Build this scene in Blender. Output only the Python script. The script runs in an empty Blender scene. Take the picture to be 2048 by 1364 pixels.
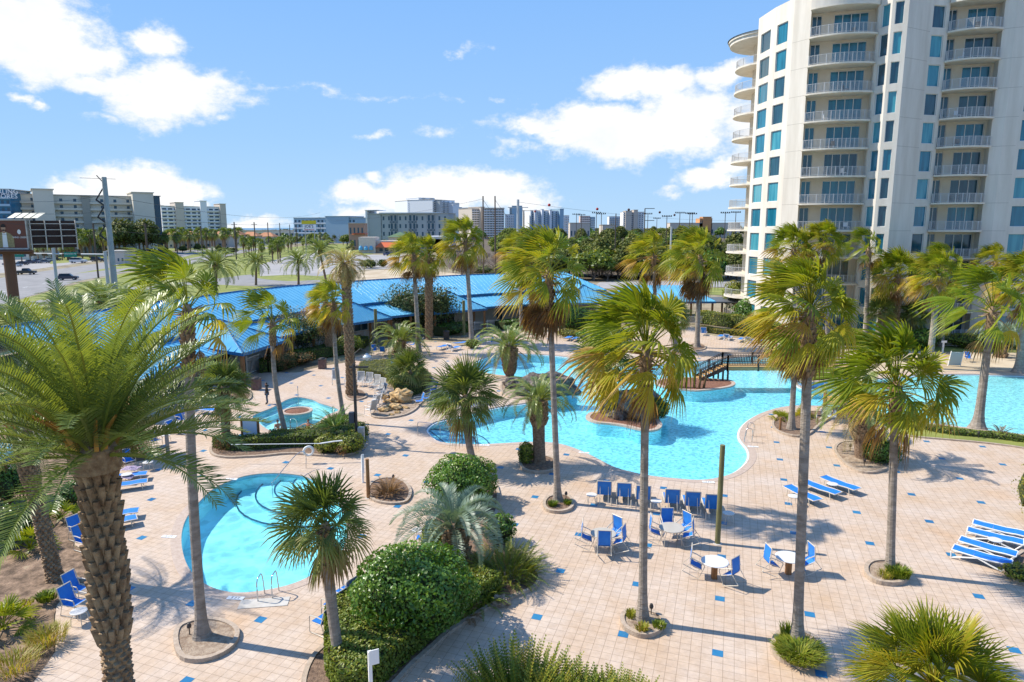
import bpy, math, random
from mathutils import Vector, Matrix
from mathutils.geometry import tessellate_polygon
R = random.Random(7)
rad = math.radians
SC = bpy.context.scene
COL = SC.collection
# ---------------------------------------------------------------- camera
F = 1365.0; CH = 14.0; PITCH = math.atan(228 / F)
cc, ss = math.cos(PITCH), math.sin(PITCH)
cam = bpy.data.cameras.new('camera'); co = bpy.data.objects.new('camera', cam); COL.objects.link(co)
co.location = (0, 0, CH); co.rotation_euler = (math.pi / 2 - PITCH, 0, 0)
cam.sensor_width = 36; cam.lens = 36 * F / 2048; cam.clip_start = .3; cam.clip_end = 30000
SC.camera = co
SC.view_settings.view_transform = 'Standard'; SC.view_settings.look = 'None'
SC.view_settings.gamma = 1; SC.view_settings.exposure = 0.52
SC.cycles.max_bounces = 6; SC.cycles.transparent_max_bounces = 12
SC.cycles.use_denoising = True

def ray(px, py):
    u = (px - 1024) / F; v = (682 - py) / F
    return (u, cc + v * ss, -ss + v * cc)
def g(px, py, z=0.0):                      # picture point -> place on the level z
    d = ray(px, py); t = (z - CH) / d[2]; return Vector((d[0] * t, d[1] * t, z))
def atY(px, py, Y):                        # picture point -> place at the distance Y
    d = ray(px, py); t = Y / d[1]; return Vector((d[0] * t, Y, CH + d[2] * t))
# ---------------------------------------------------------------- sun and sky
SUN_EL, SUN_AZ = rad(46), math.atan2(1.0, -4.0)          # direction towards the sun, from +X
sd = Vector((math.cos(SUN_EL) * math.cos(SUN_AZ), math.cos(SUN_EL) * math.sin(SUN_AZ), math.sin(SUN_EL)))
sl = bpy.data.lights.new('sun', 'SUN'); sl.energy = 4.8; sl.angle = rad(.53); sl.color = (1, .93, .82)
so = bpy.data.objects.new('sun', sl); COL.objects.link(so); so.rotation_euler = sd.to_track_quat('Z', 'Y').to_euler()
W = bpy.data.worlds.new('World'); SC.world = W; W.use_nodes = True
nt = W.node_tree; nt.nodes.clear(); N = nt.nodes; LK = nt.links
def nd(t, **k):
    n = N.new(t)
    for a, b in k.items(): setattr(n, a, b)
    return n
wo = nd('ShaderNodeOutputWorld'); bg = nd('ShaderNodeBackground'); LK.new(bg.outputs[0], wo.inputs[0])
bg.inputs[1].default_value = 0.10
sky = nd('ShaderNodeTexSky'); sky.sky_type = 'NISHITA'; sky.sun_disc = False
sky.sun_elevation = SUN_EL; sky.sun_rotation = math.pi / 2 - SUN_AZ
sky.air_density = 1.0; sky.dust_density = .15; sky.ozone_density = 2.2; sky.altitude = 10
tc = nd('ShaderNodeTexCoord'); sx = nd('ShaderNodeSeparateXYZ'); LK.new(tc.outputs['Generated'], sx.inputs[0])
def mth(op, a, b=None):
    n = nd('ShaderNodeMath', operation=op)
    for i, q in enumerate((a, b)):
        if q is None: continue
        if isinstance(q, (int, float)): n.inputs[i].default_value = q
        else: LK.new(q, n.inputs[i])
    return n.outputs[0]
az = mth('ARCTAN2', sx.outputs[0], sx.outputs[1]); el = mth('ARCSINE', sx.outputs[2])
cb = nd('ShaderNodeCombineXYZ'); LK.new(az, cb.inputs[0]); LK.new(el, cb.inputs[1])
def vm(op, a, b):
    n = nd('ShaderNodeVectorMath', operation=op); LK.new(a, n.inputs[0])
    if isinstance(b, tuple): n.inputs[1].default_value = b
    else: LK.new(b, n.inputs[1])
    return n
def noise(vec, scale, detail, rough=.6):
    n = nd('ShaderNodeTexNoise'); n.inputs['Scale'].default_value = scale; n.inputs['Detail'].default_value = detail
    n.inputs['Roughness'].default_value = rough; LK.new(vec, n.inputs['Vector']); return n
st = vm('MULTIPLY', cb.outputs[0], (1, 1.5, 1))
n1 = noise(st.outputs[0], 11, 8, .62)
wv = vm('SUBTRACT', n1.outputs['Color'], (.5, .5, .5)); wv2 = vm('MULTIPLY', wv.outputs[0], (.075, .05, 0))
P_ = vm('ADD', cb.outputs[0], wv2.outputs[0]).outputs[0]
CL = [(40,55,165,95,1),(110,105,120,65,1),(190,110,75,35,.8),(10,10,170,60,1),(60,130,60,45,.8),(305,75,60,32,.8),(340,175,135,60,1.1),(290,205,85,45,.9),
      (400,165,85,32,.9),(180,170,55,20,.9),(270,368,110,45,1.1),(335,380,85,35,1.1),(160,388,75,20,1),(380,392,45,16,1),(500,448,65,14,1),
      (705,380,52,20,.9),(745,360,28,10,.8),(880,385,130,42,1.1),(965,378,110,38,1.1),(820,392,110,32,1),(1050,402,60,24,.9),(740,420,90,20,.55),
      (1290,165,105,36,1.1),(1335,160,60,28,1),(1190,240,120,42,1.05),(1260,275,150,52,1.1),(1370,245,110,75,1.1),(1080,252,100,18,.75),(1120,270,60,22,.9),
      (1440,150,60,24,1),(1425,358,70,22,1),(1450,335,45,26,1),(40,202,26,12,.55),(70,214,20,12,.5),(1345,383,30,8,.4),(210,235,35,10,.35),
      (880,258,40,10,.32),(745,268,22,8,.4),(620,182,200,4,.14),(455,235,20,8,.4),(930,100,30,8,.28),(1030,292,40,14,.3),(1600,250,200,90,1),(1960,80,150,60,.9)]
def azel(px, py):
    d = Vector(ray(px, py)).normalized(); return math.atan2(d.x, d.y), math.asin(d.z)
acc = None
for (px, py, rx, ry, w) in CL:
    a0, e0 = azel(px, py); a1, _ = azel(px + rx, py); _, e1 = azel(px, py - ry)
    ia, ie = 1 / abs(a1 - a0), 1 / abs(e1 - e0)
    m_ = nd('ShaderNodeVectorMath', operation='MULTIPLY_ADD'); LK.new(P_, m_.inputs[0])
    m_.inputs[1].default_value = (ia, ie, 0); m_.inputs[2].default_value = (-a0 * ia, -e0 * ie, 0)
    l_ = nd('ShaderNodeVectorMath', operation='LENGTH'); LK.new(m_.outputs[0], l_.inputs[0])
    f_ = mth('MULTIPLY', mth('SUBTRACT', 1.25, l_.outputs['Value']), w)
    acc = f_ if acc is None else mth('MAXIMUM', acc, f_)
n2 = noise(st.outputs[0], 26, 9, .65)
fld = mth('ADD', acc, mth('MULTIPLY', mth('SUBTRACT', n2.outputs['Fac'], .5), 1.9))
rm = nd('ShaderNodeMapRange', interpolation_type='SMOOTHSTEP'); LK.new(fld, rm.inputs[0])
rm.inputs[1].default_value = -.08; rm.inputs[2].default_value = .72
n3 = noise(st.outputs[0], 9, 6)
cr = nd('ShaderNodeValToRGB'); LK.new(n3.outputs['Fac'], cr.inputs[0])
cr.color_ramp.elements[0].position = .3; cr.color_ramp.elements[0].color = (6.5, 6.8, 7.3, 1)
cr.color_ramp.elements[1].position = .55; cr.color_ramp.elements[1].color = (7.5, 7.5, 7.5, 1)
sr = nd('ShaderNodeValToRGB'); LK.new(el, sr.inputs[0]); se = sr.color_ramp.elements
se[0].position = 0; se[0].color = (3.25, 5.0, 7.0, 1); se[1].position = .62; se[1].color = (1.35, 3.0, 6.8, 1)
for p_, c_ in ((.12, (2.5, 4.4, 7.1, 1)), (.32, (1.75, 3.65, 7.1, 1))): q_ = se.new(p_); q_.color = c_
tint = nd('ShaderNodeMix', data_type='RGBA'); tint.inputs[0].default_value = .93
LK.new(sky.outputs[0], tint.inputs[6]); LK.new(sr.outputs[0], tint.inputs[7])
mx = nd('ShaderNodeMix', data_type='RGBA'); LK.new(rm.outputs[0], mx.inputs[0]); LK.new(tint.outputs[2], mx.inputs[6]); LK.new(cr.outputs[0], mx.inputs[7])
LK.new(mx.outputs[2], bg.inputs[0])
SKYTINT = tint
# ---------------------------------------------------------------- materials
MATS = {}
def mat(name, col, rough=.7, col2=None, scale=4, bump=0, bscale=None, metal=0, spec=.4, detail=5, stretch=(1, 1, 1), lo=.35, hi=.65, third=None, objrand=0):
    if name in MATS: return MATS[name]
    m = bpy.data.materials.new(name); m.use_nodes = True; t = m.node_tree
    b = t.nodes['Principled BSDF']; b.inputs['Roughness'].default_value = rough; b.inputs['Metallic'].default_value = metal
    b.inputs['Specular IOR Level'].default_value = spec
    b.inputs['Base Color'].default_value = (*col, 1); m.diffuse_color = (*col, 1)
    if col2 is not None or bump:
        tc = t.nodes.new('ShaderNodeTexCoord'); mp = t.nodes.new('ShaderNodeMapping'); mp.inputs['Scale'].default_value = stretch
        t.links.new(tc.outputs['Object'], mp.inputs[0])
        n = t.nodes.new('ShaderNodeTexNoise'); n.inputs['Scale'].default_value = scale; n.inputs['Detail'].default_value = detail
        n.inputs['Roughness'].default_value = .65
        t.links.new(mp.outputs[0], n.inputs['Vector'])
        if col2 is not None:
            r = t.nodes.new('ShaderNodeValToRGB'); e = r.color_ramp.elements
            e[0].position = lo; e[0].color = (*col, 1); e[1].position = hi; e[1].color = (*col2, 1)
            if third: q = r.color_ramp.elements.new(min(.95, hi + .12)); q.color = (*third, 1)
            t.links.new(n.outputs['Fac'], r.inputs[0]); t.links.new(r.outputs[0], b.inputs['Base Color'])
        if bump:
            n2 = t.nodes.new('ShaderNodeTexNoise'); n2.inputs['Scale'].default_value = bscale or scale * 3; n2.inputs['Detail'].default_value = 6
            t.links.new(mp.outputs[0], n2.inputs['Vector'])
            bp = t.nodes.new('ShaderNodeBump'); bp.inputs['Strength'].default_value = bump; bp.inputs['Distance'].default_value = .05
            t.links.new(n2.outputs['Fac'], bp.inputs['Height']); t.links.new(bp.outputs[0], b.inputs['Normal'])
    MATS[name] = m; return m
def leafmat(name, stops, rough=.5, transl=.35, spec=.3):
    if name in MATS: return MATS[name]
    m = bpy.data.materials.new(name); m.use_nodes = True; t = m.node_tree; t.nodes.clear()
    o = t.nodes.new('ShaderNodeOutputMaterial'); b = t.nodes.new('ShaderNodeBsdfPrincipled'); b.inputs['Roughness'].default_value = rough
    b.inputs['Specular IOR Level'].default_value = spec
    a = t.nodes.new('ShaderNodeAttribute'); a.attribute_name = 'tint'
    r = t.nodes.new('ShaderNodeValToRGB'); e = r.color_ramp.elements
    e[0].position = stops[0][0]; e[0].color = (*stops[0][1], 1); e[1].position = stops[-1][0]; e[1].color = (*stops[-1][1], 1)
    for p, c in stops[1:-1]: q = e.new(p); q.color = (*c, 1)
    t.links.new(a.outputs['Fac'], r.inputs[0]); t.links.new(r.outputs[0], b.inputs['Base Color'])
    tr = t.nodes.new('ShaderNodeBsdfTranslucent')
    h = t.nodes.new('ShaderNodeMix'); h.data_type = 'RGBA'; h.blend_type = 'MULTIPLY'; h.inputs[0].default_value = 1
    h.inputs[7].default_value = (1.25, 1.2, .5, 1); t.links.new(r.outputs[0], h.inputs[6]); t.links.new(h.outputs[2], tr.inputs[0])
    mx = t.nodes.new('ShaderNodeMixShader'); mx.inputs[0].default_value = transl
    t.links.new(b.outputs[0], mx.inputs[1]); t.links.new(tr.outputs[0], mx.inputs[2]); t.links.new(mx.outputs[0], o.inputs[0])
    m.diffuse_color = (*stops[0][1], 1); MATS[name] = m; return m
# ---------------------------------------------------------------- mesh builder
class MB:
    def __init__(s): s.v = []; s.f = []; s.m = []; s.t = []
    def add(s, vs, fs, mi=0, tint=0.0):
        o = len(s.v); s.v.extend([tuple(p) for p in vs])
        for f in fs: s.f.append([o + i for i in f]); s.m.append(mi); s.t.append(tint)
        return s
    def box(s, x0, y0, z0, x1, y1, z1, mi=0, M=None, tint=0.):
        vs = [Vector(p) for p in ((x0,y0,z0),(x1,y0,z0),(x1,y1,z0),(x0,y1,z0),(x0,y0,z1),(x1,y0,z1),(x1,y1,z1),(x0,y1,z1))]
        if M is not None: vs = [M @ p for p in vs]
        return s.add(vs, [(3,2,1,0),(4,5,6,7),(0,1,5,4),(1,2,6,5),(2,3,7,6),(3,0,4,7)], mi, tint)
    def tube(s, pts, rs, n=8, mi=0, cap=True, tint=0., up=None):
        pts = [Vector(p) for p in pts]
        if isinstance(rs, (int, float)): rs = [rs] * len(pts)
        o = len(s.v); k = len(pts)
        ref = Vector((0, 0, 1)) if abs((pts[-1] - pts[0]).normalized().z) < .9 else Vector((1, 0, 0))
        for i, p in enumerate(pts):
            d = (pts[min(i + 1, k - 1)] - pts[max(i - 1, 0)]).normalized()
            a = d.cross(ref).normalized(); b = d.cross(a)
            for j in range(n):
                th = 2 * math.pi * (j + .5) / n
                s.v.append(tuple(p + (a * math.cos(th) + b * math.sin(th)) * rs[i]))
        for i in range(k - 1):
            for j in range(n):
                s.f.append([o+i*n+j, o+i*n+(j+1)%n, o+(i+1)*n+(j+1)%n, o+(i+1)*n+j]); s.m.append(mi); s.t.append(tint)
        if cap:
            s.f.append([o + j for j in range(n)][::-1]); s.m.append(mi); s.t.append(tint)
            s.f.append([o + (k-1)*n + j for j in range(n)]); s.m.append(mi); s.t.append(tint)
        return s
    def bar(s, a, b, w, h=None, mi=0):                 # rectangular bar between two points
        a, b = Vector(a), Vector(b); d = b - a; L = d.length; h = h or w
        q = d.to_track_quat('X', 'Z').to_matrix().to_4x4(); q.translation = a
        return s.box(0, -w/2, -h/2, L, w/2, h/2, mi, q)
    def prism(s, pts, z0, z1, mi=0, mit=None, top=True, bottom=False):
        n = len(pts); o = len(s.v)
        for p in pts: s.v.append((p[0], p[1], z0))
        for p in pts: s.v.append((p[0], p[1], z1))
        for i in range(n): s.f.append([o+i, o+(i+1)%n, o+n+(i+1)%n, o+n+i]); s.m.append(mi); s.t.append(0.)
        tri = tessellate_polygon([[Vector((p[0], p[1], 0)) for p in pts]])
        for t in tri:
            if top: s.f.append([o+n+i for i in t]); s.m.append(mi if mit is None else mit); s.t.append(0.)
            if bottom: s.f.append([o+i for i in t]); s.m.append(mi); s.t.append(0.)
        return s
    def sheet(s, loops, z, mi=0):
        loops = [[Vector((p[0], p[1], 0)) for p in l] for l in loops]; o = len(s.v)
        for l in loops:
            for p in l: s.v.append((p.x, p.y, z))
        for t in tessellate_polygon(loops):
            a, b, c = [Vector(s.v[o + i]) for i in t]
            t = list(t) if (b - a).cross(c - a).z > 0 else list(t)[::-1]
            s.f.append([o + i for i in t]); s.m.append(mi); s.t.append(0.)
        return s
    def lathe(s, prof, n=16, mi=0, c=(0, 0, 0)):
        o = len(s.v); k = len(prof)
        for r, z in prof:
            for j in range(n):
                th = 2 * math.pi * j / n; s.v.append((c[0] + r * math.cos(th), c[1] + r * math.sin(th), c[2] + z))
        for i in range(k - 1):
            for j in range(n): s.f.append([o+i*n+j, o+i*n+(j+1)%n, o+(i+1)*n+(j+1)%n, o+(i+1)*n+j]); s.m.append(mi); s.t.append(0.)
        return s
    def mesh(s, name, mats, smooth=False):
        me = bpy.data.meshes.new(name); me.from_pydata(s.v, [], s.f)
        for m in (mats if isinstance(mats, (list, tuple)) else [mats]): me.materials.append(m)
        if any(s.m): me.polygons.foreach_set('material_index', s.m)
        if any(s.t):
            a = me.attributes.new('tint', 'FLOAT', 'FACE'); a.data.foreach_set('value', s.t)
        if smooth: me.polygons.foreach_set('use_smooth', [True] * len(s.f))
        me.update(); return me
def obj(name, mb, mats=None, parent=None, smooth=False, loc=None, rz=None):
    me = mb.mesh(name, mats, smooth) if isinstance(mb, MB) else mb
    o = bpy.data.objects.new(name, me); COL.objects.link(o)
    if parent is not None: o.parent = parent
    if loc is not None: o.location = loc
    if rz is not None: o.rotation_euler = (0, 0, rz)
    return o
def tag(o, label=None, cat=None, group=None, kind=None):
    if label: o['label'] = label
    if cat: o['category'] = cat
    if group: o['group'] = group
    if kind: o['kind'] = kind
    return o
def thing(name, label, cat, loc=(0, 0, 0), rz=0, group=None):
    o = bpy.data.objects.new(name, None); COL.objects.link(o); o.location = loc; o.rotation_euler = (0, 0, rz)
    o.empty_display_size = .2
    return tag(o, label, cat, group)
KIDS = {}
def kids(o):
    return [c for c in bpy.data.objects if c.parent == o]
def protoof(root):
    def rec(o): return (o, [rec(c) for c in kids(o)])
    return rec(root)
def dup(pt, loc, rz=0, label=None, group=None, scale=None, rot=None, cat=None):
    def rec(t, par):
        c = t[0].copy(); COL.objects.link(c); c.parent = par
        for k in t[1]: rec(k, c)
        return c
    r = rec(pt, None); r.location = loc; r.rotation_euler = rot if rot else (0, 0, rz)
    if scale: r.scale = scale if isinstance(scale, tuple) else (scale,) * 3
    if label: r['label'] = label
    if group: r['group'] = group
    if cat: r['category'] = cat
    return r
class Once:                                # first use moves the source itself, later uses copy it
    def __init__(s, root): s.pt = protoof(root); s.used = False
    def __call__(s, loc, rz=0, label=None, group=None, scale=None, rot=None, cat=None):
        if s.used: return dup(s.pt, loc, rz, label, group, scale, rot, cat)
        s.used = True; r = s.pt[0]; r.location = loc; r.rotation_euler = rot if rot else (0, 0, rz)
        if scale: r.scale = scale if isinstance(scale, tuple) else (scale,) * 3
        if label: r['label'] = label
        if group: r['group'] = group
        if cat: r['category'] = cat
        return r
def smooth_loop(pts, k=5, closed=True):
    n = len(pts); out = []
    for i in range(n if closed else n - 1):
        if closed: p0, p1, p2, p3 = pts[i-1], pts[i], pts[(i+1) % n], pts[(i+2) % n]
        else: p0, p1, p2, p3 = pts[max(i-1, 0)], pts[i], pts[i+1], pts[min(i+2, n-1)]
        for j in range(k):
            t = j / k
            q = [0.5 * (2*p1[a] + (p2[a]-p0[a])*t + (2*p0[a]-5*p1[a]+4*p2[a]-p3[a])*t*t + (3*p1[a]-p0[a]-3*p2[a]+p3[a])*t**3) for a in (0, 1)]
            out.append(Vector((q[0], q[1], 0)))
    if not closed: out.append(Vector((pts[-1][0], pts[-1][1], 0)))
    return out
def area(l): return sum(l[i-1][0]*l[i][1] - l[i][0]*l[i-1][1] for i in range(len(l))) / 2
def outline(pix, k=4, z=0):
    l = smooth_loop([g(x, y, z) for x, y in pix], k)
    return l if area(l) > 0 else l[::-1]
def offset(l, d):                          # ccw loop, d > 0 grows it
    n = len(l); out = []
    for i in range(n):
        a = Vector(l[i-1]) - Vector(l[(i+1) % n]); a.z = 0; a = a.normalized()
        nn = Vector((-a.y, a.x, 0)); out.append(Vector(l[i]) + nn * d)
    return out
def ring(mb, l, d0, d1, z0, z1, mi=0):
    A, B = offset(l, d0), offset(l, d1); n = len(l); o = len(mb.v)
    for P in (A, B):
        for p in P: mb.v.append((p.x, p.y, z0))
        for p in P: mb.v.append((p.x, p.y, z1))
    for i in range(n):
        j = (i + 1) % n
        for q in ([o+n+i, o+n+j, o+3*n+j, o+3*n+i], [o+2*n+i, o+2*n+j, o+3*n+j, o+3*n+i], [o+j, o+i, o+n+i, o+n+j]):
            mb.f.append(q[::-1] if q[0] != o+2*n+i else q); mb.m.append(mi); mb.t.append(0.)
def inside(p, l):
    c = False; n = len(l)
    for i in range(n):
        a, b = l[i-1], l[i]
        if (a[1] > p[1]) != (b[1] > p[1]) and p[0] < (b[0]-a[0])*(p[1]-a[1])/(b[1]-a[1])+a[0]: c = not c
    return c
# ================================================================ ground, deck, pools, beds
def pavermat():
    m = bpy.data.materials.new('deck_paver'); m.use_nodes = True; t = m.node_tree; L = t.links
    b = t.nodes['Principled BSDF']; b.inputs['Roughness'].default_value = .75
    def n(k, **a):
        q = t.nodes.new(k)
        for x, y in a.items(): setattr(q, x, y)
        return q
    tc = n('ShaderNodeTexCoord')
    def dot(v, off):
        d = n('ShaderNodeVectorMath', operation='DOT_PRODUCT'); L.new(tc.outputs['Object'], d.inputs[0]); d.inputs[1].default_value = v
        a = n('ShaderNodeMath', operation='ADD'); L.new(d.outputs['Value'], a.inputs[0]); a.inputs[1].default_value = off; return a.outputs[0]
    ax, ay, bx, by = -1.09, -3.38, 2.97, -1.07; det = ax*by - ay*bx; ox, oy = 13.09, 29.78
    I = ((by/det, -bx/det, 0), (-(ox*by - oy*bx)/det)); J = ((-ay/det, ax/det, 0), (-(ax*oy - ay*ox)/det))
    v = n('ShaderNodeCombineXYZ'); L.new(dot(tuple(9*q for q in J[0]), 9*J[1] + .5), v.inputs[0]); L.new(dot(tuple(10*q for q in I[0]), 10*I[1] + .5), v.inputs[1])
    br = n('ShaderNodeTexBrick'); L.new(v.outputs[0], br.inputs['Vector']); br.offset = 0; br.squash = 1
    br.inputs['Scale'].default_value = 1; br.inputs['Brick Width'].default_value = 1; br.inputs['Row Height'].default_value = 1
    br.inputs['Mortar Size'].default_value = .02; br.inputs['Mortar Smooth'].default_value = .15; br.inputs['Bias'].default_value = -.1
    br.inputs['Color1'].default_value = (.525, .425, .335, 1); br.inputs['Color2'].default_value = (.56, .46, .368, 1); br.inputs['Mortar'].default_value = (.29, .22, .16, 1)
    n1 = n('ShaderNodeTexNoise'); n1.inputs['Scale'].default_value = .35; n1.inputs['Detail'].default_value = 7; n1.inputs['Roughness'].default_value = .7
    L.new(tc.outputs['Object'], n1.inputs['Vector'])
    r1 = n('ShaderNodeValToRGB'); e = r1.color_ramp.elements; e[0].position = .3; e[0].color = (.90, .79, .66, 1); e[1].position = .62; e[1].color = (1.0, 1.0, 1.02, 1)
    L.new(n1.outputs['Fac'], r1.inputs[0])
    m1 = n('ShaderNodeMix', data_type='RGBA', blend_type='MULTIPLY'); m1.inputs[0].default_value = 1; L.new(br.outputs[0], m1.inputs[6]); L.new(r1.outputs[0], m1.inputs[7])
    n2 = n('ShaderNodeTexNoise'); n2.inputs['Scale'].default_value = 3.2; n2.inputs['Detail'].default_value = 8; n2.inputs['Roughness'].default_value = .75; L.new(tc.outputs['Object'], n2.inputs['Vector'])
    r2 = n('ShaderNodeValToRGB'); e = r2.color_ramp.elements; e[0].position = .3; e[0].color = (.82, .80, .78, 1); e[1].position = .6; e[1].color = (1.05, 1.04, 1.02, 1); L.new(n2.outputs['Fac'], r2.inputs[0])
    m2 = n('ShaderNodeMix', data_type='RGBA', blend_type='MULTIPLY'); m2.inputs[0].default_value = 1; L.new(m1.outputs[2], m2.inputs[6]); L.new(r2.outputs[0], m2.inputs[7])
    n3 = n('ShaderNodeTexNoise'); n3.inputs['Scale'].default_value = .16; n3.inputs['Detail'].default_value = 3; L.new(tc.outputs['Object'], n3.inputs['Vector'])   # rusty stains
    r3 = n('ShaderNodeMapRange'); r3.inputs[1].default_value = .60; r3.inputs[2].default_value = .72; r3.inputs[4].default_value = .55; L.new(n3.outputs['Fac'], r3.inputs[0])
    m3 = n('ShaderNodeMix', data_type='RGBA', blend_type='MULTIPLY'); L.new(r3.outputs[0], m3.inputs[0]); L.new(m2.outputs[2], m3.inputs[6]); m3.inputs[7].default_value = (1.0, .80, .55, 1)
    L.new(m3.outputs[2], b.inputs['Base Color'])
    bp = n('ShaderNodeBump'); bp.inputs['Strength'].default_value = .4; bp.inputs['Distance'].default_value = .01; bp.invert = True
    L.new(br.outputs['Fac'], bp.inputs['Height']); L.new(bp.outputs[0], b.inputs['Normal'])
    return m
def watermat(name, tint, scale, contrast, w=.5, bump=.35, sharp=1.0):
    m = bpy.data.materials.new(name); m.use_nodes = True; t = m.node_tree; L = t.links; t.nodes.clear()
    def n(k, **a):
        q = t.nodes.new(k)
        for x, y in a.items(): setattr(q, x, y)
        return q
    o = n('ShaderNodeOutputMaterial'); tc = n('ShaderNodeTexCoord')
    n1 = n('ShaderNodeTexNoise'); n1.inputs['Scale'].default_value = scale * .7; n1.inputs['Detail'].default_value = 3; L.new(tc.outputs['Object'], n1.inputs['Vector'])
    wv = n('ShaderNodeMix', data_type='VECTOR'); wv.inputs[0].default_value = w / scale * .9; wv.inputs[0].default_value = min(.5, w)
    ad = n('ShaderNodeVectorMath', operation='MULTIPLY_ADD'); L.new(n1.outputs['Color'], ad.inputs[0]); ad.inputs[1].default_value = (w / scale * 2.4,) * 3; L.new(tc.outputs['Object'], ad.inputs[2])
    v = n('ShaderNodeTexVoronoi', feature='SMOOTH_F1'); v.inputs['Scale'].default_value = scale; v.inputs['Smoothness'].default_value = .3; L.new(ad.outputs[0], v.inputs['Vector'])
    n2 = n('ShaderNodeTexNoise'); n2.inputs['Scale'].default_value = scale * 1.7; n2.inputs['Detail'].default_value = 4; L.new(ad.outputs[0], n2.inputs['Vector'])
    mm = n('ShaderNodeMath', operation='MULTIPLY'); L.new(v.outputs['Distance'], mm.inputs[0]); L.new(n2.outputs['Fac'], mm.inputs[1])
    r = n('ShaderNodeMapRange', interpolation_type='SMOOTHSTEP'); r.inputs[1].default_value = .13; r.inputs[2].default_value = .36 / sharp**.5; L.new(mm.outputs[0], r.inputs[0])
    cm = n('ShaderNodeMix', data_type='RGBA'); L.new(r.outputs[0], cm.inputs[0]); cm.inputs[6].default_value = tuple(q * (1 - contrast) for q in tint) + (1,)  # caustic light network put into the water's transmission colour
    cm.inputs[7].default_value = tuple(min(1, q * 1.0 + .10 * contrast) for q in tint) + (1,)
    tr = n('ShaderNodeBsdfTransparent'); L.new(cm.outputs[2], tr.inputs[0])
    gl = n('ShaderNodeBsdfGlossy'); gl.inputs['Roughness'].default_value = .04
    n4 = n('ShaderNodeTexNoise'); n4.inputs['Scale'].default_value = scale * 1.3; n4.inputs['Detail'].default_value = 3; L.new(tc.outputs['Object'], n4.inputs['Vector'])
    bp = n('ShaderNodeBump'); bp.inputs['Strength'].default_value = bump; bp.inputs['Distance'].default_value = .06; L.new(n4.outputs['Fac'], bp.inputs['Height'])
    L.new(bp.outputs[0], gl.inputs['Normal'])
    fr = n('ShaderNodeFresnel'); fr.inputs[0].default_value = 1.33; L.new(bp.outputs[0], fr.inputs['Normal'])
    mx = n('ShaderNodeMixShader'); L.new(fr.outputs[0], mx.inputs[0]); L.new(tr.outputs[0], mx.inputs[1]); L.new(gl.outputs[0], mx.inputs[2]); L.new(mx.outputs[0], o.inputs[0])
    MATS[name] = m; return m
M_deck = pavermat()
M_cope = mat('coping_brick', (.40, .30, .235), .7, (.50, .40, .32), 5, .2)
M_curb = mat('curb_brick', (.34, .26, .19), .8, (.47, .38, .29), 6, .3)
M_mulch = mat('mulch', (.10, .062, .042), .95, (.27, .18, .12), 7, .8, 22, lo=.35, hi=.66)
M_sandmulch = mat('sandy_mulch', (.20, .135, .09), .95, (.42, .33, .24), 4, .7, 20)
M_plaster = mat('pool_plaster', (.50, .80, .86), .8, (.58, .87, .92), .6)
M_plaster2 = mat('pool_plaster_pale', (.66, .86, .84), .8, (.74, .90, .88), .5)
M_tileblue = mat('blue_tile', (.012, .12, .27), .4, (.03, .19, .36), .6)
M_waterline = mat('waterline_tile', (.22, .48, .60), .4, (.38, .62, .70), 9)
M_white = mat('white_metal', (.80, .80, .78), .4)
M_rimwhite = mat('white_rim', (.74, .78, .78), .5)
M_concrete = mat('concrete', (.42, .39, .34), .8, (.52, .49, .44), 2, .1)
M_asphalt = mat('asphalt', (.20, .195, .19), .9, (.27, .26, .25), .25, .1, 4)
M_lot = mat('parking_asphalt', (.26, .25, .24), .9, (.36, .34, .32), .12)
M_road_paint = mat('road_paint', (.6, .6, .58), .7)
M_yellow_paint = mat('yellow_paint', (.60, .42, .06), .7)
M_ground = mat('ground', (.13, .10, .06), .95, (.30, .25, .16), .12, .4, 3, third=(.14, .15, .05), hi=.55)
M_grassy = mat('grass_ground', (.14, .17, .035), .95, (.26, .27, .06), .25, .4, 5)
M_sand = mat('sand', (.55, .46, .33), .95, (.38, .29, .18), .2, .2, 6)

MAIN = outline([(852,858),(858,870),(880,884),(940,889),(1000,887),(1060,884),(1110,886),(1150,897),(1190,915),(1230,935),(1290,950),(1350,957),(1400,960),(1440,955),(1470,945),(1490,930),(1499,915),(1497,898),(1484,882),(1479,868),(1486,852),(1505,836),(1535,822),(1580,812),(1640,812),(1690,815),(1730,820),(1777,828),(1820,838),(1864,846),(1948,857),(2048,869),(2200,890),(2330,850),(2330,770),(2200,752),(2048,751),(1940,748),(1835,750),(1770,756),(1735,759),(1700,763),(1680,769),(1650,774),(1610,776),(1594,768),(1588,745),(1590,724),(1570,714),(1500,712),(1430,719),(1385,723),(1346,726),(1300,731),(1250,733),(1200,727),(1170,720),(1140,714),(1090,709),(1030,707),(985,711),(958,719),(945,730),(950,737),(965,744),(990,749),(1030,753),(1080,757),(1112,763),(1128,772),(1132,781),(1122,789),(1095,796),(1050,806),(1010,811),(960,821),(920,832),(890,838),(866,845)], 3)
ROUND = outline([(645,969),(622,957),(599,950),(547,946),(488,952),(432,974),(399,1002),(373,1034),(362,1067),(364,1104),(377,1138),(403,1165),(443,1182),(488,1186),(547,1178),(599,1163),(647,1137),(682,1106),(695,1067),(687,1022),(669,990)], 4)
TUB = outline([(505,832),(519,848),(545,863),(585,861),(619,855),(636,846),(653,831),(678,820),(660,812),(640,806),(625,799),(596,794),(577,798),(564,804),(542,816)], 4)
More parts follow.
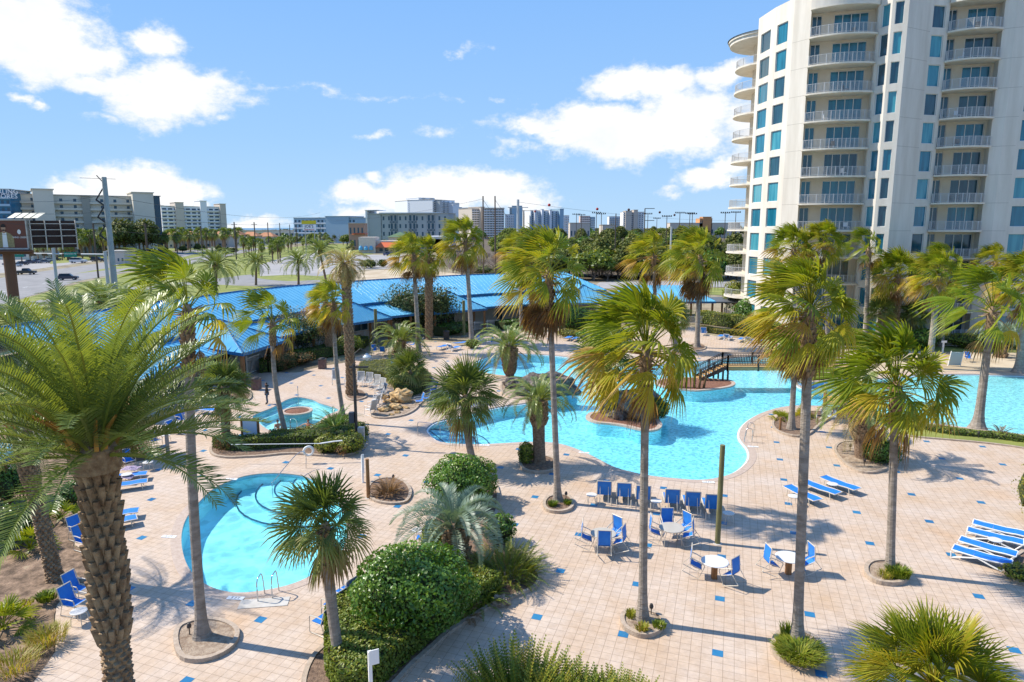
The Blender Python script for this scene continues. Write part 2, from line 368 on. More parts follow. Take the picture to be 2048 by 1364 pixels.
DECK = outline([(128,1700),(111,1303),(111,1230),(125,1195),(193,1150),(200,1120),(150,1090),(160,1060),(215,1020),(228,980),(240,940),(262,925),(305,918),(312,905),(300,885),(290,862),(300,835),(330,810),(370,795),(420,785),(470,780),(498,780),(503,765),(495,752),(524,745),(592,745),(611,741),(656,730),(692,725),(706,715),(737,707),(773,700),(800,684),(852,684),(889,684),(944,692),(970,672),(1000,664),(1041,662),(1090,664),(1123,666),(1160,675),(1250,668),(1330,655),(1380,652),(1398,662),(1438,674),(1506,677),(1563,687),(1640,700),(1700,712),(2300,712),(2700,760),(2800,1300),(2600,1700)], 2)
BIG = [Vector(p) for p in ((-9000, -200, 0), (9000, -200, 0), (9000, 9000, 0), (-9000, 9000, 0))]
s_ = lambda name, mb, mats, parent=None: tag(obj(name, mb, mats, parent), kind='structure')
s_('ground', MB().sheet([BIG, MAIN, ROUND, TUB], -.05), M_ground)
deck = s_('pool_deck', MB().sheet([DECK, MAIN, ROUND, TUB], 0), M_deck)

# blue accent tiles, every 10 by 9 pavers
BEDS = {
 'cement':   ([(347,1290),(352,1262),(375,1248),(410,1241),(445,1244),(472,1256),(480,1272),(468,1297),(435,1318),(395,1327),(360,1320)], .16, M_sandmulch, 'oval concrete edged planter around the tallest near palm trunk by the round pool'),
 'center':   ([(606,1390),(606,1351),(624,1314),(647,1290),(652,1262),(672,1232),(700,1200),(745,1140),(800,1110),(850,1092),(864,1060),(866,1020),(880,975),(920,950),(965,950),(996,975),(998,1020),(985,1055),(1000,1078),(1045,1105),(1078,1145),(1083,1160),(1070,1180),(1039,1193),(1004,1208),(968,1225),(933,1247),(897,1271),(862,1303),(826,1335),(790,1375),(740,1420),(660,1420)], .12, M_mulch, 'large kidney shaped planting bed with clipped topiary in the middle of the deck'),
 'cycadbed': ([(733,985),(742,1000),(762,1008),(790,1010),(815,1005),(824,985),(812,966),(785,957),(755,960),(738,970)], .12, M_mulch, 'small round brick edged bed holding a dead brown cycad'),
 'tubbed':   ([(419,897),(424,911),(451,917),(490,916),(525,914),(580,909),(636,913),(691,912),(721,903),(737,890),(735,872),(728,850),(705,838),(670,836),(645,852),(620,862),(585,868),(545,870),(515,872),(470,876),(435,884)], .12, M_mulch, 'long curved hedge bed below the star shaped hot tub'),
 'rockbed':  ([(743,834),(770,838),(809,832),(831,821),(843,808),(858,795),(880,778),(900,762),(880,752),(840,748),(800,738),(760,730),(720,735),(700,745),(712,760),(745,762),(770,775),(775,795),(765,810),(748,820)], .12, M_sandmulch, 'sandy bed with yellow boulders behind the curved row of grey chairs'),
 'midpalm':  ([(1038,928),(1045,941),(1062,947),(1088,948),(1111,942),(1117,928),(1105,918),(1080,914),(1052,917)], .16, M_mulch, 'round brick bed around the stout palm on the pool edge'),
 'ringtwo':  ([(1085,1010),(1092,1023),(1117,1028),(1142,1022),(1149,1008),(1140,996),(1117,992),(1094,997)], .16, M_mulch, 'brick ring bed around the tall palm left of the blue chaises'),
 'ringthree':([(1240,1238),(1245,1258),(1265,1272),(1291,1278),(1318,1270),(1332,1252),(1322,1235),(1290,1224),(1255,1225)], .18, M_sandmulch, 'brick ring bed around the palm trunk in front of the tables'),
 'ringfour': ([(1541,1290),(1545,1312),(1568,1328),(1600,1334),(1632,1326),(1645,1305),(1638,1285),(1605,1268),(1560,1266)], .18, M_sandmulch, 'brick ring bed filled with yellow green grass around the nearest slanting trunk'),
 'ringfive': ([(1728,1138),(1732,1155),(1752,1168),(1785,1173),(1812,1168),(1820,1152),(1808,1136),(1775,1125),(1742,1126)], .18, M_sandmulch, 'brick ring bed around the palm left of the four white framed loungers'),
 'phoenix':  ([(1667,902),(1680,922),(1700,938),(1725,947),(1755,947),(1785,934),(1800,910),(1790,893),(1755,884),(1705,884),(1676,888)], .14, M_sandmulch, 'teardrop brick bed around the pineapple shaped palm'),
 'twin':     ([(1543,850),(1550,862),(1568,870),(1593,875),(1620,870),(1640,852),(1663,836),(1655,826),(1630,824),(1600,826),(1570,828),(1550,836)], .14, M_mulch, 'brick edged bed with two slender palms at the pool tip'),
 'lawn':     ([(1700,824),(1745,841),(1787,866),(1830,875),(1884,880),(1964,887),(2048,898),(2200,925),(2300,900),(2200,893),(2048,872),(1948,860),(1864,850),(1815,843),(1775,833),(1735,824)], .1, M_grassy, 'low green ground cover bed along the pale shallow pool'),
 'rightbed': ([(2005,1140),(2018,1156),(2040,1168),(2100,1190),(2200,1180),(2180,1080),(2090,1075),(2050,1100),(2020,1120)], .16, M_mulch, 'brick edged shrub bed at the foot ends of the white framed loungers'),
 'dateone':  ([(690,795),(700,801),(718,801),(735,794),(728,783),(705,780),(692,785)], .12, M_mulch, 'small bed around the shaggy date palm behind the lamp post'),
 'backpalm': ([(1378,697),(1392,702),(1410,699),(1411,692),(1395,688),(1380,690)], .12, M_mulch, 'small ring bed around the slim palm near the back hedge'),
 'backbed':  ([(1325,706),(1345,712),(1368,708),(1372,699),(1352,695),(1330,698)], .12, M_mulch, 'small ring bed at the bluish palm behind the big pool'),
 'peninsula':([(1000,775),(1008,790),(1040,799),(1090,790),(1120,782),(1112,770),(1080,763),(1040,758),(1010,760)], .1, M_sandmulch, 'sandy rock bed on the spit between the two pool lobes'),
 'gatebed':  ([(440,790),(470,803),(500,800),(503,787),(492,775),(460,772),(440,778)], .12, M_mulch, 'shady bed below the spiky palm near the gate'),
 'chairbed': ([(780,712),(800,718),(830,714),(840,706),(825,700),(790,700)], .12, M_mulch, 'small bed under the stubby feather palm'),
}
BEDLOOP = {}
for k, (px, hz, mt, lab) in BEDS.items():
    l = outline(px, 3); BEDLOOP[k] = l
    t = thing('planter_bed', lab, 'planter bed')
    c = MB(); ring(c, l, -.16, 0, 0.002, hz); obj('curb', c, M_curb, t)
    obj('soil', MB().sheet([offset(l, -.155)], hz * .7), mt, t)
tb = MB(); axv, bxv = Vector((-1.09, -3.38, 0)), Vector((2.97, -1.07, 0)); hu, hv = bxv / 9 * .5, axv / 10 * .5
for i in range(-14, 9):
    for j in range(-16, 16):
        p = Vector((13.09, 29.78, 0)) + axv * i + bxv * j
        if not inside(p, DECK) or any(inside(p + d, l) for l in (MAIN, ROUND, TUB) for d in (Vector((.45,0,0)), Vector((-.45,0,0)), Vector((0,.5,0)), Vector((0,-.5,0)))): continue
        tb.add([p - hu - hv + Vector((0,0,.004)), p + hu - hv + Vector((0,0,.004)), p + hu + hv + Vector((0,0,.004)), p - hu + hv + Vector((0,0,.004))], [(0, 1, 2, 3)])
s_('deck_accent_tiles', tb, M_tileblue)

def pool(name, l, depth, wl, water, cope=.36, rim=0, plaster=M_plaster):
    r = bpy.data.objects.new(name, None); COL.objects.link(r); tag(r, kind='structure')
    b = MB(); n = len(l)
    b.sheet([offset(l, .0)], -depth, 0)
    o = len(b.v)
    for z in (-depth, -.22, -.004):
        for p in l: b.v.append((p.x, p.y, z))
    for i in range(n):
        j = (i + 1) % n
        b.f.append([o+i, o+j, o+n+j, o+n+i]); b.m.append(0); b.t.append(0.)
        b.f.append([o+n+i, o+n+j, o+2*n+j, o+2*n+i]); b.m.append(1); b.t.append(0.)
    obj('basin', b, [plaster, M_waterline], r)
    obj('water', MB().sheet([l], wl), water, r)
    c = MB(); ring(c, l, -.03, cope, -.03, .012); obj('coping', c, M_cope, r)
    if rim: c = MB(); ring(c, l, -rim, -.03, -.3, wl + .03); obj('rim', c, M_rimwhite, r)
    return r
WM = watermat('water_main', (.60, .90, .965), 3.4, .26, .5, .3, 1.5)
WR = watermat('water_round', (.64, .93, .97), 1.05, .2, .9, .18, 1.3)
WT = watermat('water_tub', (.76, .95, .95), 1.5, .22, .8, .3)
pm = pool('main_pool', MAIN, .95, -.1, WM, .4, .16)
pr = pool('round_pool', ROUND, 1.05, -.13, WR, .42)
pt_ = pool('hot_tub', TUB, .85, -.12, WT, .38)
# shallow beach floor of the right part of the main pool
xs = g(1700, 790).x; sh = MB().sheet([[p for p in MAIN if p.x > xs - 1.2]], 0)
x0_, x1_ = min(v[0] for v in sh.v), max(v[0] for v in sh.v)
sh.v = [(v[0], v[1], -.95 + .78 * min(1, (v[0] - x0_) / 9.0)) for v in sh.v]
obj('shallow_floor', sh, M_plaster2, pm)
# rounded entry steps
def clipdisc(l, c, r, k=40):
    disc = [Vector((c[0] + r*math.cos(2*math.pi*i/k), c[1] + r*math.sin(2*math.pi*i/k), 0)) for i in range(k)]
    out = list(l)
    for i in range(k):
        A, B = disc[i], disc[(i+1) % k]; inp, out = out, []
        f = lambda P: (B.x-A.x)*(P.y-A.y) - (B.y-A.y)*(P.x-A.x)
        for q in range(len(inp)):
            P, Q = inp[q-1], inp[q]; a, b = f(P), f(Q)
            if (a >= 0) != (b >= 0): out.append(P + (Q - P) * (a / (a - b)))
            if b >= 0: out.append(Q)
        if not out: return []
    return out
M_stepline = mat('step_edge_tile', (.02, .09, .16), .4)
def steps(par, l, c, rs, zs, plaster=M_plaster):
    for r, z in zip(rs, zs):
        q = clipdisc(l, c, r)
        if len(q) > 3:
            b = MB().prism(q, -1.3, z); obj('step', b, plaster, par)
            e = [p for p in q if (Vector((p.x, p.y, 0)) - Vector((c[0], c[1], 0))).length > r * .985]
            e.sort(key=lambda p: math.atan2(p.y - c[1], p.x - c[0]) % (2*math.pi))
            if len(e) > 2: obj('step_edge', MB().tube([Vector((p.x, p.y, z + .01)) for p in e], .045, 4), M_stepline, par)
pc = g(655, 952)
steps(pr, ROUND, pc, [4.9, 3.9, 2.9, 1.9], [-.85, -.66, -.48, -.3])
pc = g(855, 872); steps(pm, MAIN, pc, [4.2, 3.3, 2.4], [-.75, -.52, -.3])
# depth markings on the coping: white plates with digits
M_plate = mat('marker_white', (.75, .75, .73), .5); M_ink = mat('marker_ink', (.03, .04, .06), .6)
def text(name, s, size, m, parent, loc, rot=(0, 0, 0), ext=.004, font=None, align='CENTER'):
    cu = bpy.data.curves.new(name, 'FONT'); cu.body = s; cu.size = size; cu.extrude = ext; cu.align_x = align; cu.align_y = 'CENTER'
    cu.resolution_u = 2
    cu.materials.append(m); o = bpy.data.objects.new(name, cu); COL.objects.link(o)
    dg = bpy.context.evaluated_depsgraph_get(); me = bpy.data.meshes.new_from_object(o.evaluated_get(dg)); bpy.data.objects.remove(o)
    o = bpy.data.objects.new(name, me); COL.objects.link(o); o.parent = parent; o.location = loc; o.rotation_euler = rot
    return o
for (px, py, s, w) in [(471,1196,'5 FT','front edge of the round pool'),(338,1073,'5 FT','left edge of the round pool'),(969,890,'4 FT','near shore left of the stout palm'),(1417,964,'4 FT','near shore beside the wooden post'),
                       (1168,905,'4 FT','near shore where the pool bends right'),(1506,893,'4 FT','deck beside the pool ladder'),(463,958,'3 FT','far left edge of the round pool')]:
    p = g(px, py, .016); rz = -.1 if px < 800 else -.15
    t = thing('depth_marker', 'white depth plate in the coping, ' + w, 'depth marker', p, rz)
    obj('plate', MB().box(-.33, -.12, 0, .33, .12, .006), M_plate, t)
    text('lettering', s, .2, M_ink, t, (0, 0, .008), ext=.001)
# hot tub: bench ledge and raised round planter
c0 = g(594, 821, .2); 
t = thing('tub_planter', 'raised round mulch planter standing in the hot tub', 'planter', (c0.x, c0.y, 0))
obj('wall', MB().lathe([(1.10, -.8), (1.10, .13)], 36), mat('tub_tile', (.10, .26, .32), .4, (.20, .38, .42), 9), t)
b = MB(); b.lathe([(1.10, .12), (1.16, .13), (1.16, .21), (.92, .21), (.92, .13)], 36); obj('cap', b, M_cope, t)
obj('mulch', MB().lathe([(.93, .14), (.55, .22), (0.01, .25)], 28), mat('red_mulch', (.13, .05, .032), .95, (.30, .15, .09), 9, .9, 30), t, True)
ledge = [p for p in offset(TUB, -.55)]
b = MB(); ring(b, TUB, -.55, 0, -.8, -.42); obj('bench', b, M_plaster, pt_)
# islands
ISL = {
 'a': ([(1173,834),(1181,827),(1199,824),(1222,815),(1246,808),(1281,802),(1319,810),(1330,817),(1326,826),(1316,836),(1323,850),(1317,859),(1299,863),(1278,860),(1249,853),(1222,849),(1193,846),(1176,840)], 'curving pool island with big dark boulder and one thick trunk'),
 'b': ([(1310,765),(1325,759),(1360,756),(1398,757),(1440,760),(1461,762),(1470,768),(1461,774),(1432,779),(1400,782),(1384,782),(1340,777),(1316,771)], 'oval pool island with dead stalks where the bridge stairs land')}
for k, (px, lab) in ISL.items():
    l = outline(px, 3); BEDLOOP['isl' + k] = l
    t = thing('pool_island', lab, 'pool island')
    b = MB(); n = len(l)
    for z in (-1.22, .0):
        for p in l: b.v.append((p.x, p.y, z))
    for i in range(n): b.f.append([i, (i+1) % n, n+(i+1) % n, n+i]); b.m.append(0); b.t.append(0.)
    obj('wall', b, M_plaster, t)
    c = MB(); ring(c, l, -.28, .05, -.04, .09); obj('curb', c, M_cope, t)
    obj('mulch', MB().sheet([offset(l, -.27)], .06), mat('red_mulch', (0,0,0)), t)
# sand, lawns, roads beyond
s_('back_sand', MB().sheet([outline([(1690,700),(1700,738),(1760,747),(1835,743),(2048,742),(2300,745),(2500,720),(2300,690),(2048,690),(1800,690)], 1)], .01), M_sand)
s_('back_lawn', MB().sheet([outline([(1780,690),(1800,702),(2048,706),(2400,712),(2400,688),(2048,686)], 1)], .02), M_grassy)
s_('grass_verge', MB().sheet([[g(*p) for p in [(-400,640),(0,610),(160,566),(256,545),(381,529),(520,499),(640,489),(760,486),(800,492),(700,520),(640,572),(480,590),(250,610),(0,680),(-300,760)]]], -.03), M_grassy)
s_('side_road', MB().sheet([smooth_loop([g(*p) for p in [(-300,660),(0,612),(250,576),(400,561),(500,549),(515,556),(575,562),(640,560),(610,572),(500,572),(400,569),(250,585),(0,625),(-300,680)]], 3)], -.024), M_asphalt)
s_('parking_lot', MB().sheet([[g(*p) for p in [(520,552),(518,530),(575,512),(640,505),(700,509),(800,510),(830,515),(790,537),(700,540),(640,552),(585,549)]]], -.02), M_lot)
s_('sandy_clearing', MB().sheet([[g(*p) for p in [(640,566),(700,548),(740,541),(810,537),(900,545),(1010,560),(1000,548),(1040,530),(1090,528),(1080,545),(1100,600),(640,640)]]], -.026), M_sand)
road = s_('highway', MB().sheet([[g(*p) for p in [(-500,700),(0,610),(157,562),(256,543),(381,528),(520,498),(600,487),(700,478),(840,470),(838,468.5),(690,474),(560,485),(467,491),(330,506),(236,521),(68,545),(0,556),(-500,610)]]], -.016), M_asphalt)
s_('median', MB().sheet([[g(*p) for p in [(150,547),(241,532),(330,521),(396,508),(470,497),(560,488),(570,490),(480,500),(400,513),(330,525),(245,537)]]], -.008), M_grassy)
mk = MB()
for a, b_ in [((-300,640),(0,585)),((0,585),(160,552)),((250,527),(330,514)),((330,514),(467,494)),((250,540),(381,523)),((381,523),(520,495)),((-300,655),(60,580))]:
    A, B = g(*a, -.008), g(*b_, -.008); d = (B - A); nn = d.length; d.normalize(); w = Vector((-d.y, d.x, 0)) * .12; k = 0
    while k < nn: P, Q = A + d*k, A + d*min(nn, k+3); mk.add([P - w, Q - w, Q + w, P + w], [(0, 1, 2, 3)]); k += 12
s_('lane_markings', mk, M_road_paint)
s_('access_road', MB().sheet([[g(*p) for p in [(1180,578),(1200,564),(1300,562),(1460,563),(1600,563),(1600,574),(1460,574),(1300,573)]]], -.02), M_lot)
s_('roadside_grass', MB().sheet([[g(*p) for p in [(1300,576),(1600,575),(1600,590),(1440,590),(1300,583)]]], -.022), M_grassy)
s_('condo_lot', MB().sheet([[g(*p) for p in [(-300,560),(20,545),(190,522),(200,512),(-300,510)]]], -.022), M_lot)
s_('scrub_ground', MB().sheet([[g(*p) for p in [(860,520),(960,478),(1100,470),(1500,468),(1520,560),(1190,561),(1100,556),(1000,552),(930,548)]]], -.024), mat('scrub_soil', (.07, .055, .035), .95, (.16, .12, .075), .25, .4, 4, third=(.10, .11, .04)))
s_('palm_bed_grass', MB().sheet([[g(*p) for p in [(100,528),(240,516),(330,503),(480,489),(700,474),(700,468),(480,473),(330,480),(100,492)]]], -.012), M_grassy)
s_('sea', MB().sheet([[Vector(p) for p in ((-8900, 2100, 0), (-250, 2100, 0), (-100, 8900, 0), (-8900, 8900, 0))]], .05), mat('sea_water', (.03, .12, .22), .25, (.04, .15, .25), .01))
# ================================================================ vegetation
L_fan = leafmat('fan_leaf', [(0, (.08, .13, .012)), (.28, (.18, .24, .017)), (.48, (.34, .34, .025)), (.68, (.48, .37, .04)), (.85, (.42, .24, .08)), (1, (.20, .11, .05))], .40, .42)
L_sabal = leafmat('sabal_leaf', [(0, (.065, .11, .025)), (.4, (.14, .19, .04)), (.65, (.26, .30, .06)), (.8, (.36, .33, .11)), (1, (.26, .17, .08))], .42, .32)
L_date = leafmat('date_leaf', [(0, (.09, .14, .04)), (.4, (.18, .24, .06)), (.65, (.30, .34, .055)), (.8, (.36, .36, .06)), (1, (.42, .30, .12))], .38, .3, .45)
L_blue = leafmat('blue_leaf', [(0, (.10, .16, .12)), (.5, (.17, .25, .18)), (.8, (.26, .34, .24)), (1, (.36, .32, .17))], .42, .25, .45)
L_bush = leafmat('bush_leaf', [(0, (.035, .09, .012)), (.5, (.08, .18, .02)), (.8, (.17, .29, .03)), (1, (.28, .36, .045))], .35, .25, .5)
L_hedge = leafmat('hedge_leaf', [(0, (.06, .11, .016)), (.5, (.14, .20, .022)), (.8, (.27, .29, .035)), (1, (.40, .32, .045))], .45, .3, .4)
L_yhedge = leafmat('yellow_hedge_leaf', [(0, (.09, .11, .015)), (.5, (.20, .20, .02)), (.85, (.36, .29, .03)), (1, (.30, .17, .03))], .5, .3, .3)
L_oak = leafmat('oak_leaf', [(0, (.05, .07, .018)), (.4, (.09, .12, .026)), (.7, (.17, .185, .04)), (1, (.26, .23, .07))], .6, .2, .2)
L_olive = leafmat('oleander_leaf', [(0, (.045, .085, .03)), (.5, (.09, .13, .05)), (.8, (.22, .16, .09)), (1, (.32, .18, .12))], .5, .25, .3)
L_dry = leafmat('dry_leaf', [(0, (.14, .07, .03)), (.5, (.26, .15, .07)), (1, (.38, .25, .13))], .8, .15, .1)
L_grass = leafmat('grass_leaf', [(0, (.07, .12, .015)), (.5, (.18, .24, .02)), (.8, (.34, .34, .04)), (1, (.42, .30, .08))], .5, .35, .3)
M_trunk = mat('palm_trunk_grey', (.20, .165, .13), .9, (.35, .30, .25), 2.2, .8, 9, stretch=(1, 1, 2.6))
M_trunkb = mat('palm_trunk_brown', (.13, .08, .05), .95, (.30, .21, .14), 6, .9, 20, stretch=(1, 1, 1.6))
M_boot = mat('leaf_base', (.17, .10, .055), .9, (.38, .27, .16), 5, .6, 18)
M_bark = mat('bark', (.10, .075, .055), .95, (.20, .16, .12), 4, .7, 14)
WIND = Vector((-.85, -.1, -.1))
def perp(d):
    s = d.cross(Vector((0, 0, 1)))
    if s.length < .05: s = Vector((1, 0, 0))
    return s.normalized()
def fan_leaf(mb, o, d, Lp, Rb, rr, tint, droop=.35, wind=.25, K=15, spread=1.9, cup=.12, thin=1.0):
    """petiole from o along d, then a pleated fan of K split segments"""
    d = d.normalized(); s = perp(d); nrm = s.cross(d).normalized()
    tw = rr.uniform(-1.2, 1.2); s, nrm = s*math.cos(tw) + nrm*math.sin(tw), nrm*math.cos(tw) - s*math.sin(tw)
    dr = Vector((0, 0, -1))
    c = o + d*Lp + dr*Lp*.12 + WIND*(wind*Lp*.25)
    mb.tube([o, (o + c)/2 + d*.02 + Vector((0,0,.04*Lp)), c], [.028, .02, .014], 3, 0, False, min(1, tint + .12))
    f = (c - o).normalized() + dr*.12; f = f.normalized(); s = (s - f*s.dot(f)).normalized(); nrm = s.cross(f)
    for k in range(K):
        a = (k + .5)/K*2 - 1; th = a*spread + rr.uniform(-.03, .03)
        w = spread/K*.92*thin
        ln = Rb*(.72 + .28*math.cos(th*.8))*rr.uniform(.88, 1.06)
        def P(t, q, h=0):
            e = f*math.cos(th + q) + s*math.sin(th + q)
            bend = t*t*ln
            return c + e*ln*t + nrm*(h - cup*abs(math.sin(th))*t*ln) + dr*bend*droop*(1 + .5*max(0, t - .6)) + WIND*bend*wind
        tt = tint + rr.uniform(-.06, .1)
        p0 = c; l1, m1, r1 = P(.5, -w), P(.5, 0, .03*Rb), P(.5, w)
        l2, m2, r2 = P(.76, -w*.5), P(.76, 0, .015*Rb), P(.76, w*.5)
        tip = P(1.0, 0) + dr*ln*droop*.35
        mb.add([p0, l1, m1, r1, l2, m2, r2, tip], [(0,1,2),(0,2,3),(1,4,5,2),(2,5,6,3)], 0, tt)
        mb.add([l2, m2, r2, tip], [(0,3,1),(1,3,2)], 0, min(1, tt + .12))
def fan_crown(seed, n=34, Lp=1.0, Rb=1.0, droop=.4, wind=.3, K=15, lo=-55, dead=10, deadlen=1.0, ylo=.1, spread=1.9, core=.22, coreh=.7, thin=1.0):
    rr = random.Random(seed); mb = MB()
    mb.tube([(0,0,-coreh), (0,0,-coreh*.4), (0,0,.1)], [core*.75, core, core*.5], 8, 1)
    for k in range(n):
        u = (k + .5)/n; elv = rad(lo + (88 - lo)*(u**.8) + rr.uniform(-10, 10)); azm = k*2.39996 + rr.uniform(-.4, .4)
        d = Vector((math.cos(azm)*math.cos(elv), math.sin(azm)*math.cos(elv), math.sin(elv)))
        up = max(0, math.sin(elv)); sc = rr.uniform(.78, 1.1)*(1.0 + .12*up - .15*max(0, -math.sin(elv)))
        t = (.12 + rr.uniform(-.12, .2) if elv > .2 else .32 + rr.uniform(-.2, .3)) + ylo
        fan_leaf(mb, Vector((0,0,-coreh*.4*(1-u))) + d*core*.5, d, Lp*sc, Rb*sc, rr, t, droop*(1.35 - 1.0*up)*rr.uniform(.6, 1.3), wind*rr.uniform(.5, 1.4), K, spread*rr.uniform(.8, 1.1), thin=thin)
    for k in range(dead):
        azm = k*2.39996*1.3; elv = rad(rr.uniform(-82, -55)); d = Vector((math.cos(azm)*math.cos(elv), math.sin(azm)*math.cos(elv), math.sin(elv)))
        fan_leaf(mb, Vector((0,0,-coreh*rr.uniform(.4, 1))) + d*core*.4, d, Lp*deadlen*.8, Rb*deadlen*.8, rr, .86 + rr.uniform(0, .12), .5, wind*.5, 9, 1.2)
    for k in range(16):   # spent stalks
        azm = rr.uniform(0, 6.28); z = -coreh*rr.uniform(.2, 1); d = Vector((math.cos(azm), math.sin(azm), rr.uniform(-.3, .5)))
        mb.tube([Vector((0,0,z)) + d*core*.6, Vector((0,0,z)) + d*(core + .3)], [.05, .015], 3, 1, False)
    return mb
def frond(mb, o, azm, e0, L, rr, tint, curl=1.0, npair=34, ll=.45, wind=.1, vee=.5, lw=.035, dens=1, segs=14, hang=.25, mi=0):
    """arching feather leaf"""
    pts = []; p = Vector(o); e = e0; hd = Vector((math.cos(azm), math.sin(azm), 0)); st = L/segs
    for i in range(segs + 1):
        pts.append(p.copy()); dd = hd*math.cos(e) + Vector((0,0,math.sin(e))); p = p + dd*st + WIND*wind*st*(i/segs)
        e -= curl*(.5 + 1.2*i/segs)/segs
    mb.tube(pts, [.035*(1 - .85*i/segs)*L/2.6 for i in range(segs + 1)], 3, mi, False, min(1, tint + .25))
    for k in range(npair):
        t = .10 + .9*(k + .5)/npair; x = t*segs; i = min(segs - 1, int(x)); q = pts[i].lerp(pts[i+1], x - i)
        ax = (pts[i+1] - pts[i]).normalized(); sd_ = perp(ax); up = sd_.cross(ax).normalized()
        prof = math.sin(min(1, t*1.25 + .12)*math.pi*.5)*(1 - .72*max(0, t - .35)**1.3/.65**1.3)
        for sg in (-1, 1):
            l = ll*prof*rr.uniform(.85, 1.12); fw = .55 + .5*t
            dv = (sd_*sg + ax*fw + up*(vee + rr.uniform(-.22, .22))).normalized()
            a = q; b = q + dv*l*.55 + Vector((0,0,-hang*l*.15)); c = q + dv*l + Vector((0,0,-hang*l)) + WIND*wind*l
            w = ax*lw*.5*(L/2.6)
            mb.add([a - w*.5, a + w*.5, b + w, c, b - w], [(0,1,2,4),(4,2,3)], mi, tint + rr.uniform(-.08, .12))
def feather_crown(seed, n=40, L=2.6, curl=1.5, lo=-20, hi=85, ll=.45, npair=34, tint=.3, tvar=.2, core=.25, coreh=.4, wind=.1, vee=.5, lw=.035, dead=0, hang=.25, segs=14, corem=1, lowtint=.1):
    rr = random.Random(seed); mb = MB()
    mb.tube([(0,0,-coreh), (0,0,-coreh*.3), (0,0,.05)], [core*.8, core, core*.35], 9, corem)
    for k in range(n):
        u = (k + .5)/n; e0 = rad(lo + (hi - lo)*u**.85); az_ = k*2.39996 + rr.uniform(-.25, .25)
        frond(mb, (math.cos(az_)*core*.6, math.sin(az_)*core*.6, -coreh*.3*(1 - u)), az_, e0, L*rr.uniform(.85, 1.1)*(1 - .3*max(0, u - .75)/.25), rr, tint + rr.uniform(-tvar, tvar) + lowtint*(1 - u), curl*rr.uniform(.75, 1.25), npair, ll, wind, vee, lw, 1, segs, hang)
    for k in range(dead):
        az_ = k*2.39996*1.7; frond(mb, (math.cos(az_)*core*.6, math.sin(az_)*core*.6, -coreh*.5), az_, rad(rr.uniform(-60, -25)), L*.8, rr, .95, .9, npair//2, ll*.8, 0, .2, lw, 1, 8, .5)
    return mb
def trunk_mb(base, top, r0, r1, flare=1.0, n=10, seg=14, lean=0, rough=0, fh=.9, seed=0):
    rr = random.Random(seed); b, t = Vector(base), Vector(top); L = (t - b).length; pts = []; rs = []
    for i in range(seg + 1):
        u = (i/seg)**1.25; p = b.lerp(t, u); p += Vector((1, 0, 0))*lean*math.sin(u*math.pi)
        r = r0 + (r1 - r0)*u; h = u*L
        r *= 1 + flare*math.exp(-h/(fh*.5)); r *= 1 + rough*rr.uniform(-1, 1)
        pts.append(p); rs.append(r)
    m = MB(); m.tube(pts, rs, n, 0); return m, pts, rs
def boots(mb, pts, rs, rows, per, size, rr, mi=0, out=.9, z0=0, up=1.2):
    """spiral of cut leaf bases standing off a trunk"""
    L = (pts[-1] - pts[0]).length
    for i in range(rows):
        u = z0 + (1 - z0)*(i + .5)/rows; x = u*(len(pts) - 1); k = min(len(pts) - 2, int(x)); c = pts[k].lerp(pts[k+1], x - k); r = rs[k] + (rs[k+1] - rs[k])*(x - k)
        for j in range(per):
            a = 2*math.pi*(j + .5*(i % 2) + .13*i)/per + rr.uniform(-.06, .06); d = Vector((math.cos(a), math.sin(a), 0)); s = Vector((-d.y, d.x, 0)); q = size*rr.uniform(.8, 1.2)
            A = c + d*r*.93; w = math.pi*r/per*.95
            B = c + d*(r + out*q) + Vector((0,0,q*up))
            mb.add([A - s*w - Vector((0,0,q*.3)), A + s*w - Vector((0,0,q*.3)), B + s*w*.55, B - s*w*.55, A + s*w + Vector((0,0,q*.9)), A - s*w + Vector((0,0,q*.9)), A - Vector((0,0,q*.75)) + d*.3*q],
                   [(0,6,1,2,3),(3,2,4,5),(1,4,2),(0,3,5)], mi, rr.random())
    return mb
CROWNS = {}
def crown_mesh(key, fn, mats):
    if key not in CROWNS: CROWNS[key] = fn().mesh('crown', mats)
    return CROWNS[key]
fanv = [lambda: fan_crown(11, 60, 1.05, 1.0, .24, .48, 14, -44, 5, ylo=.16, spread=1.45), lambda: fan_crown(12, 46, 1.05, .95, .34, .65, 13, -42, 7, ylo=.22, spread=1.4), lambda: fan_crown(13, 46, 1.1, 1.0, .24, .45, 14, -50, 20, 1.1, .17, 1.45),
        lambda: fan_crown(14, 24, 1.25, 1.0, .34, .75, 13, -25, 3, .8, .1, 1.5), lambda: fan_crown(15, 56, 1.12, 1.0, .26, .6, 13, -46, 4, ylo=.15, spread=1.4), lambda: fan_crown(16, 46, 1.05, 1.05, .2, .5, 14, -36, 4, ylo=.12, spread=1.6)]
sabv = [lambda: fan_crown(21, 50, .8, 1.25, .2, .08, 20, -38, 5, 1, .22, 2.0, .26, .5, .62), lambda: fan_crown(22, 50, .85, 1.2, .22, .12, 19, -36, 6, 1, .26, 1.9, .22, .5, .62)]
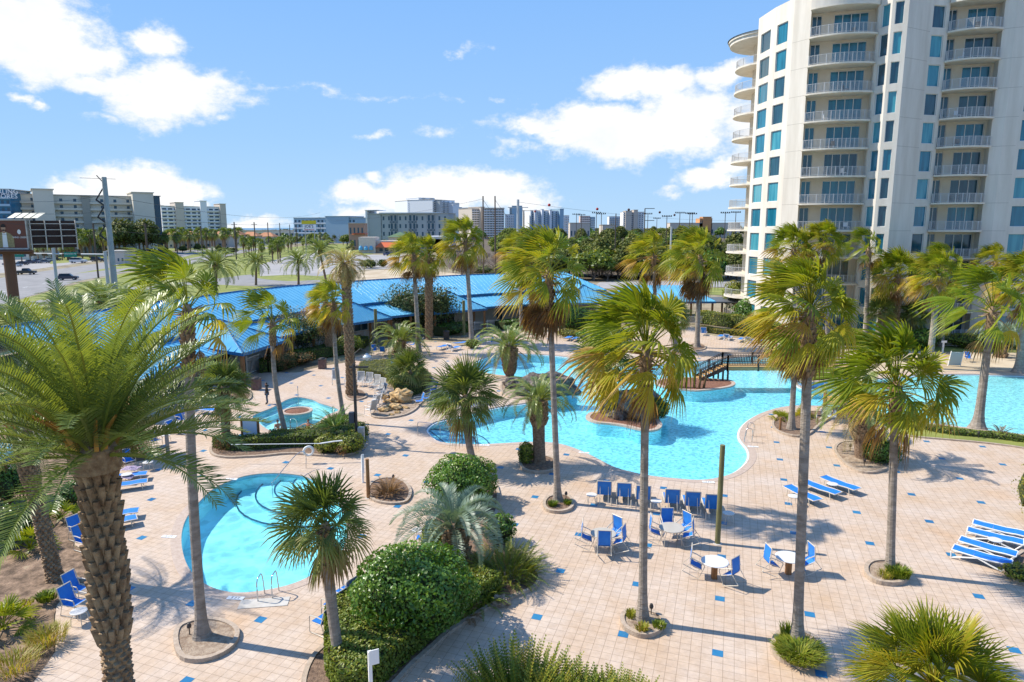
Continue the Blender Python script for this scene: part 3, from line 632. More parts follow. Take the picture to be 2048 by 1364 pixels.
def palm(kind, base, top, radius, label, group=None, tr=.13, flare=.9, lean=0, name='fan_palm', var=0, cat='palm tree', rz=None, tm=None, trtop=None, sq=1, bt=0, z0=.06):
    b = Vector((base.x, base.y, z0)); h = Vector((top.x - b.x, top.y - b.y, top.z - z0))
    t = thing(name, label, cat, b, 0, group)
    R0, rough = {'fan': (2.0, 0), 'sabal': (1.8, .02)}.get(kind, (2.9, .04)), 0
    r1 = trtop or tr*.82
    ht = h - Vector((0, 0, .35*radius/R0[0]))
    m, pts, rs = trunk_mb((0, 0, -.1), ht, tr, r1, flare, 12, 16, lean, R0[1], seed=int(abs(b.x)*10))
    if bt: boots(m, pts, rs, bt[0], bt[1], bt[2], random.Random(5), 1 if len(bt) < 5 else 1, .9, bt[3])
    elif kind == 'fan': boots(m, pts, rs, 10, 7, .13, random.Random(5), 1, .8, .86)
    elif kind == 'sabal': boots(m, pts, rs, 7, 7, .14, random.Random(5), 1, .8, .8)
    tm = tm or (M_trunk if kind in ('fan', 'sabal') else M_trunkb)
    obj('trunk', m, [tm, M_boot], t)
    if kind == 'fan': me = crown_mesh(('f', var), fanv[var], [L_fan, M_boot])
    elif kind == 'sabal': me = crown_mesh(('s', var), sabv[var], [L_sabal, M_boot])
    elif kind == 'date': me = crown_mesh('d', lambda: feather_crown(31, 46, 2.7, 1.5, -35, 82, .5, 36, .3, .2, .3, .5, .12, .45, .05), [L_date, M_boot])
    elif kind == 'datedry': me = crown_mesh('dd', lambda: feather_crown(32, 60, 2.6, 1.9, -75, 82, .5, 34, .88, .14, .35, .6, .15, .35, .045, 16, .5, lowtint=.15), [L_date, M_boot])
    elif kind == 'canary': me = crown_mesh('c', lambda: feather_crown(33, 34, 2.8, 2.0, 0, 82, .46, 44, .36, .18, .42, .5, .05, .4, .045, 8), [L_date, M_boot])
    elif kind == 'pindo': me = crown_mesh('p', lambda: feather_crown(34, 36, 2.6, 2.3, 5, 84, .48, 40, .45, .25, .25, .4, .05, .8, .045, 4, .05), [L_blue, M_boot])
    c = bpy.data.objects.new('crown', me); COL.objects.link(c); c.parent = t; c.location = h
    c.rotation_euler = (0, 0, R.uniform(-.3, .3) if rz is None else rz); q = radius/R0[0]; c.scale = (q, q, q*sq)
    return t
def palmpx(kind, bp, cp, rpx, label, **k):
    b = g(*bp); t = atY(cp[0], cp[1] + (.02*rpx if kind == 'fan' else 0), b.y); rad_ = rpx/F*(b.y*cc - (t.z - CH)*ss); return palm(kind, b, t, rad_, label, **k)

GP = 'tall fan palms around the pools'
# near and middle fan palms: foot, heart of crown, crown radius in picture points
P_ = [
 ('fan', (405,1278), (374,612), 118, 'huge fan palm with smooth pale trunk rising from the oval concrete planter', dict(tr=.17, flare=1.3, var=3, lean=-.1, trtop=.145)),
 ('fan', (1116,1005), (1098,538), 92, 'tall straight fan palm left of the blue chaises, ragged crown blown to the left', dict(tr=.165, flare=1.1, var=2)),
 ('fan', (1285,1245), (1292,692), 128, 'tallest looking fan palm, trunk rising in front of the dining tables', dict(tr=.15, flare=1.3, var=4, trtop=.13)),
 ('fan', (1594,1290), (1620,612), 116, 'nearest fan palm with grey slanting trunk in yellow green grass ring', dict(tr=.16, flare=1.3, var=0, trtop=.145)),
 ('fan', (1780,1145), (1793,765), 122, 'shorter fan palm left of the four white framed loungers, brown skirt under its crown', dict(tr=.165, flare=.6, var=5, trtop=.15)),
 ('fan', (1955,856), (1985,615), 88, 'leaning fan palm with pale trunk in the green strip beside the shallow pool', dict(tr=.3, flare=1.2, var=3, trtop=.22)),
 ('fan', (573,873), (545,640), 66, 'fan palm with bent pale trunk in the hedge below the hot tub', dict(tr=.17, flare=.4, var=3, lean=-.3, trtop=.14)),
 ('fan', (689,845), (667,602), 52, 'slender fan palm in the hedge bed right of the hot tub', dict(tr=.16, flare=.4, var=1, lean=-.2, trtop=.13)),
 ('fan', (660,712), (653,600), 40, 'brown booted fan palm in the hedge in front of the long blue roof', dict(tr=.3, flare=.3, var=1, bt=(26, 7, .22, .1), tm=M_trunkb)),
 ('fan', (838,704), (827,505), 48, 'fan palm with pale trunk behind the stubby feather palm', dict(tr=.27, flare=.5, var=1, trtop=.2)),
 ('fan', (858,678), (858,508), 44, 'fan palm with rough dark trunk before the bushy shrub at the blue building', dict(tr=.33, flare=.3, var=0, bt=(40, 7, .2, .05), tm=M_trunkb, trtop=.4)),
 ('fan', (944,688), (932,478), 52, 'fan palm with light trunk growing from a small round shrub', dict(tr=.3, flare=.8, var=0, trtop=.22)),
 ('fan', (1043,662), (1038,496), 40, 'thin grey fan palm behind the feather palm at the pool lobe', dict(tr=.27, flare=.4, var=1)),
 ('fan', (1058,660), (1057,520), 42, 'bent brown trunked fan palm beside the thin grey one', dict(tr=.28, flare=.2, var=2, lean=.4, tm=M_trunkb, bt=(20, 6, .2, .2))),
 ('fan', (1394,695), (1400,510), 62, 'slim fan palm in a ring bed near the back hedge', dict(tr=.3, flare=.7, var=2, trtop=.2)),
 ('fan', (1312,655), (1308,508), 55, 'fan palm half hidden behind the tallest one, left of the back hedge', dict(tr=.27, flare=.4, var=1)),
 ('sabal', (1214,828), (1213,722), 62, 'thick patterned trunk palm on the curving pool island', dict(tr=.36, flare=.25, var=0, bt=(30, 9, .16, 0), name='sabal_palm', trtop=.34)),
 ('fan', (1582,860), (1592,692), 58, 'left of the two slender palms at the pool tip', dict(tr=.2, flare=1.1, var=1, trtop=.16)),
 ('fan', (1606,832), (1618,700), 52, 'right of the two slender palms at the pool tip', dict(tr=.22, flare=.4, var=0, trtop=.19)),
 ('fan', (1603,692), (1588,495), 48, 'fan palm against the left corner of the white tower', dict(tr=.22, flare=.4, var=4)),
 ('fan', (1656,692), (1650,482), 46, 'tallest fan palm in front of the middle balconies of the tower', dict(tr=.27, flare=.4, var=0)),
 ('fan', (1731,690), (1738,494), 40, 'fan palm with white trunk in front of the narrow twin windows', dict(tr=.28, flare=.4, var=3)),
 ('fan', (1790,692), (1797,548), 52, 'fan palm with thick brown neck in front of the blank tower wall', dict(tr=.25, flare=.4, var=4, bt=(14, 7, .25, .45))),
 ('fan', (1858,737), (1878,548), 56, 'leaning white trunked fan palm behind the shallow pool', dict(tr=.33, flare=.9, var=0, trtop=.22)),
 ('fan', (1882,694), (1893,528), 44, 'fan palm in front of the right hand balconies', dict(tr=.29, flare=.4, var=3)),
 ('fan', (1990,695), (1992,520), 40, 'small crowned fan palm against the blank wall near the right picture edge', dict(tr=.26, flare=.4, var=1)),
 ('fan', (2037,745), (2060,560), 70, 'flared pale trunk fan palm at the far right behind the shallow pool', dict(tr=.36, flare=1.0, var=0, trtop=.24)),
 ('sabal', (1762,692), (1763,622), 30, 'small round headed palm at the foot of the narrow twin windows', dict(tr=.3, flare=.2, var=1, name='sabal_palm')),
 ('sabal', (1832,692), (1828,628), 32, 'low round headed palm in front of the ground floor wall', dict(tr=.3, flare=.2, var=0, name='sabal_palm')),
 ('sabal', (1349,704), (1350,632), 36, 'bluish green palm with dark trunk behind the big pool', dict(tr=.38, flare=.3, var=1, name='sabal_palm')),
 ('sabal', (1090,652), (1091,616), 22, 'small dark fan palm beside the cream wall under the blue eave', dict(tr=.16, flare=.2, var=1, name='sabal_palm')),
 ('sabal', (453,880), (446,775), 55, 'spiky headed palm with brown trunk left of the hot tub', dict(tr=.26, flare=.2, var=0, name='sabal_palm', tm=M_trunkb, trtop=.3)),
 ('sabal', (949,934), (932,792), 74, 'round headed palm with curved grey trunk at the pool steps', dict(tr=.21, flare=.3, var=0, name='sabal_palm', lean=-.15, trtop=.19)),
 ('sabal', (683,1348), (650,1048), 96, 'stocky fan palm overhanging the round pool, trunk beside the clipped topiary', dict(tr=.165, flare=.3, var=1, name='sabal_palm', lean=-.06, trtop=.17)),
 ('sabal', (824,785), (820,742), 44, 'short green fan palm in the sandy bed above the yellow boulders', dict(tr=.22, flare=.2, var=1, name='sabal_palm', bt=(8, 6, .2, .1))),
 ('sabal', (256,915), (250,838), 58, 'short fan palm behind the giant date palm trunk, by the towel chairs', dict(tr=.24, flare=.2, var=1, name='sabal_palm', tm=M_trunkb)),
 ('datedry', (704,790), (690,525), 66, 'date palm with dry golden drooping crown behind the lamp post', dict(tr=.30, flare=.4, name='date_palm', bt=(48, 8, .17, .0), trtop=.32)),
 ('canary', (1079,928), (1076,795), 92, 'stout feather palm with swollen neck on the pool edge left of centre', dict(tr=.34, flare=.35, name='feather_palm', trtop=.42, bt=(10, 10, .22, .72))),
 ('canary', (1020,752), (1017,688), 88, 'dark bulb trunked feather palm standing in the far pool lobe', dict(tr=.38, flare=.1, name='feather_palm', trtop=.78, bt=(14, 12, .22, .2))),
 ('canary', (799,710), (800,678), 74, 'stubby bright green feather palm near the far lounge chairs', dict(tr=.45, flare=.1, name='feather_palm', trtop=.5, bt=(8, 11, .25, 0))),
 ('canary', (1724,918), (1722,800), 125, 'pineapple shaped feather palm left of the shallow pool, casting a star of shadow', dict(tr=.34, flare=.25, name='feather_palm', trtop=.62, bt=(16, 11, .24, .5))),
 ('pindo', (918,1136), (908,1050), 150, 'silver blue arching palm in the middle planting bed', dict(tr=.27, flare=.2, name='silver_palm', trtop=.33, bt=(11, 9, .3, 0), sq=.95)),
 ('pindo', (2002,715), (2005,668), 58, 'pale silver palm in the lawn below the tower', dict(tr=.35, flare=.2, name='silver_palm', bt=(6, 8, .3, 0))),
]
SPIN = {0: .3, 1: 1.4, 2: 2.7, 3: .9, 4: 2.1}
for i, (kind, bp, cp, rp, lab, kw) in enumerate(P_):
    kw = dict(kw); kw.setdefault('rz', SPIN.get(i, None) if kind != 'fan' else R.uniform(-.35, .35))
    palmpx(kind, bp, cp, rp, lab, **kw)
# ================================================================ giant date palms, shrubs, hedges, trees
def bigdate(name, label, base, heart, L, seed, n=64, rows=58, r0=.3, r1=.36, per=11, q=.17, npair=52, curl=1.25, lo=-28, hang=.22, topboot=True):
    b = Vector((base.x, base.y, 0)); h = heart - b
    t = thing(name, label, 'palm tree', b)
    m, pts, rs = trunk_mb((0, 0, -.1), h - Vector((0, 0, .45)), r0, r1, .25, 14, 22, 0, .02)
    boots(m, pts, rs, rows, per, q, random.Random(3), 1, .8, 0, .55)
    k = len(pts); up = pts[int(k*.72):]; ur = [r + .03 for r in rs[int(k*.72):]]
    boots(m, up, ur, 15, 11, .2, random.Random(4), 1, .6, 0, .9)
    obj('trunk', m, [M_trunkb, M_boot], t)
    rr = random.Random(seed); mb = MB(); mb.tube([(0,0,-.6), (0,0,-.2), (0,0,.3)], [.4, .42, .16], 10, 1)
    for i in range(n):
        u = (i + .5)/n; e0 = rad(lo + (86 - lo)*u**.72); az_ = i*2.39996 + rr.uniform(-.2, .2)
        frond(mb, (math.cos(az_)*.24, math.sin(az_)*.24, -.35*(1 - u)), az_, e0, L*rr.uniform(.88, 1.06)*(1 + .14*max(0, u - .5)/.5), rr, .30 + rr.uniform(-.16, .2) + .12*u, curl*rr.uniform(.7, 1.25), npair, .56, .04, .55, .032, 1, 16, hang)
    for i in range(26):
        az_ = rr.uniform(0, 6.28); d = Vector((math.cos(az_), math.sin(az_), 0))
        mb.tube([d*.3 + Vector((0,0,-.3)), d*.55 + Vector((0,0,.25)), d*.85 + Vector((0,0,.5))], [.05, .035, .02], 4, 2, False)
    o = obj('crown', mb, [L_date, M_boot, mat('orange_stalk', (.50, .25, .05), .6)], t); o.location = h
    return t
hb = atY(186, 872, 11.3)
bigdate('date_palm', 'giant date palm in the near left corner with shaggy booted trunk', Vector((hb.x, 11.3, 0)), hb, 2.7, 41, 72, rows=104, r0=.17, r1=.21, per=8, q=.08, npair=60, curl=.85, lo=0, hang=.12)
b2 = g(111, 1158); h2 = atY(38, 845, b2.y + .4)
bigdate('date_palm', 'second date palm with leaning booted trunk behind the giant one', b2, h2, 2.9, 42, 44, 46, .2, .24, 9, .13, 36)
for (bp, cp, rp, lab) in [((432,592),(432,528),66,'grey green feather palm behind the far left end of the blue roof'),((512,570),(512,522),42,'feather palm left of the side road bend'),
                          ((597,570),(597,520),44,'feather palm right of the side road bend'),((655,575),(640,500),50,'bluish feather palm beyond the roof, behind the dry date palm'),
                          ((205,700),(203,598),78,'tall bluish feather palm behind the giant date palm crown'),((300,690),(305,640),60,'feather palm crowded behind the huge fan palm'),
                          ((265,720),(250,612),82,'feather palm squeezed between the giant crown and the huge fan palm'),((350,640),(345,590),58,'feather palm at the far left end of the blue roof'),((150,730),(140,620),80,'feather palm rising behind the top of the giant crown'),
                          ((60,740),(25,640),85,'feather palm at the left picture edge under the billboard'),((100,690),(110,610),40,'low feather palm near the dark highway car')]:
    palmpx('date', bp, cp, rp, lab, tr=.28, flare=.2, name='date_palm')
R2 = random.Random(19)
def leafq(mb, p, nrm, s, rr, tint, long=1.6, mi=0):
    a = Vector((rr.gauss(0, 1), rr.gauss(0, 1), rr.gauss(0, 1))); u = nrm.cross(a)
    if u.length < 1e-3: return
    u = u.normalized(); v = nrm.cross(u).normalized(); sl_ = s*rr.uniform(.7, 1.25); w = sl_/long
    mb.add([p - u*sl_, p + v*w + nrm*w*.25, p + u*sl_, p - v*w], [(0,1,2,3)], mi, tint)
def blob(mb, ells, n, s, rr, base=.3, var=.25, long=1.6, core=.8, rough=.16, zmin=.03, coremi=1, lump=5.0, fill=.3, topt=.12):
    tot = sum((e[3]*e[4] + e[4]*e[5] + e[3]*e[5]) for e in ells)
    for (cx, cy, cz, rx, ry, rz) in ells:
        k = int(n*(rx*ry + ry*rz + rx*rz)/tot); ph = [rr.uniform(0, 6.28) for _ in range(6)]
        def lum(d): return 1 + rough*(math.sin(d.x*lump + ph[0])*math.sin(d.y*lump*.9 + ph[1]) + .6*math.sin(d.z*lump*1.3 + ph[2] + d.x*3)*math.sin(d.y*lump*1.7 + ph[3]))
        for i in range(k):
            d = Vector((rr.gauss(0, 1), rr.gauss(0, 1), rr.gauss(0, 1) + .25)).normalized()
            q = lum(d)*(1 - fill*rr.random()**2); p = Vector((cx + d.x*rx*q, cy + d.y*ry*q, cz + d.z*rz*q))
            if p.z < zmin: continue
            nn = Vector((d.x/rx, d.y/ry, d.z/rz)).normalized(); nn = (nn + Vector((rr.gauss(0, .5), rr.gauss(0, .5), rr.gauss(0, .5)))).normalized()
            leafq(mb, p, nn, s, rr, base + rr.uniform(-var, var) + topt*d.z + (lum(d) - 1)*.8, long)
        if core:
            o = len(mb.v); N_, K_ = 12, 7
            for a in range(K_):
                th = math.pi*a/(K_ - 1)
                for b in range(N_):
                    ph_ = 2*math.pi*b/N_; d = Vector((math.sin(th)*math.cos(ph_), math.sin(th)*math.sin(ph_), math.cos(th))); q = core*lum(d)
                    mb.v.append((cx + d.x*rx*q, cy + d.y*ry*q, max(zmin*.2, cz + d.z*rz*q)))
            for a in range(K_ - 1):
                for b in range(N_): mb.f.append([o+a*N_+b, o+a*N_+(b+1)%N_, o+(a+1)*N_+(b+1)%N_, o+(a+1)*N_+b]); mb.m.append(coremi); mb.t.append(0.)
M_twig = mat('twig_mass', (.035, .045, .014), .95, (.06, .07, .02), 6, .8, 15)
def shrub(px, w, h, label, lm=None, n=1500, s=.06, name='shrub', cat='shrub', dep=None, base=.35, multi=1, core=.8, cz=.5, rough=.16, long=1.6, d0=0, group=None, seed=1, fill=.3, stems=0, var=.25):
    b = g(*px); rr = random.Random(seed + int(px[0])); t = thing(name, label, cat, (b.x, b.y + d0, .03), 0, group); mb = MB()
    dep = dep or w; ells = []
    if multi == 1: ells = [(0, 0, h*cz, w/2, dep/2, h*(1 - cz))]
    else:
        for i in range(multi):
            a = 6.28*i/multi + rr.random(); q = .45; ells.append((math.cos(a)*w*.26, math.sin(a)*dep*.26, h*(cz + rr.uniform(-.08, .06)), w*.3, dep*.3, h*(1 - cz)*rr.uniform(.8, 1)))
        ells.append((0, 0, h*cz, w*.34, dep*.34, h*(1 - cz)))
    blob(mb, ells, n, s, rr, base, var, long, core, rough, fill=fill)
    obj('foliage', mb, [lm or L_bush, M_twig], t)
    if stems:
        m = MB()
        for i in range(stems):
            a = 6.28*i/stems; m.tube([(math.cos(a)*.15, math.sin(a)*.15, -.05), (math.cos(a)*w*.12, math.sin(a)*w*.12, h*.35), (math.cos(a)*w*.25, math.sin(a)*w*.25, h*.62)], [.06, .045, .02], 5)
        obj('stem', m, M_bark, t)
    return t
def hedge(pix, w, h, label, lm=None, dens=110, s=.055, name='hedge', base=.35, close=False, seed=3, z0=.06, var=.25):
    pts = [g(*p) for p in pix]; b = pts[0].copy(); rr = random.Random(seed); t = thing(name, label, 'hedge', (b.x, b.y, z0)); mb = MB()
    pts = smooth_loop([p - b for p in pts], 4, False)
    for i in range(len(pts) - 1):
        A, B = pts[i], pts[i+1]; d = B - A; L = d.length
        if L < 1e-4: continue
        d.normalize(); nn = Vector((-d.y, d.x, 0))
        for k in range(int(L*(w + 2*h)*dens)):
            u = rr.random()*L; q = rr.random()*(w + 2*h); wob = .06*math.sin(u*2.1 + i) + rr.uniform(-.05, .04)
            if q < h: p = A + d*u - nn*(w/2 + wob) + Vector((0,0,q)); nr = -nn
            elif q < h + w: p = A + d*u + nn*(q - h - w/2) + Vector((0,0,h + wob - .08*abs(q - h - w/2))); nr = Vector((0,0,1))
            else: p = A + d*u + nn*(w/2 + wob) + Vector((0,0,q - h - w)); nr = nn
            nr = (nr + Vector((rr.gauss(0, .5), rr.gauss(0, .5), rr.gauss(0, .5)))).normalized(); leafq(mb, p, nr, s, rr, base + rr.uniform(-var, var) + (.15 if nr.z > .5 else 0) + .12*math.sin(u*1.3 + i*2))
        M = Matrix(((d.x, nn.x, 0, A.x), (d.y, nn.y, 0, A.y), (0, 0, 1, 0), (0, 0, 0, 1)))
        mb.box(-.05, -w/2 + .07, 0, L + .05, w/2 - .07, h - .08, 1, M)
    obj('foliage', mb, [lm or L_hedge, M_twig], t); return t
def areahedge(loop, h, label, lm, n, s, name='hedge', base=.4, z0=.05, seed=5, var=.25, bumpy=.1):
    """flat or wavy clipped mass over an area of the ground"""
    l = loop if area(loop) > 0 else loop[::-1]; c = sum(l, Vector((0,0,0)))/len(l); t = thing(name, label, 'hedge', (c.x, c.y, z0)); rr = random.Random(seed); mb = MB()
    l = [p - c for p in l]; xs = [p.x for p in l]; ys = [p.y for p in l]; H = lambda x, y: h*(1 + bumpy*math.sin(x*1.7 + 1)*math.sin(y*1.3) + bumpy*.5*math.sin(x*4.1)*math.sin(y*3.7))
    A = abs(area(l)); per = sum((l[i] - l[i-1]).length for i in range(len(l))); nt_ = int(n*A/(A + per*h)); k = 0
    while k < nt_:
        p = Vector((rr.uniform(min(xs), max(xs)), rr.uniform(min(ys), max(ys)), 0))
        if not inside(p, l): continue
        k += 1; p.z = H(p.x, p.y) + rr.uniform(-.06, .05); nr = (Vector((0,0,1)) + Vector((rr.gauss(0, .5), rr.gauss(0, .5), 0))).normalized(); leafq(mb, p, nr, s, rr, base + .1 + rr.uniform(-var, var) + .1*math.sin(p.x*2.3)*math.sin(p.y*1.9))
    o = offset(l, .03)
    for i in range(len(o)):
        a, b = o[i-1], o[i]; d = (b - a)
        for _ in range(int((n - nt_)*d.length/per)):
            p = a.lerp(b, rr.random()); p.z = rr.random()*h; nr = Vector((d.y, -d.x, 0)).normalized(); nr = (nr + Vector((rr.gauss(0, .5), rr.gauss(0, .5), rr.gauss(0, .5)))).normalized(); leafq(mb, p + nr*rr.uniform(-.04, .06), nr, s, rr, base + rr.uniform(-var, var))
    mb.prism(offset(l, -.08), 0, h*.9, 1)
    obj('foliage', mb, [lm, M_twig], t); return t
# middle bed
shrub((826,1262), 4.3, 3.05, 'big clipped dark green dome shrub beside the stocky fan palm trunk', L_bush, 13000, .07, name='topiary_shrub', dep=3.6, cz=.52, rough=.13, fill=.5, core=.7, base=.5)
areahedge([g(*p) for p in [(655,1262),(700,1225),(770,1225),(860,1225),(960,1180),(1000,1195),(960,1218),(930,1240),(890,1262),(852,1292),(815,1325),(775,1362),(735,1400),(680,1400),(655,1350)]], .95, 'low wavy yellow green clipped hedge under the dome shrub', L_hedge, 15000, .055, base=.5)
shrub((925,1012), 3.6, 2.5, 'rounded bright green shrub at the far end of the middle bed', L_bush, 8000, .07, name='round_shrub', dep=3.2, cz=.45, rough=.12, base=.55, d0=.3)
def tuft(px, r, h, n, label, lm, name='ornamental_grass', cat='ornamental plant', w=.02, base=.4, seed=1, arch=.5, d0=0, group=None, var=.25, blades=1, z=.05):
    b = g(*px); rr = random.Random(seed + int(px[0])); t = thing(name, label, cat, (b.x, b.y + d0, z), 0, group); mb = MB()
    for i in range(n):
        a = rr.uniform(0, 6.28); q = math.sqrt(rr.random())*r*.7; o = Vector((math.cos(a)*q, math.sin(a)*q, 0)); a2 = a + rr.uniform(-.7, .7); d = Vector((math.cos(a2), math.sin(a2), 0)); hh = h*rr.uniform(.6, 1.1)
        s = Vector((-d.y, d.x, 0))*w; p1 = o + d*r*.25*arch + Vector((0,0,hh*.6)); p2 = o + d*r*.75*arch*rr.uniform(.6, 1.3) + Vector((0,0,hh*(1 - .25*arch)))
        mb.add([o - s*.7, o + s*.7, p1 + s, p1 - s, p2], [(0,1,2,3),(3,2,4)], 0, base + rr.uniform(-var, var))
    obj('foliage', mb, lm, t); return t
def coontie(px, w, h, n, label, seed=1, lm=None, L=1.0, base=.55, name='cycad', cat='cycad', curl=1.3, ll=.14, d0=0, lo=10, wind=.0, npair=20, lw=.05, z=.05, var=.2, lowtint=0):
    b = g(*px); rr = random.Random(seed); t = thing(name, label, cat, (b.x, b.y + d0, z)); mb = MB()
    for i in range(n):
        a = i*2.39996; q = w*.5*math.sqrt((i + .5)/n)*.6; frond(mb, (math.cos(a)*q, math.sin(a)*q, .02), a + rr.uniform(-.3, .3), rad(rr.uniform(lo, 84)), L*rr.uniform(.7, 1.1), rr, base + rr.uniform(-var, var), curl, npair, ll, wind, .5, lw*2.6/L*.6, 1, 7, .15)
    obj('foliage', mb, lm or L_date, t); return t
coontie((1012,1150), 3.6, 1.1, 230, 'feathery yellow green cycad mound at the right edge of the middle bed', 3, L_hedge, 1.25, .6, lo=25)
coontie((955,1205), 2.0, .8, 80, 'low yellow green cycad clump in front of the feathery mound', 4, L_hedge, .9, .62, lo=20)
coontie((930,1235), .9, .5, 20, 'small rusty orange fern clump at the curb of the middle bed', 14, L_dry, .6, .5, lo=20)
shrub((872,1110), 1.3, 1.5, 'yellow green leafy shrub left of the silver palm trunk', L_hedge, 1500, .07, base=.6)
shrub((1000,1085), 1.5, 1.3, 'small leafy shrub right of the silver palm trunk', L_bush, 1500, .06, base=.5)
# foreground bottom shrubs
for i, (px, w, h, lab) in enumerate([((1040,1440), 2.3, 1.75, 'left clump of narrow leaved foreground shrub at the bottom edge'), ((1150,1470), 2.1, 1.5, 'middle clump of narrow leaved foreground shrub at the bottom edge'), ((1235,1480), 2.0, 1.4, 'right clump of narrow leaved foreground shrub at the bottom edge')]):
    coontie(px, w*1.7, h, 430, lab, 30 + i, L_hedge, h*.95, .62, 'leafy_shrub', 'shrub', .4, .15, lo=52, npair=16, lw=.085, var=.3)
# foreground palmetto
hp = atY(1868, 1372, 13.2); t = thing('palmetto', 'large spiky yellow green fan palm filling the near right corner', 'palm tree', (hp.x, 13.2, 0))
obj('trunk', trunk_mb((0,0,-.1), (0,0,hp.z - .4), .2, .22, .3, 12, 10)[0], M_trunkb, t)
rr_ = random.Random(77); mb = MB(); mb.tube([(0,0,-.7), (0,0,.1)], [.24, .2], 8, 1)
for k in range(46):
    u = (k + .5)/46; elv = rad(-15 + 100*u**.8); azm = k*2.39996; d = Vector((math.cos(azm)*math.cos(elv), math.sin(azm)*math.cos(elv), math.sin(elv)))
    fan_leaf(mb, d*.12, d, .78*rr_.uniform(.8, 1.15), 1.1*rr_.uniform(.85, 1.1), rr_, .34 + rr_.uniform(-.14, .2), .06, .02, 26, 1.5, .05, .6)
o_ = obj('crown', mb, [L_fan, M_boot], t); o_.location = (0, 0, hp.z)
# left planting area
s_('left_mulch', MB().sheet([[g(*p) for p in [(110,1700),(108,1303),(108,1228),(122,1195),(190,1150),(197,1120),(146,1090),(157,1060),(212,1018),(225,978),(236,940),(260,922),(302,916),(309,905),(296,885),(286,862),(296,833),(200,800),(0,860),(-400,1000),(-900,1300),(-900,1700)]]], -.02), mat('dry_mulch', (.10, .065, .04), .95, (.30, .20, .13), 2.2, .9, 12, lo=.38, hi=.62, third=(.36, .28, .18)))
for i, (px, r, h, n, lab, kw) in enumerate([((95,1205), .45, .35, 160, 'small bright green clump in the mulch left of the two chairs', dict(w=.03, base=.4)),
    ((55,1215), .3, .22, 60, 'tiny dry tuft near the left picture edge', dict(base=.85)), ((95,1290), .8, .5, 420, 'dry tan grass clump beside the lower left curb', dict(base=.9, w=.012)),
    ((30,1345), .9, .5, 300, 'dry orange grass clump at the bottom left corner', dict(base=.92, w=.012)), ((1770,1160), .38, .3, 120, 'low yellow grass on the left of the ring by the loungers', dict(base=.8, w=.015)),
    ((1796,1158), .55, .45, 420, 'bright green grass clump on the right of the ring by the loungers', dict(base=.45)), ((1598,1318), .95, .42, 800, 'yellow green grass filling the nearest ring bed', dict(base=.6)),
    ((1575,1278), .35, .5, 160, 'small green grass clump behind the nearest slanting trunk', dict(base=.5)), ((1262,1240), .25, .3, 90, 'small yellow grass clump left of the tallest trunk', dict(base=.75)),
    ((1283,1268), .3, .3, 110, 'dry golden grass clump in front of the tallest trunk', dict(base=.85)), ((1318,1262), .3, .25, 120, 'green grass clump right of the tallest trunk', dict(base=.45)),
    ((1105,1015), .35, .25, 130, 'dark green clump in the ring left of the blue chaises', dict(base=.2)), ((1135,1012), .3, .25, 110, 'low green clump beside the garden light of the ring', dict(base=.3))]):
    tuft(px, r, h, n, lab, L_grass, seed=i, z=.12, **kw)
def palmetto(px, r, n, label, lm=L_fan, h=.5, seed=1, base=.1, K=12):
    b = g(*px); rr = random.Random(seed); t = thing('dwarf_palmetto', label, 'palmetto', (b.x, b.y, .02)); mb = MB()
    for k in range(n):
        elv = rad(12 + 70*(k + .5)/n); azm = k*2.39996; d = Vector((math.cos(azm)*math.cos(elv), math.sin(azm)*math.cos(elv), math.sin(elv)))
        fan_leaf(mb, d*.05, d, r*.5*rr.uniform(.8, 1.2), r*.55, rr, base + rr.uniform(0, .2), .1, .02, K, 1.5, .05)
    obj('foliage', mb, lm, t)
palmetto((60,1098), 1.25, 16, 'dwarf palmetto between the two date palm trunks and the left edge', seed=2, base=.15)
palmetto((118,1040), 1.1, 14, 'dwarf palmetto behind the second date palm trunk', seed=3)
palmetto((5,1260), 1.3, 14, 'dwarf palmetto cut by the lower left picture edge', seed=4, base=.2)
palmetto((1560,842), .9, 12, 'small fan palm seedling left of the slender palms', seed=5, base=.25)
palmetto((1608,836), .9, 12, 'small yellowish fan palm seedling between the slender palms', seed=6, base=.4)
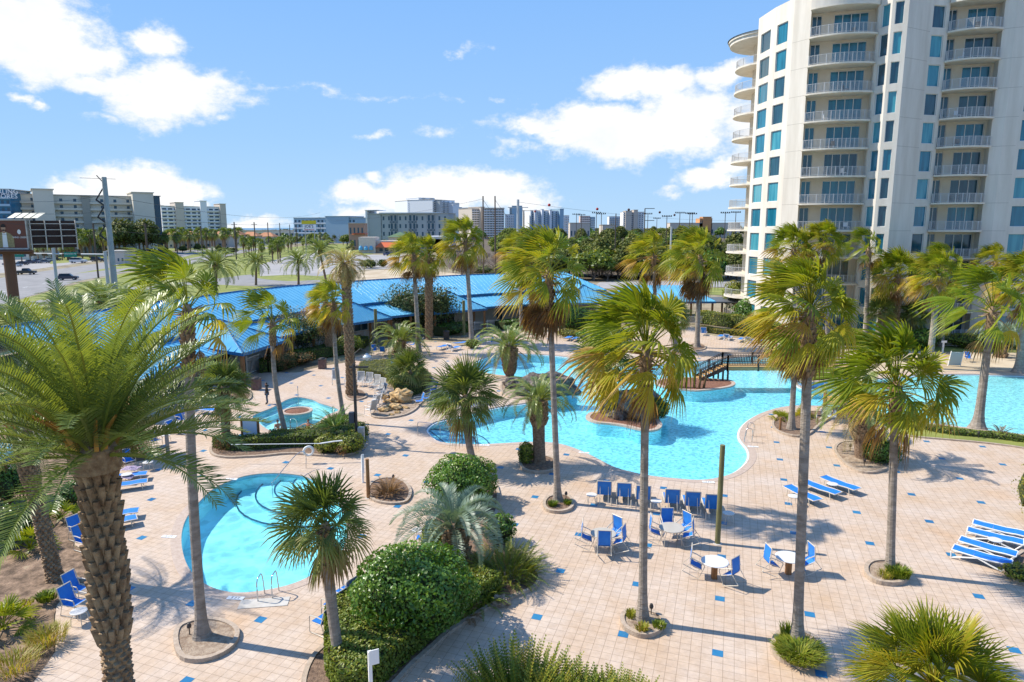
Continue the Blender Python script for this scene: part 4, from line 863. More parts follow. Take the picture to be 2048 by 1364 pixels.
for (px, w, h, lab, lm, kw) in [((10,1010), 2.6, 2.4, 'loose leafy shrub in the left planting near the small blue roof', L_bush, dict(n=2600, base=.5, core=.5, multi=4)),
    ((20,1075), 2.4, 1.5, 'dark shrub at the left edge above the palmetto', L_bush, dict(n=1500, base=.2)), ((150,1010), 1.6, 1.2, 'dark shrub between the two booted trunks', L_bush, dict(n=900, base=.15)),
    ((2085,1040), 2.3, 2.7, 'upright yellow green shrub cut by the right picture edge', L_hedge, dict(n=2600, base=.75, multi=4, rough=.3, long=2.4)), ((2040,1160), 1.3, .6, 'low orange green shrub in the right edge bed', L_hedge, dict(n=700, base=.7)),
    ((1762,925), 2.2, 1.45, 'dense green shrub beside the pineapple shaped palm', L_bush, dict(n=2600, base=.45)), ((1052,928), .95, 1.3, 'small bright green shrub left of the stout palm trunk', L_hedge, dict(n=1200, base=.55, s=.07)),
    ((700,905), 2.0, 1.3, 'round variegated shrub left of the life ring', L_hedge, dict(n=1900, base=.6)), ((655,906), 1.5, 1.2, 'rounded yellow green shrub by the lamp bed corner', L_hedge, dict(n=1500, base=.62)),
    ((718,880), 1.4, 1.2, 'green shrub against the dark lamp post', L_hedge, dict(n=1200, base=.45)), ((752,912), .1, .1, '', None, {}),
    ((945,696), 1.9, 1.0, 'small round clipped shrub at the foot of the pale fan palm', L_hedge, dict(n=1000, base=.45, s=.07)),
    ((604,712), 6.2, 5.3, 'open oleander shrub tree in front of the blue eave', L_olive, dict(n=4200, s=.12, multi=6, cz=.6, core=.0, stems=6, rough=.25, fill=.7, base=.4, name='oleander')),
    ((838,668), 10.5, 6.6, 'wide oleander bush covering the middle of the blue building', L_olive, dict(n=6500, s=.15, multi=7, cz=.55, core=.45, stems=5, rough=.22, fill=.6, base=.35, name='oleander', dep=5)),
    ((1150,664), 5.2, 3.3, 'round bright green shrub in front of the cream wall', L_bush, dict(n=3000, s=.12, base=.6)), ((1140,674), 3.5, 1.0, 'low yellow hedge shrub behind the pair of back loungers', L_yhedge, dict(n=1000, s=.1, base=.4)),
    ((1474,634), 5.0, 5.6, 'rounded yellow green tree at the canopy end', L_hedge, dict(n=4200, s=.14, cz=.62, stems=3, base=.62, core=.6)), ((1496,652), 4.2, 4.0, 'dark green rounded shrub right of the yellow green tree', L_bush, dict(n=3200, s=.12, base=.5)),
    ((1040,655), 3.6, 1.3, 'dark low shrub under the thin grey palms', L_bush, dict(n=900, s=.12, base=.2)), ((760,668), 3.2, 1.4, 'brown grassy shrub at the end of the picket fence', L_dry, dict(n=900, s=.1, base=.4)),
    ((905,668), 4.0, 1.6, 'dark shrub before the white fence panels', L_bush, dict(n=1000, s=.12, base=.2)), ((700,705), 3.0, 2.0, 'bright green shrub against the fan palm with dark boots', L_hedge, dict(n=1400, s=.1, base=.5)),
    ((560,738), 3.6, 1.8, 'dry pinkish brown shrub near the gate', L_dry, dict(n=1100, s=.08, base=.3)), ((600,728), 3.0, 1.2, 'dry brown shrub left of the trash bin in the hedge bed', L_dry, dict(n=700, s=.08, base=.5)),
    ((445,905), .9, 1.0, 'reddish bare leaved plant at the tip of the hot tub hedge bed', L_dry, dict(n=260, s=.05, base=.1, core=0)), ((685,912), .8, .7, 'small pinkish brown shrub in the lamp bed', L_dry, dict(n=260, s=.05, base=.6, core=.4)),
    ((1215,690), 8, 2.2, 'back shrub behind the island palm', L_bush, dict(n=1600, s=.14, base=.4)), ((2000,696), 7, 1.4, 'low green shrub row at the tower foot by the silver palm', L_hedge, dict(n=1600, s=.12, base=.55, dep=2)),
    ((1610,684), 9, 1.5, 'clipped yellow green hedge mass at the foot of the tower balconies', L_hedge, dict(n=2600, s=.12, base=.7, dep=2)), ((1700,688), 8, 1.6, 'clipped yellow green hedge under the narrow twin windows', L_hedge, dict(n=2400, s=.12, base=.7, dep=2)),
    ((1832,694), 5, 2.2, 'leafy shrub before the blank ground floor wall', L_bush, dict(n=1800, s=.14, base=.5)), ((1930,694), 5, 1.6, 'leafy low shrub below the right hand balconies', L_hedge, dict(n=1300, s=.12, base=.5))]:
    if lm: shrub(px, w, h, lab, lm, **kw)
hedge([(440,893),(470,899),(520,897),(575,892),(630,890),(680,884),(700,868)], 1.1, .78, 'dark clipped hedge running under the rescue pole below the hot tub', L_hedge, 150, base=.3, z0=.08)
areahedge([g(*p) for p in [(540,876),(545,890),(620,888),(680,880),(712,862),(700,845),(672,842),(650,856),(620,868),(585,873)]], .55, 'flat yellow green hedge between the hot tub and the rescue pole', L_yhedge, 4200, .055, base=.3)
areahedge([g(*p) for p in [(716,752),(722,738),(770,733),(800,738),(850,752),(862,765),(845,782),(810,790),(785,775),(770,762),(740,757)]], .8, 'yellow flowering ground hedge behind the curved row of grey chairs', L_yhedge, 5200, .06, base=.3)
areahedge([g(*p) for p in [(790,775),(840,768),(850,785),(812,800),(790,795)]], 1.1, 'darker green hedge block at the end of the yellow hedge', L_hedge, 2200, .06, base=.3)
hedge([(1400,644),(1440,650),(1480,655),(1520,664),(1552,676)], 2.2, 1.7, 'tall bright green clipped hedge behind the back row of loungers', L_hedge, 45, .1, base=.6)
hedge([(1400,660),(1440,667),(1480,670),(1515,674)], 1.4, .6, 'low orange green hedge in front of the tall back hedge', L_yhedge, 60, .08, base=.6)
hedge([(520,742),(556,738),(600,722),(650,712),(700,702),(720,690)], 2.2, 1.1, 'dark green hedge along the white picket fence', L_hedge, 50, .09, base=.15)
hedge([(880,672),(910,664),(940,662)], 2.0, 1.2, 'short dark hedge beside the trash bin at the blue building', L_bush, 50, .1, base=.3)
hedge([(1000,658),(1040,652),(1090,650),(1130,652)], 2.0, 1.0, 'dark hedge under the eave right of the thin palms', L_bush, 45, .1, base=.25)
hedge([(1800,838),(1850,858),(1900,868),(1964,874),(2048,884),(2150,900)], .9, .3, 'trailing green ground cover at the shallow pool edge', L_hedge, 130, .06, base=.35, z0=.08)
hedge([(1710,828),(1745,833),(1785,850),(1830,862)], 1.0, .35, 'trailing green ground cover beneath the shorter fan palm crown', L_hedge, 130, .06, base=.35, z0=.08)
hedge([(1622,758),(1650,761),(1690,757)], 1.2, .5, 'small green strip on the far pool spit', L_hedge, 60, .07, base=.5)
coontie((671,868), 1.6, 1.2, 44, 'dark green sago palm in the hedge bed right of the hot tub', 8, L_bush, 1.75, .5, name='sago_palm', lo=5, npair=26, ll=.24, lw=.06, z=.55)
coontie((1728,880), 1.0, .9, 22, 'sago palm behind the pineapple shaped palm', 9, L_bush, 1.1, .4, name='sago_palm', lo=5, npair=20, ll=.16, lw=.06)
coontie((776,990), 1.3, .7, 70, 'dead brown cycad in the small round bed', 10, L_dry, .95, .4, lo=20, name='dead_cycad')
coontie((1740,694), .9, .9, 20, 'small sago palm against the tower ground floor', 12, L_bush, 1.4, .4, name='sago_palm', lo=5)
coontie((1952,698), .9, .9, 20, 'small sago palm in the lawn left of the silver palm', 12, L_bush, 1.4, .5, name='sago_palm', lo=5)
coontie((1880,862), 1.2, .5, 22, 'brown dried agave like plant in the pool side ground cover', 13, L_dry, .9, .5, lo=15, name='dry_plant', cat='plant', z=.2)
coontie((2000,872), 1.0, .5, 18, 'red brown spiky plant near the leaning pale trunk', 15, L_dry, .8, .15, lo=15, name='dry_plant', cat='plant', z=.2)
# broadleaf trees
def treemesh(seed, h=9, w=9, n=2600, s=.34, lm=L_oak, bare=0):
    rr = random.Random(seed); tm_ = MB(); tm_.tube([(0,0,-.2), (.1,0,h*.2), (0,.1,h*.4)], [.3, .24, .18], 7)
    tips = []
    for i in range(9 if not bare else 16):
        a = i*2.39996 + rr.random(); e = rr.uniform(.3, 1.2); st = Vector((0, 0, h*rr.uniform(.15, .4))); d = Vector((math.cos(a)*math.cos(e), math.sin(a)*math.cos(e), math.sin(e))); L = h*rr.uniform(.35, .6)
        m = st + d*L*.5 + Vector((0,0,.1*L)); tp = st + d*L; tm_.tube([st, m, tp], [.14, .09, .03], 5); tips.append(tp)
        if bare:
            for j in range(7):
                b_ = m.lerp(tp, rr.random()); d2 = (d + Vector((rr.gauss(0, .6), rr.gauss(0, .6), rr.gauss(.2, .4)))).normalized(); e_ = b_ + d2*h*.22; tm_.tube([b_, e_], [.045, .012], 3, 0, False)
                for _ in range(3): d3 = (d2 + Vector((rr.gauss(0, .6), rr.gauss(0, .6), rr.gauss(.1, .4)))).normalized(); q = b_.lerp(e_, rr.uniform(.4, 1)); tm_.tube([q, q + d3*h*.13], [.025, .008], 3, 0, False)
    cm = MB(); ells = []
    for i in range(13):
        a = i*2.39996; q = w*.34*math.sqrt((i + .3)/13); ells.append((math.cos(a)*q, math.sin(a)*q, h*(.66 - .22*(i/13)) + rr.uniform(-.06, .06)*h, w*.2*rr.uniform(.8, 1.2), w*.2*rr.uniform(.8, 1.2), h*.19*rr.uniform(.8, 1.2)))
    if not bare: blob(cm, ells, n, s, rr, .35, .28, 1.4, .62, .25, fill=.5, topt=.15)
    return tm_, cm, lm
def tree_proto(seed, **k):
    bare = k.get('bare', 0); tm_, cm, lm = treemesh(seed, **k); t = thing('bare_tree' if bare else 'broadleaf_tree', 'x', 'tree')
    obj('trunk', tm_, mat('twig_grey', (.17, .125, .10), .95, (.28, .22, .18), 3) if bare else M_bark, t)
    if not bare: obj('crown', cm, [lm, M_twig], t)
    return Once(t)
TR = [tree_proto(1), tree_proto(2, h=10, w=8), tree_proto(3, h=8, w=10, lm=L_hedge), tree_proto(4, h=7.5, w=7, lm=L_bush)]
BT = [tree_proto(11, bare=1, h=7), tree_proto(12, bare=1, h=5.5)]
rt = random.Random(5)
WOOD = 'wood of evergreen trees beyond the blue roofs'
def wood(x0, x1, y0, y1, n, top, labels, protos, group, smin=.7, smax=1.2):
    for i in range(n):
        x, y = rt.uniform(x0, x1), rt.uniform(y0, y1); k = rt.randrange(len(protos)); p = g(x, y); sc = rt.uniform(smin, smax)
        protos[k]((p.x, p.y, -.1), rt.uniform(0, 6.28), labels[k % len(labels)], group, (sc, sc, sc*rt.uniform(.85, 1.1)))
TL = ['dull green broad crowned tree in the wood beyond the blue roofs', 'tall dull green tree in the wood beyond the blue roofs', 'wide yellowish green tree in the wood beyond the blue roofs', 'small dark green tree in the wood beyond the blue roofs']
wood(1080, 1480, 549, 560, 40, 0, TL, TR, WOOD, .9, 1.25)
wood(1060, 1490, 515, 545, 44, 0, TL, TR, WOOD, .95, 1.3)
wood(1000, 1490, 484, 515, 60, 0, TL, TR, WOOD, 1.0, 1.6)
wood(960, 1490, 468, 483, 46, 0, TL, TR, WOOD, 1.4, 2.1)
wood(540, 960, 474, 492, 34, 0, ['round crowned tree before the distant hotels', 'narrow tall tree before the distant hotels', 'wide yellowish tree before the distant hotels', 'small dark tree before the distant hotels'], TR, 'trees before the distant hotels', .8, 1.3)
HL = ['round crowned green tree in the belt along the far side of the highway', 'narrow green tree in the belt along the far side of the highway', 'wide yellowish tree in the belt along the far side of the highway', 'small dark tree in the belt along the far side of the highway']
wood(120, 480, 500, 513, 34, 0, HL, TR, 'trees along the far side of the highway', .35, .6)
wood(480, 760, 480, 497, 30, 0, HL, TR, 'trees along the far side of the highway', .6, .95)
for px_ in ((240,512),(252,512),(288,510),(296,511)): p_ = g(*px_); TR[1]((p_.x, p_.y, 0), 1.0, 'dark tall tree against the right end of the beige condominium', 'dark trees by the beige condominium', 1.9)
wood(2060, 2400, 480, 600, 6, 0, TL, TR, WOOD)
BL = ['grey leafless tree in the scrub above the blue roof', 'low grey leafless scrub tree above the blue roof']
wood(880, 1080, 518, 556, 26, 0, BL, BT, 'leafless scrub beyond the blue roof', .55, .95)
wood(1150, 1460, 556, 563, 14, 0, BL, BT, 'leafless scrub beyond the blue roof', .45, .8)
wood(660, 1000, 478, 492, 16, 0, BL, BT, 'leafless scrub beyond the blue roof', .9, 1.3)
for (px, w, h, lab) in [((737,536), 7, 3, 'lone green bush on the sandy edge of the parking lot'), ((765,534), 3, 2.6, 'small thin bush beside the parking lot light pole'), ((700,500),6,2.5,'green bush left of the orange roofed restaurant'), ((820,505),7,3,'green bush right of the orange roofed restaurant'), ((757,502),5,2.2,'clipped bush before the orange awning'),
                        ((960,550),9,3,'olive scrub bush behind the roof ridge, left part'), ((1010,552),8,2.5,'olive scrub bush behind the roof ridge, right part')]:
    shrub(px, w, h, lab, L_oak, 900, .25, multi=4, core=.6, base=.5)
# far street palms
sp = thing('street_palm', 'x', 'palm tree'); rr_ = random.Random(3); mbp = fan_crown(51, 22, .8, 1.1, .45, .1, 7, -50, 5)
obj('trunk', MB().tube([(0,0,-.1), (0,0,5.4)], [.22, .2], 7), M_trunkb, sp); o_ = obj('crown', mbp, [L_sabal, M_boot], sp); o_.location = (0, 0, 5.6); SPALM = Once(sp)
def spalms(x0, y0, x1, y1, n, lab, grp, jx=4, jy=2.5, s0=.85, s1=1.25):
    for i in range(n):
        u = (i + .5)/n; p = g(x0 + (x1 - x0)*u + rt.uniform(-jx, jx), y0 + (y1 - y0)*u + rt.uniform(-jy, jy)); sc = rt.uniform(s0, s1); SPALM((p.x, p.y, 0), rt.uniform(0, 6.28), lab, grp, sc)
spalms(118, 512, 480, 491, 130, 'small street palm in the dense row between the highway and the beige condominiums', 'street palms before the condominiums', 9, 10, 1.4, 2.0)
spalms(20, 528, 200, 512, 12, 'street palm beside the parked cars of the condominium lot', 'street palms by the parked cars', 8, 3, .9, 1.2)
spalms(485, 505, 560, 522, 16, 'dark street palm in the grass beside the highway left of the big sign', 'street palms on the highway verge', 9, 9, 1.0, 1.4)
spalms(560, 505, 660, 488, 14, 'street palm in the group below the red and white sign', 'street palms below the sign', 8, 6, 1, 1.4)
spalms(700, 505, 800, 502, 6, 'street palm in front of the restaurant awnings', 'palms before the restaurant', 8, 2, .9, 1.2)
spalms(470, 492, 740, 480, 18, 'distant street palm along the far side of the highway', 'distant highway palms', 8, 2, 1, 1.3)
# ================================================================ tower, blue roofed buildings, fences, bridge
M_stucco = mat('tower_stucco', (.58, .53, .45), .85, (.68, .63, .55), .9, .05, 6, stretch=(1, 1, .12))
M_stucco2 = mat('recess_stucco', (.60, .52, .40), .85, (.66, .58, .46), .5)
M_slab = mat('balcony_slab', (.62, .55, .44), .8, (.70, .64, .54), 1)
def glass(name, c, rough=.08, c2=None):
    m = mat(name, c, rough, c2, .8, detail=1, stretch=(3, 3, .3), spec=.8); return m
M_glassA = glass('teal_glass', (.008, .11, .17), .07, (.015, .17, .25)); M_glassB = glass('dark_glass', (.012, .05, .08), .08, (.02, .09, .12)); M_glassC = glass('curtain_glass', (.025, .20, .27), .12, (.06, .29, .35))
M_railg = mat('grey_rail', (.50, .50, .49), .5)
M_frame = mat('window_frame', (.72, .72, .69), .5)
S0 = 1384.0; ZF, FH, NF = .56, 3.266, 12; ZTOP = ZF + FH*NF
def pl(px, Y): return Vector(((px - 1024)/S0*Y, Y, 0))
tower = thing('hotel_tower', 'tall cream rounded condominium tower with teal windows and stacked curved balconies', 'building', pl(1600, 88))
TO = tower.location.copy()
PL = [(1495, 93), (1526, 88.5), (1561, 85), (1594, 83), (1721, 81), (1747, 79.3), (1779, 78.4), (1823, 80.2), (1857, 80.6), (1961, 79.2), (1985, 78.6), (2012, 78.2), (2060, 77.6), (2300, 74)]
PL = [(a, b*1.05) for a, b in PL]; PP = [pl(*p) - TO for p in PL]
WC = {0: (.2, .78, 'w'), 1: (.14, .72, 'w'), 4: (.28, .86, 'w'), 5: (.2, .72, 'w'), 7: (.1, .78, 'w'), 11: (.15, .85, 'w')}
BAY = {3, 8}
wall = MB(); ZB = -.3; ZP = ZTOP + 1.9
def at(A, B, u, z, dep=0):
    d = (B - A).normalized(); n = Vector((-d.y, d.x, 0)); p = A.lerp(B, u) + n*dep; return Vector((p.x, p.y, z))
RW = random.Random(2)
def pane_set(A, B, u0, u1, z0, z1, dep, parent, nv=1, nm='window', gl=None):
    fr = MB(); d = (B - A).normalized(); n = Vector((-d.y, d.x, 0)); L = (B - A).length; o = at(A, B, u0, z0, dep); w = (u1 - u0)*L; h = z1 - z0
    M = Matrix(((d.x, n.x, 0, o.x), (d.y, n.y, 0, o.y), (0, 0, 1, o.z), (0, 0, 0, 1))); f = .05
    fr.box(0, -.03, 0, w, .05, f, 0, M); fr.box(0, -.03, h - f, w, .05, h, 0, M); fr.box(0, -.03, f, f, .05, h - f, 0, M); fr.box(w - f, -.03, f, w, .05, h - f, 0, M)
    for i in range(1, nv): x = w*i/nv; fr.box(x - f*.8, -.028, f, x + f*.8, .048, h - f, 0, M)
    wo_ = obj(nm, fr, M_frame, parent)
    pm_ = MB()
    for i in range(nv):
        m_ = 0 if nv == 1 else i % 2
        pm_.add([M @ Vector((w*i/nv + f, .03, f)), M @ Vector((w*(i+1)/nv - f, .03, f)), M @ Vector((w*(i+1)/nv - f, .03, h - f)), M @ Vector((w*i/nv + f, .03, h - f))], [(0, 1, 2, 3)])
    obj('pane', pm_, gl or RW.choice([M_glassA, M_glassA, M_glassC, M_glassB]), wo_)
groove = .012
for i in range(len(PP) - 1):
    A, B = PP[i], PP[i+1]
    if i in BAY: continue
    if i in WC:
        u0, u1, _ = WC[i]
        q = lambda ua, ub, za, zb: wall.add([at(A,B,ua,za), at(A,B,ub,za), at(A,B,ub,zb), at(A,B,ua,zb)], [(0, 1, 2, 3)])
        q(0, u0, ZB, ZP); q(u1, 1, ZB, ZP); z = ZB
        for k in range(NF):
            a, b = ZF + FH*k + .42, ZF + FH*k + 2.85; q(u0, u1, z, a); z = b
            for (ua, ub, za, zb) in ((u0, u0, a, b), (u1, u1, a, b)): wall.add([at(A,B,ua,za), at(A,B,ua,za,.22), at(A,B,ub,zb,.22), at(A,B,ub,zb)], [(0, 1, 2, 3)])
            wall.add([at(A,B,u0,a), at(A,B,u1,a), at(A,B,u1,a,.22), at(A,B,u0,a,.22)], [(0, 1, 2, 3)]); wall.add([at(A,B,u0,b), at(A,B,u1,b), at(A,B,u1,b,.22), at(A,B,u0,b,.22)], [(0, 1, 2, 3)])
            pane_set(A, B, u0, u1, a, b, .16, tower)
        q(u0, u1, z, ZP)
    else: wall.add([at(A,B,0,ZB), at(A,B,1,ZB), at(A,B,1,ZP), at(A,B,0,ZP)], [(0, 1, 2, 3)])
# bays: recessed back wall, side cheeks, top band
def baylev(i, nm):
    A, B = PP[i], PP[i+1]; L = (B - A).length; dep = 1.5
    wall.add([at(A,B,0,ZB), at(A,B,0,ZB,dep), at(A,B,0,ZP,dep), at(A,B,0,ZP)], [(0,1,2,3)]); wall.add([at(A,B,1,ZB), at(A,B,1,ZB,dep), at(A,B,1,ZP,dep), at(A,B,1,ZP)], [(0,1,2,3)])
    rec = MB(); doors = [(.03, .09), (.11, .17), (.40, .92)] if i == 3 else [(.04, .12), (.15, .23), (.38, .92)]
    doors = [(.04, .19, 2), (.38, .90, 4)] if i == 3 else [(.04, .22, 2), (.42, .95, 3)]
    def q(ua, ub, za, zb): rec.add([at(A,B,ua,za,dep), at(A,B,ub,za,dep), at(A,B,ub,zb,dep), at(A,B,ua,zb,dep)], [(0, 1, 2, 3)])
    us = [0] + [x for d in doors for x in d[:2]] + [1]
    for a in range(0, len(us), 2): q(us[a], us[a+1], ZB, ZTOP)
    for (u0, u1, nv) in doors:
        z = ZB
        for k in range(NF): q(u0, u1, z, ZF + FH*k + .02); z = ZF + FH*k + 2.78
        q(u0, u1, z, ZTOP)
        for k in range(NF): pane_set(A, B, u0, u1, ZF + FH*k + .02, ZF + FH*k + 2.78, dep + .1, tower, nv, 'balcony_door', RW.choice([M_glassA, M_glassB, M_glassB]))
    obj('recess_wall', rec, M_stucco2, tower)
    # curved slab and railing
    n = 18; front = []
    for a in range(n + 1):
        u = -.015 + 1.03*a/n; front.append(at(A, B, u, 0, -(.35 + 1.15*math.sin(math.pi*a/n)**.8)))
    back = [at(A, B, 1.0, 0, dep + .1), at(A, B, 0.0, 0, dep + .1)]
    sb_ = MB(); sb_.prism([*front, *back], -.2, 0, 0, bottom=True)
    rl = MB(); fr = smooth_loop([(p.x, p.y) for p in front], 3, False); ins = [p.lerp(at(A, B, .5, 0, 1), .035) for p in fr]
    for z in (.12, 1.05): rl.tube([p + Vector((0,0,z)) for p in ins], .026, 4)
    for k in range(len(ins) - 1):
        for j in range(1):
            p = ins[k].lerp(ins[k+1], j/2); rl.box(p.x - .012, p.y - .012, .12, p.x + .012, p.y + .012, 1.04)
        if k % 7 == 0: p = ins[k]; rl.box(p.x - .035, p.y - .035, 0, p.x + .035, p.y + .035, 1.09)
    ms, mr = sb_.mesh('balcony', M_slab), rl.mesh('railing', M_railg)
    for k in range(NF + 1):
        s = bpy.data.objects.new('balcony', ms); COL.objects.link(s); s.parent = tower; s.location = (0, 0, ZF + FH*k)
        if k < NF: r = bpy.data.objects.new('railing', mr); COL.objects.link(r); r.parent = s
        # furniture on some balconies: a plastic chair
        if k < NF and RW.random() < .75:
            c = MB(); p = at(A, B, RW.uniform(.3, .8), 0, .3); M = Matrix.Translation((p.x, p.y, 0)) @ Matrix.Rotation(RW.uniform(0, 6), 4, 'Z')
            for x in (-.24, .24):
                for y in (-.22, .22): c.box(x - .02, y - .02, 0, x + .02, y + .02, .42, 0, M)
            c.box(-.27, -.25, .42, .27, .25, .46, 0, M); c.box(-.27, .22, .46, .27, .26, .95, 0, M); obj('chair', c, mat('dark_resin', (.10, .09, .08), .6) if k % 2 else M_white, s)
    bd = MB(); bd.prism([*[p for p in front], at(A,B,1,0,.2), at(A,B,0,0,.2)], ZTOP - .2 + .2, ZP, 0, bottom=True); obj('roof_band', bd, M_stucco, tower)
baylev(3, 'm'); baylev(8, 'r')
# floor joints scored in the plain walls
jt = MB()
for i in (2, 6, 9, 10, 12):
    A, B = PP[i], PP[i+1]
    for k in range(NF): z = ZF + FH*k - .1; jt.add([at(A,B,0.002,z,-.004), at(A,B,.998,z,-.004), at(A,B,.998,z+.05,-.004), at(A,B,.002,z+.05,-.004)], [(0,1,2,3)])
obj('floor_joint', jt, mat('joint', (.42, .38, .32), .9), tower)
# body behind, roof and parapet cap
bk = [PP[-1] + Vector((4, 24, 0)), Vector((pl(1500, 118) - TO)) + Vector((4, 0, 0))]
top = MB(); top.sheet([[*PP, *bk]], ZTOP + .6); 
for a, b in ((PP[-1], bk[0]), (bk[0], bk[1]), (bk[1], PP[0])): wall.add([(a.x,a.y,ZB), (b.x,b.y,ZB), (b.x,b.y,ZP), (a.x,a.y,ZP)], [(0,1,2,3)])
obj('wall', wall, M_stucco, tower); obj('roof', top, M_concrete, tower)
# round corner turret with stacked circular balconies
tcn = pl(1500, 102) - TO + Vector((2.6, 1.2, 0)); rt_ = 5.35
def arcp(r, a0, a1, n): return [Vector((tcn.x + r*math.cos(rad(a0 + (a1-a0)*i/n)), tcn.y + r*math.sin(rad(a0 + (a1-a0)*i/n)), 0)) for i in range(n + 1)]
tr_ = MB(); A_ = arcp(2.9, 90, 290, 20)
for i in range(20): tr_.add([(A_[i].x, A_[i].y, ZB), (A_[i+1].x, A_[i+1].y, ZB), (A_[i+1].x, A_[i+1].y, ZTOP), (A_[i].x, A_[i].y, ZTOP)], [(0,1,2,3)])
obj('turret_wall', tr_, M_stucco2, tower)
ds = MB(); ds.prism(arcp(rt_, 80, 300, 30), -.22, 0, 0, bottom=True); msd = ds.mesh('balcony', M_slab)
rl = MB(); P3 = arcp(rt_ - .15, 84, 296, 60)
for z in (.12, 1.05): rl.tube([p + Vector((0,0,z)) for p in P3], .03, 4)
for k in range(60):
    for j in range(2):
        p = P3[k].lerp(P3[k+1], j/2); rl.box(p.x - .011, p.y - .011, .12, p.x + .011, p.y + .011, 1.04)
    if k % 8 == 0: p = P3[k]; rl.box(p.x - .035, p.y - .035, 0, p.x + .035, p.y + .035, 1.09)
mrd = rl.mesh('railing', M_railg)
for k in range(NF):
    s = bpy.data.objects.new('balcony', msd); COL.objects.link(s); s.parent = tower; s.location = (0, 0, ZF + FH*k)
    r = bpy.data.objects.new('railing', mrd); COL.objects.link(r); r.parent = s
rf = MB(); rf.prism(arcp(rt_ + .9, 75, 300, 34), ZTOP - .1, ZTOP + .35, 0, bottom=True); rf.prism(arcp(rt_ + 1.1, 75, 300, 34), ZTOP + .35, ZTOP + .65, 0, bottom=True)
o = len(rf.v); E_ = arcp(rt_ + 1.25, 70, 300, 34)
for p in E_: rf.v.append((p.x, p.y, ZTOP + .66))
rf.v.append((tcn.x + 1, tcn.y, ZTOP + 2.2))
for i in range(34): rf.f.append([o+i, o+i+1, len(rf.v)-1]); rf.m.append(1); rf.t.append(0.)
obj('turret_roof', rf, [M_stucco, mat('slate_roof', (.06, .07, .08), .6)], tower)

# ---------------------------------------------------------------- blue standing seam roofs
def seam_mat():
    m = bpy.data.materials.new('blue_metal_roof'); m.use_nodes = True; b = m.node_tree.nodes['Principled BSDF']
    b.inputs['Base Color'].default_value = (.045, .30, .60, 1); b.inputs['Roughness'].default_value = .33; b.inputs['Metallic'].default_value = .15; return m
M_blue = mat('blue_metal_roof', (.10, .38, .58), .3, (.15, .45, .65), .4, spec=.5); M_bluetrim = mat('blue_trim', (.015, .13, .30), .4)
M_wood = mat('stained_post', (.17, .075, .025), .7, (.33, .16, .06), 3, .2, stretch=(3, 3, .5)); M_cream = mat('cream_wall', (.60, .50, .41), .85, (.68, .59, .50), 1.2); M_door = mat('dark_door', (.02, .035, .06), .2)
M_fencew = mat('white_picket', (.62, .60, .56), .6)
def slope(mb, a, b, c, d, seam=.62):
    """roof plane a-b along the eave, d-c along the top; standing seams run up the slope"""
    a, b, c, d = map(Vector, (a, b, c, d)); mb.add([a, b, c, d], [(0,1,2,3)] if (d - c).length > .01 else [(0,1,2)])
    ev = b - a; L = ev.length; ex = ev.normalized(); n = ex.cross((d + c)*.5 - a); n.normalize()
    if n.z < 0: n = -n
    up = n.cross(ex).normalized()
    if up.z < 0: up = -up
    tu = lambda p: ((p - a).dot(ex), (p - a).dot(up)); poly = [tu(p) for p in (a, b, c, d)]
    k = int(L/seam); xs_ = min(p[0] for p in poly); xe = max(p[0] for p in poly); x = xs_ + seam*.5
    while x < xe:
        hit = []
        for i in range(4):
            p, q = poly[i-1], poly[i]
            if (p[0] > x) != (q[0] > x): hit.append(p[1] + (q[1]-p[1])*(x - p[0])/(q[0]-p[0]))
        if len(hit) >= 2:
            y0, y1 = min(hit), max(hit)
            if y1 - y0 > .3:
                P, Q = a + ex*x + up*y0, a + ex*x + up*y1; w = ex*.022; h = n*.065
                mb.add([P - w, P + w, Q + w, Q - w, P - w + h, P + w + h, Q + w + h, Q - w + h], [(4,5,6,7),(0,1,5,4),(0,4,7,3),(1,2,6,5)])
        x += seam
pav = thing('pool_pavilion', 'long curving cream building with a two tier blue metal roof behind the pools', 'building', (0, 0, 0))
EV = [(-27.3,48),(-26.6,56),(-25.2,63.5),(-21.7,74.5),(-19,79.4),(-15,84.9),(-8.4,91.1),(-1.7,96.2),(5.8,99.9),(13.5,101.4)]
EV = [Vector((*p, 0)) for p in EV]
def offp(P, i, d):
    a = P[max(0, i-1)]; b = P[min(len(P)-1, i+1)]; t = (b - a).normalized(); return P[i] + Vector((-t.y, t.x, 0))*d
ZE, ZBK, ZR = 3.0, 4.15, 6.75
E = [p + Vector((0,0,ZE)) for p in EV]; Bk = [offp(EV, i, 4.2) + Vector((0,0,ZBK)) for i in range(len(EV))]; Bu = [offp(EV, i, 3.9) + Vector((0,0,ZBK + .28)) for i in range(len(EV))]
Rg = [offp(EV, i, 10.0) + Vector((0,0,ZR)) for i in range(len(EV))]; Bb = [offp(EV, i, 18.0) + Vector((0,0,ZE)) for i in range(len(EV))]
Rg[-1] = Vector((8.6, 111.0, ZR)); Bu[-1] = Vector((14.6, 105.2, ZBK + .28)); Bb[-1] = Vector((15.5, 119, ZE))
lo_, up_ = MB(), MB()
for i in range(len(EV) - 1):
    slope(lo_, E[i], E[i+1], Bk[i+1], Bk[i]); slope(up_, Bu[i], Bu[i+1], Rg[i+1], Rg[i]); slope(up_, Bb[i+1], Bb[i], Rg[i], Rg[i+1])
slope(up_, Bu[-1], Bb[-1], Rg[-1], Rg[-1] + Vector((0,0,.001)))
slope(lo_, E[-1], Vector((19, 110, ZE)), Bk[-1] + Vector((1.5,1,0)), Bk[-1])
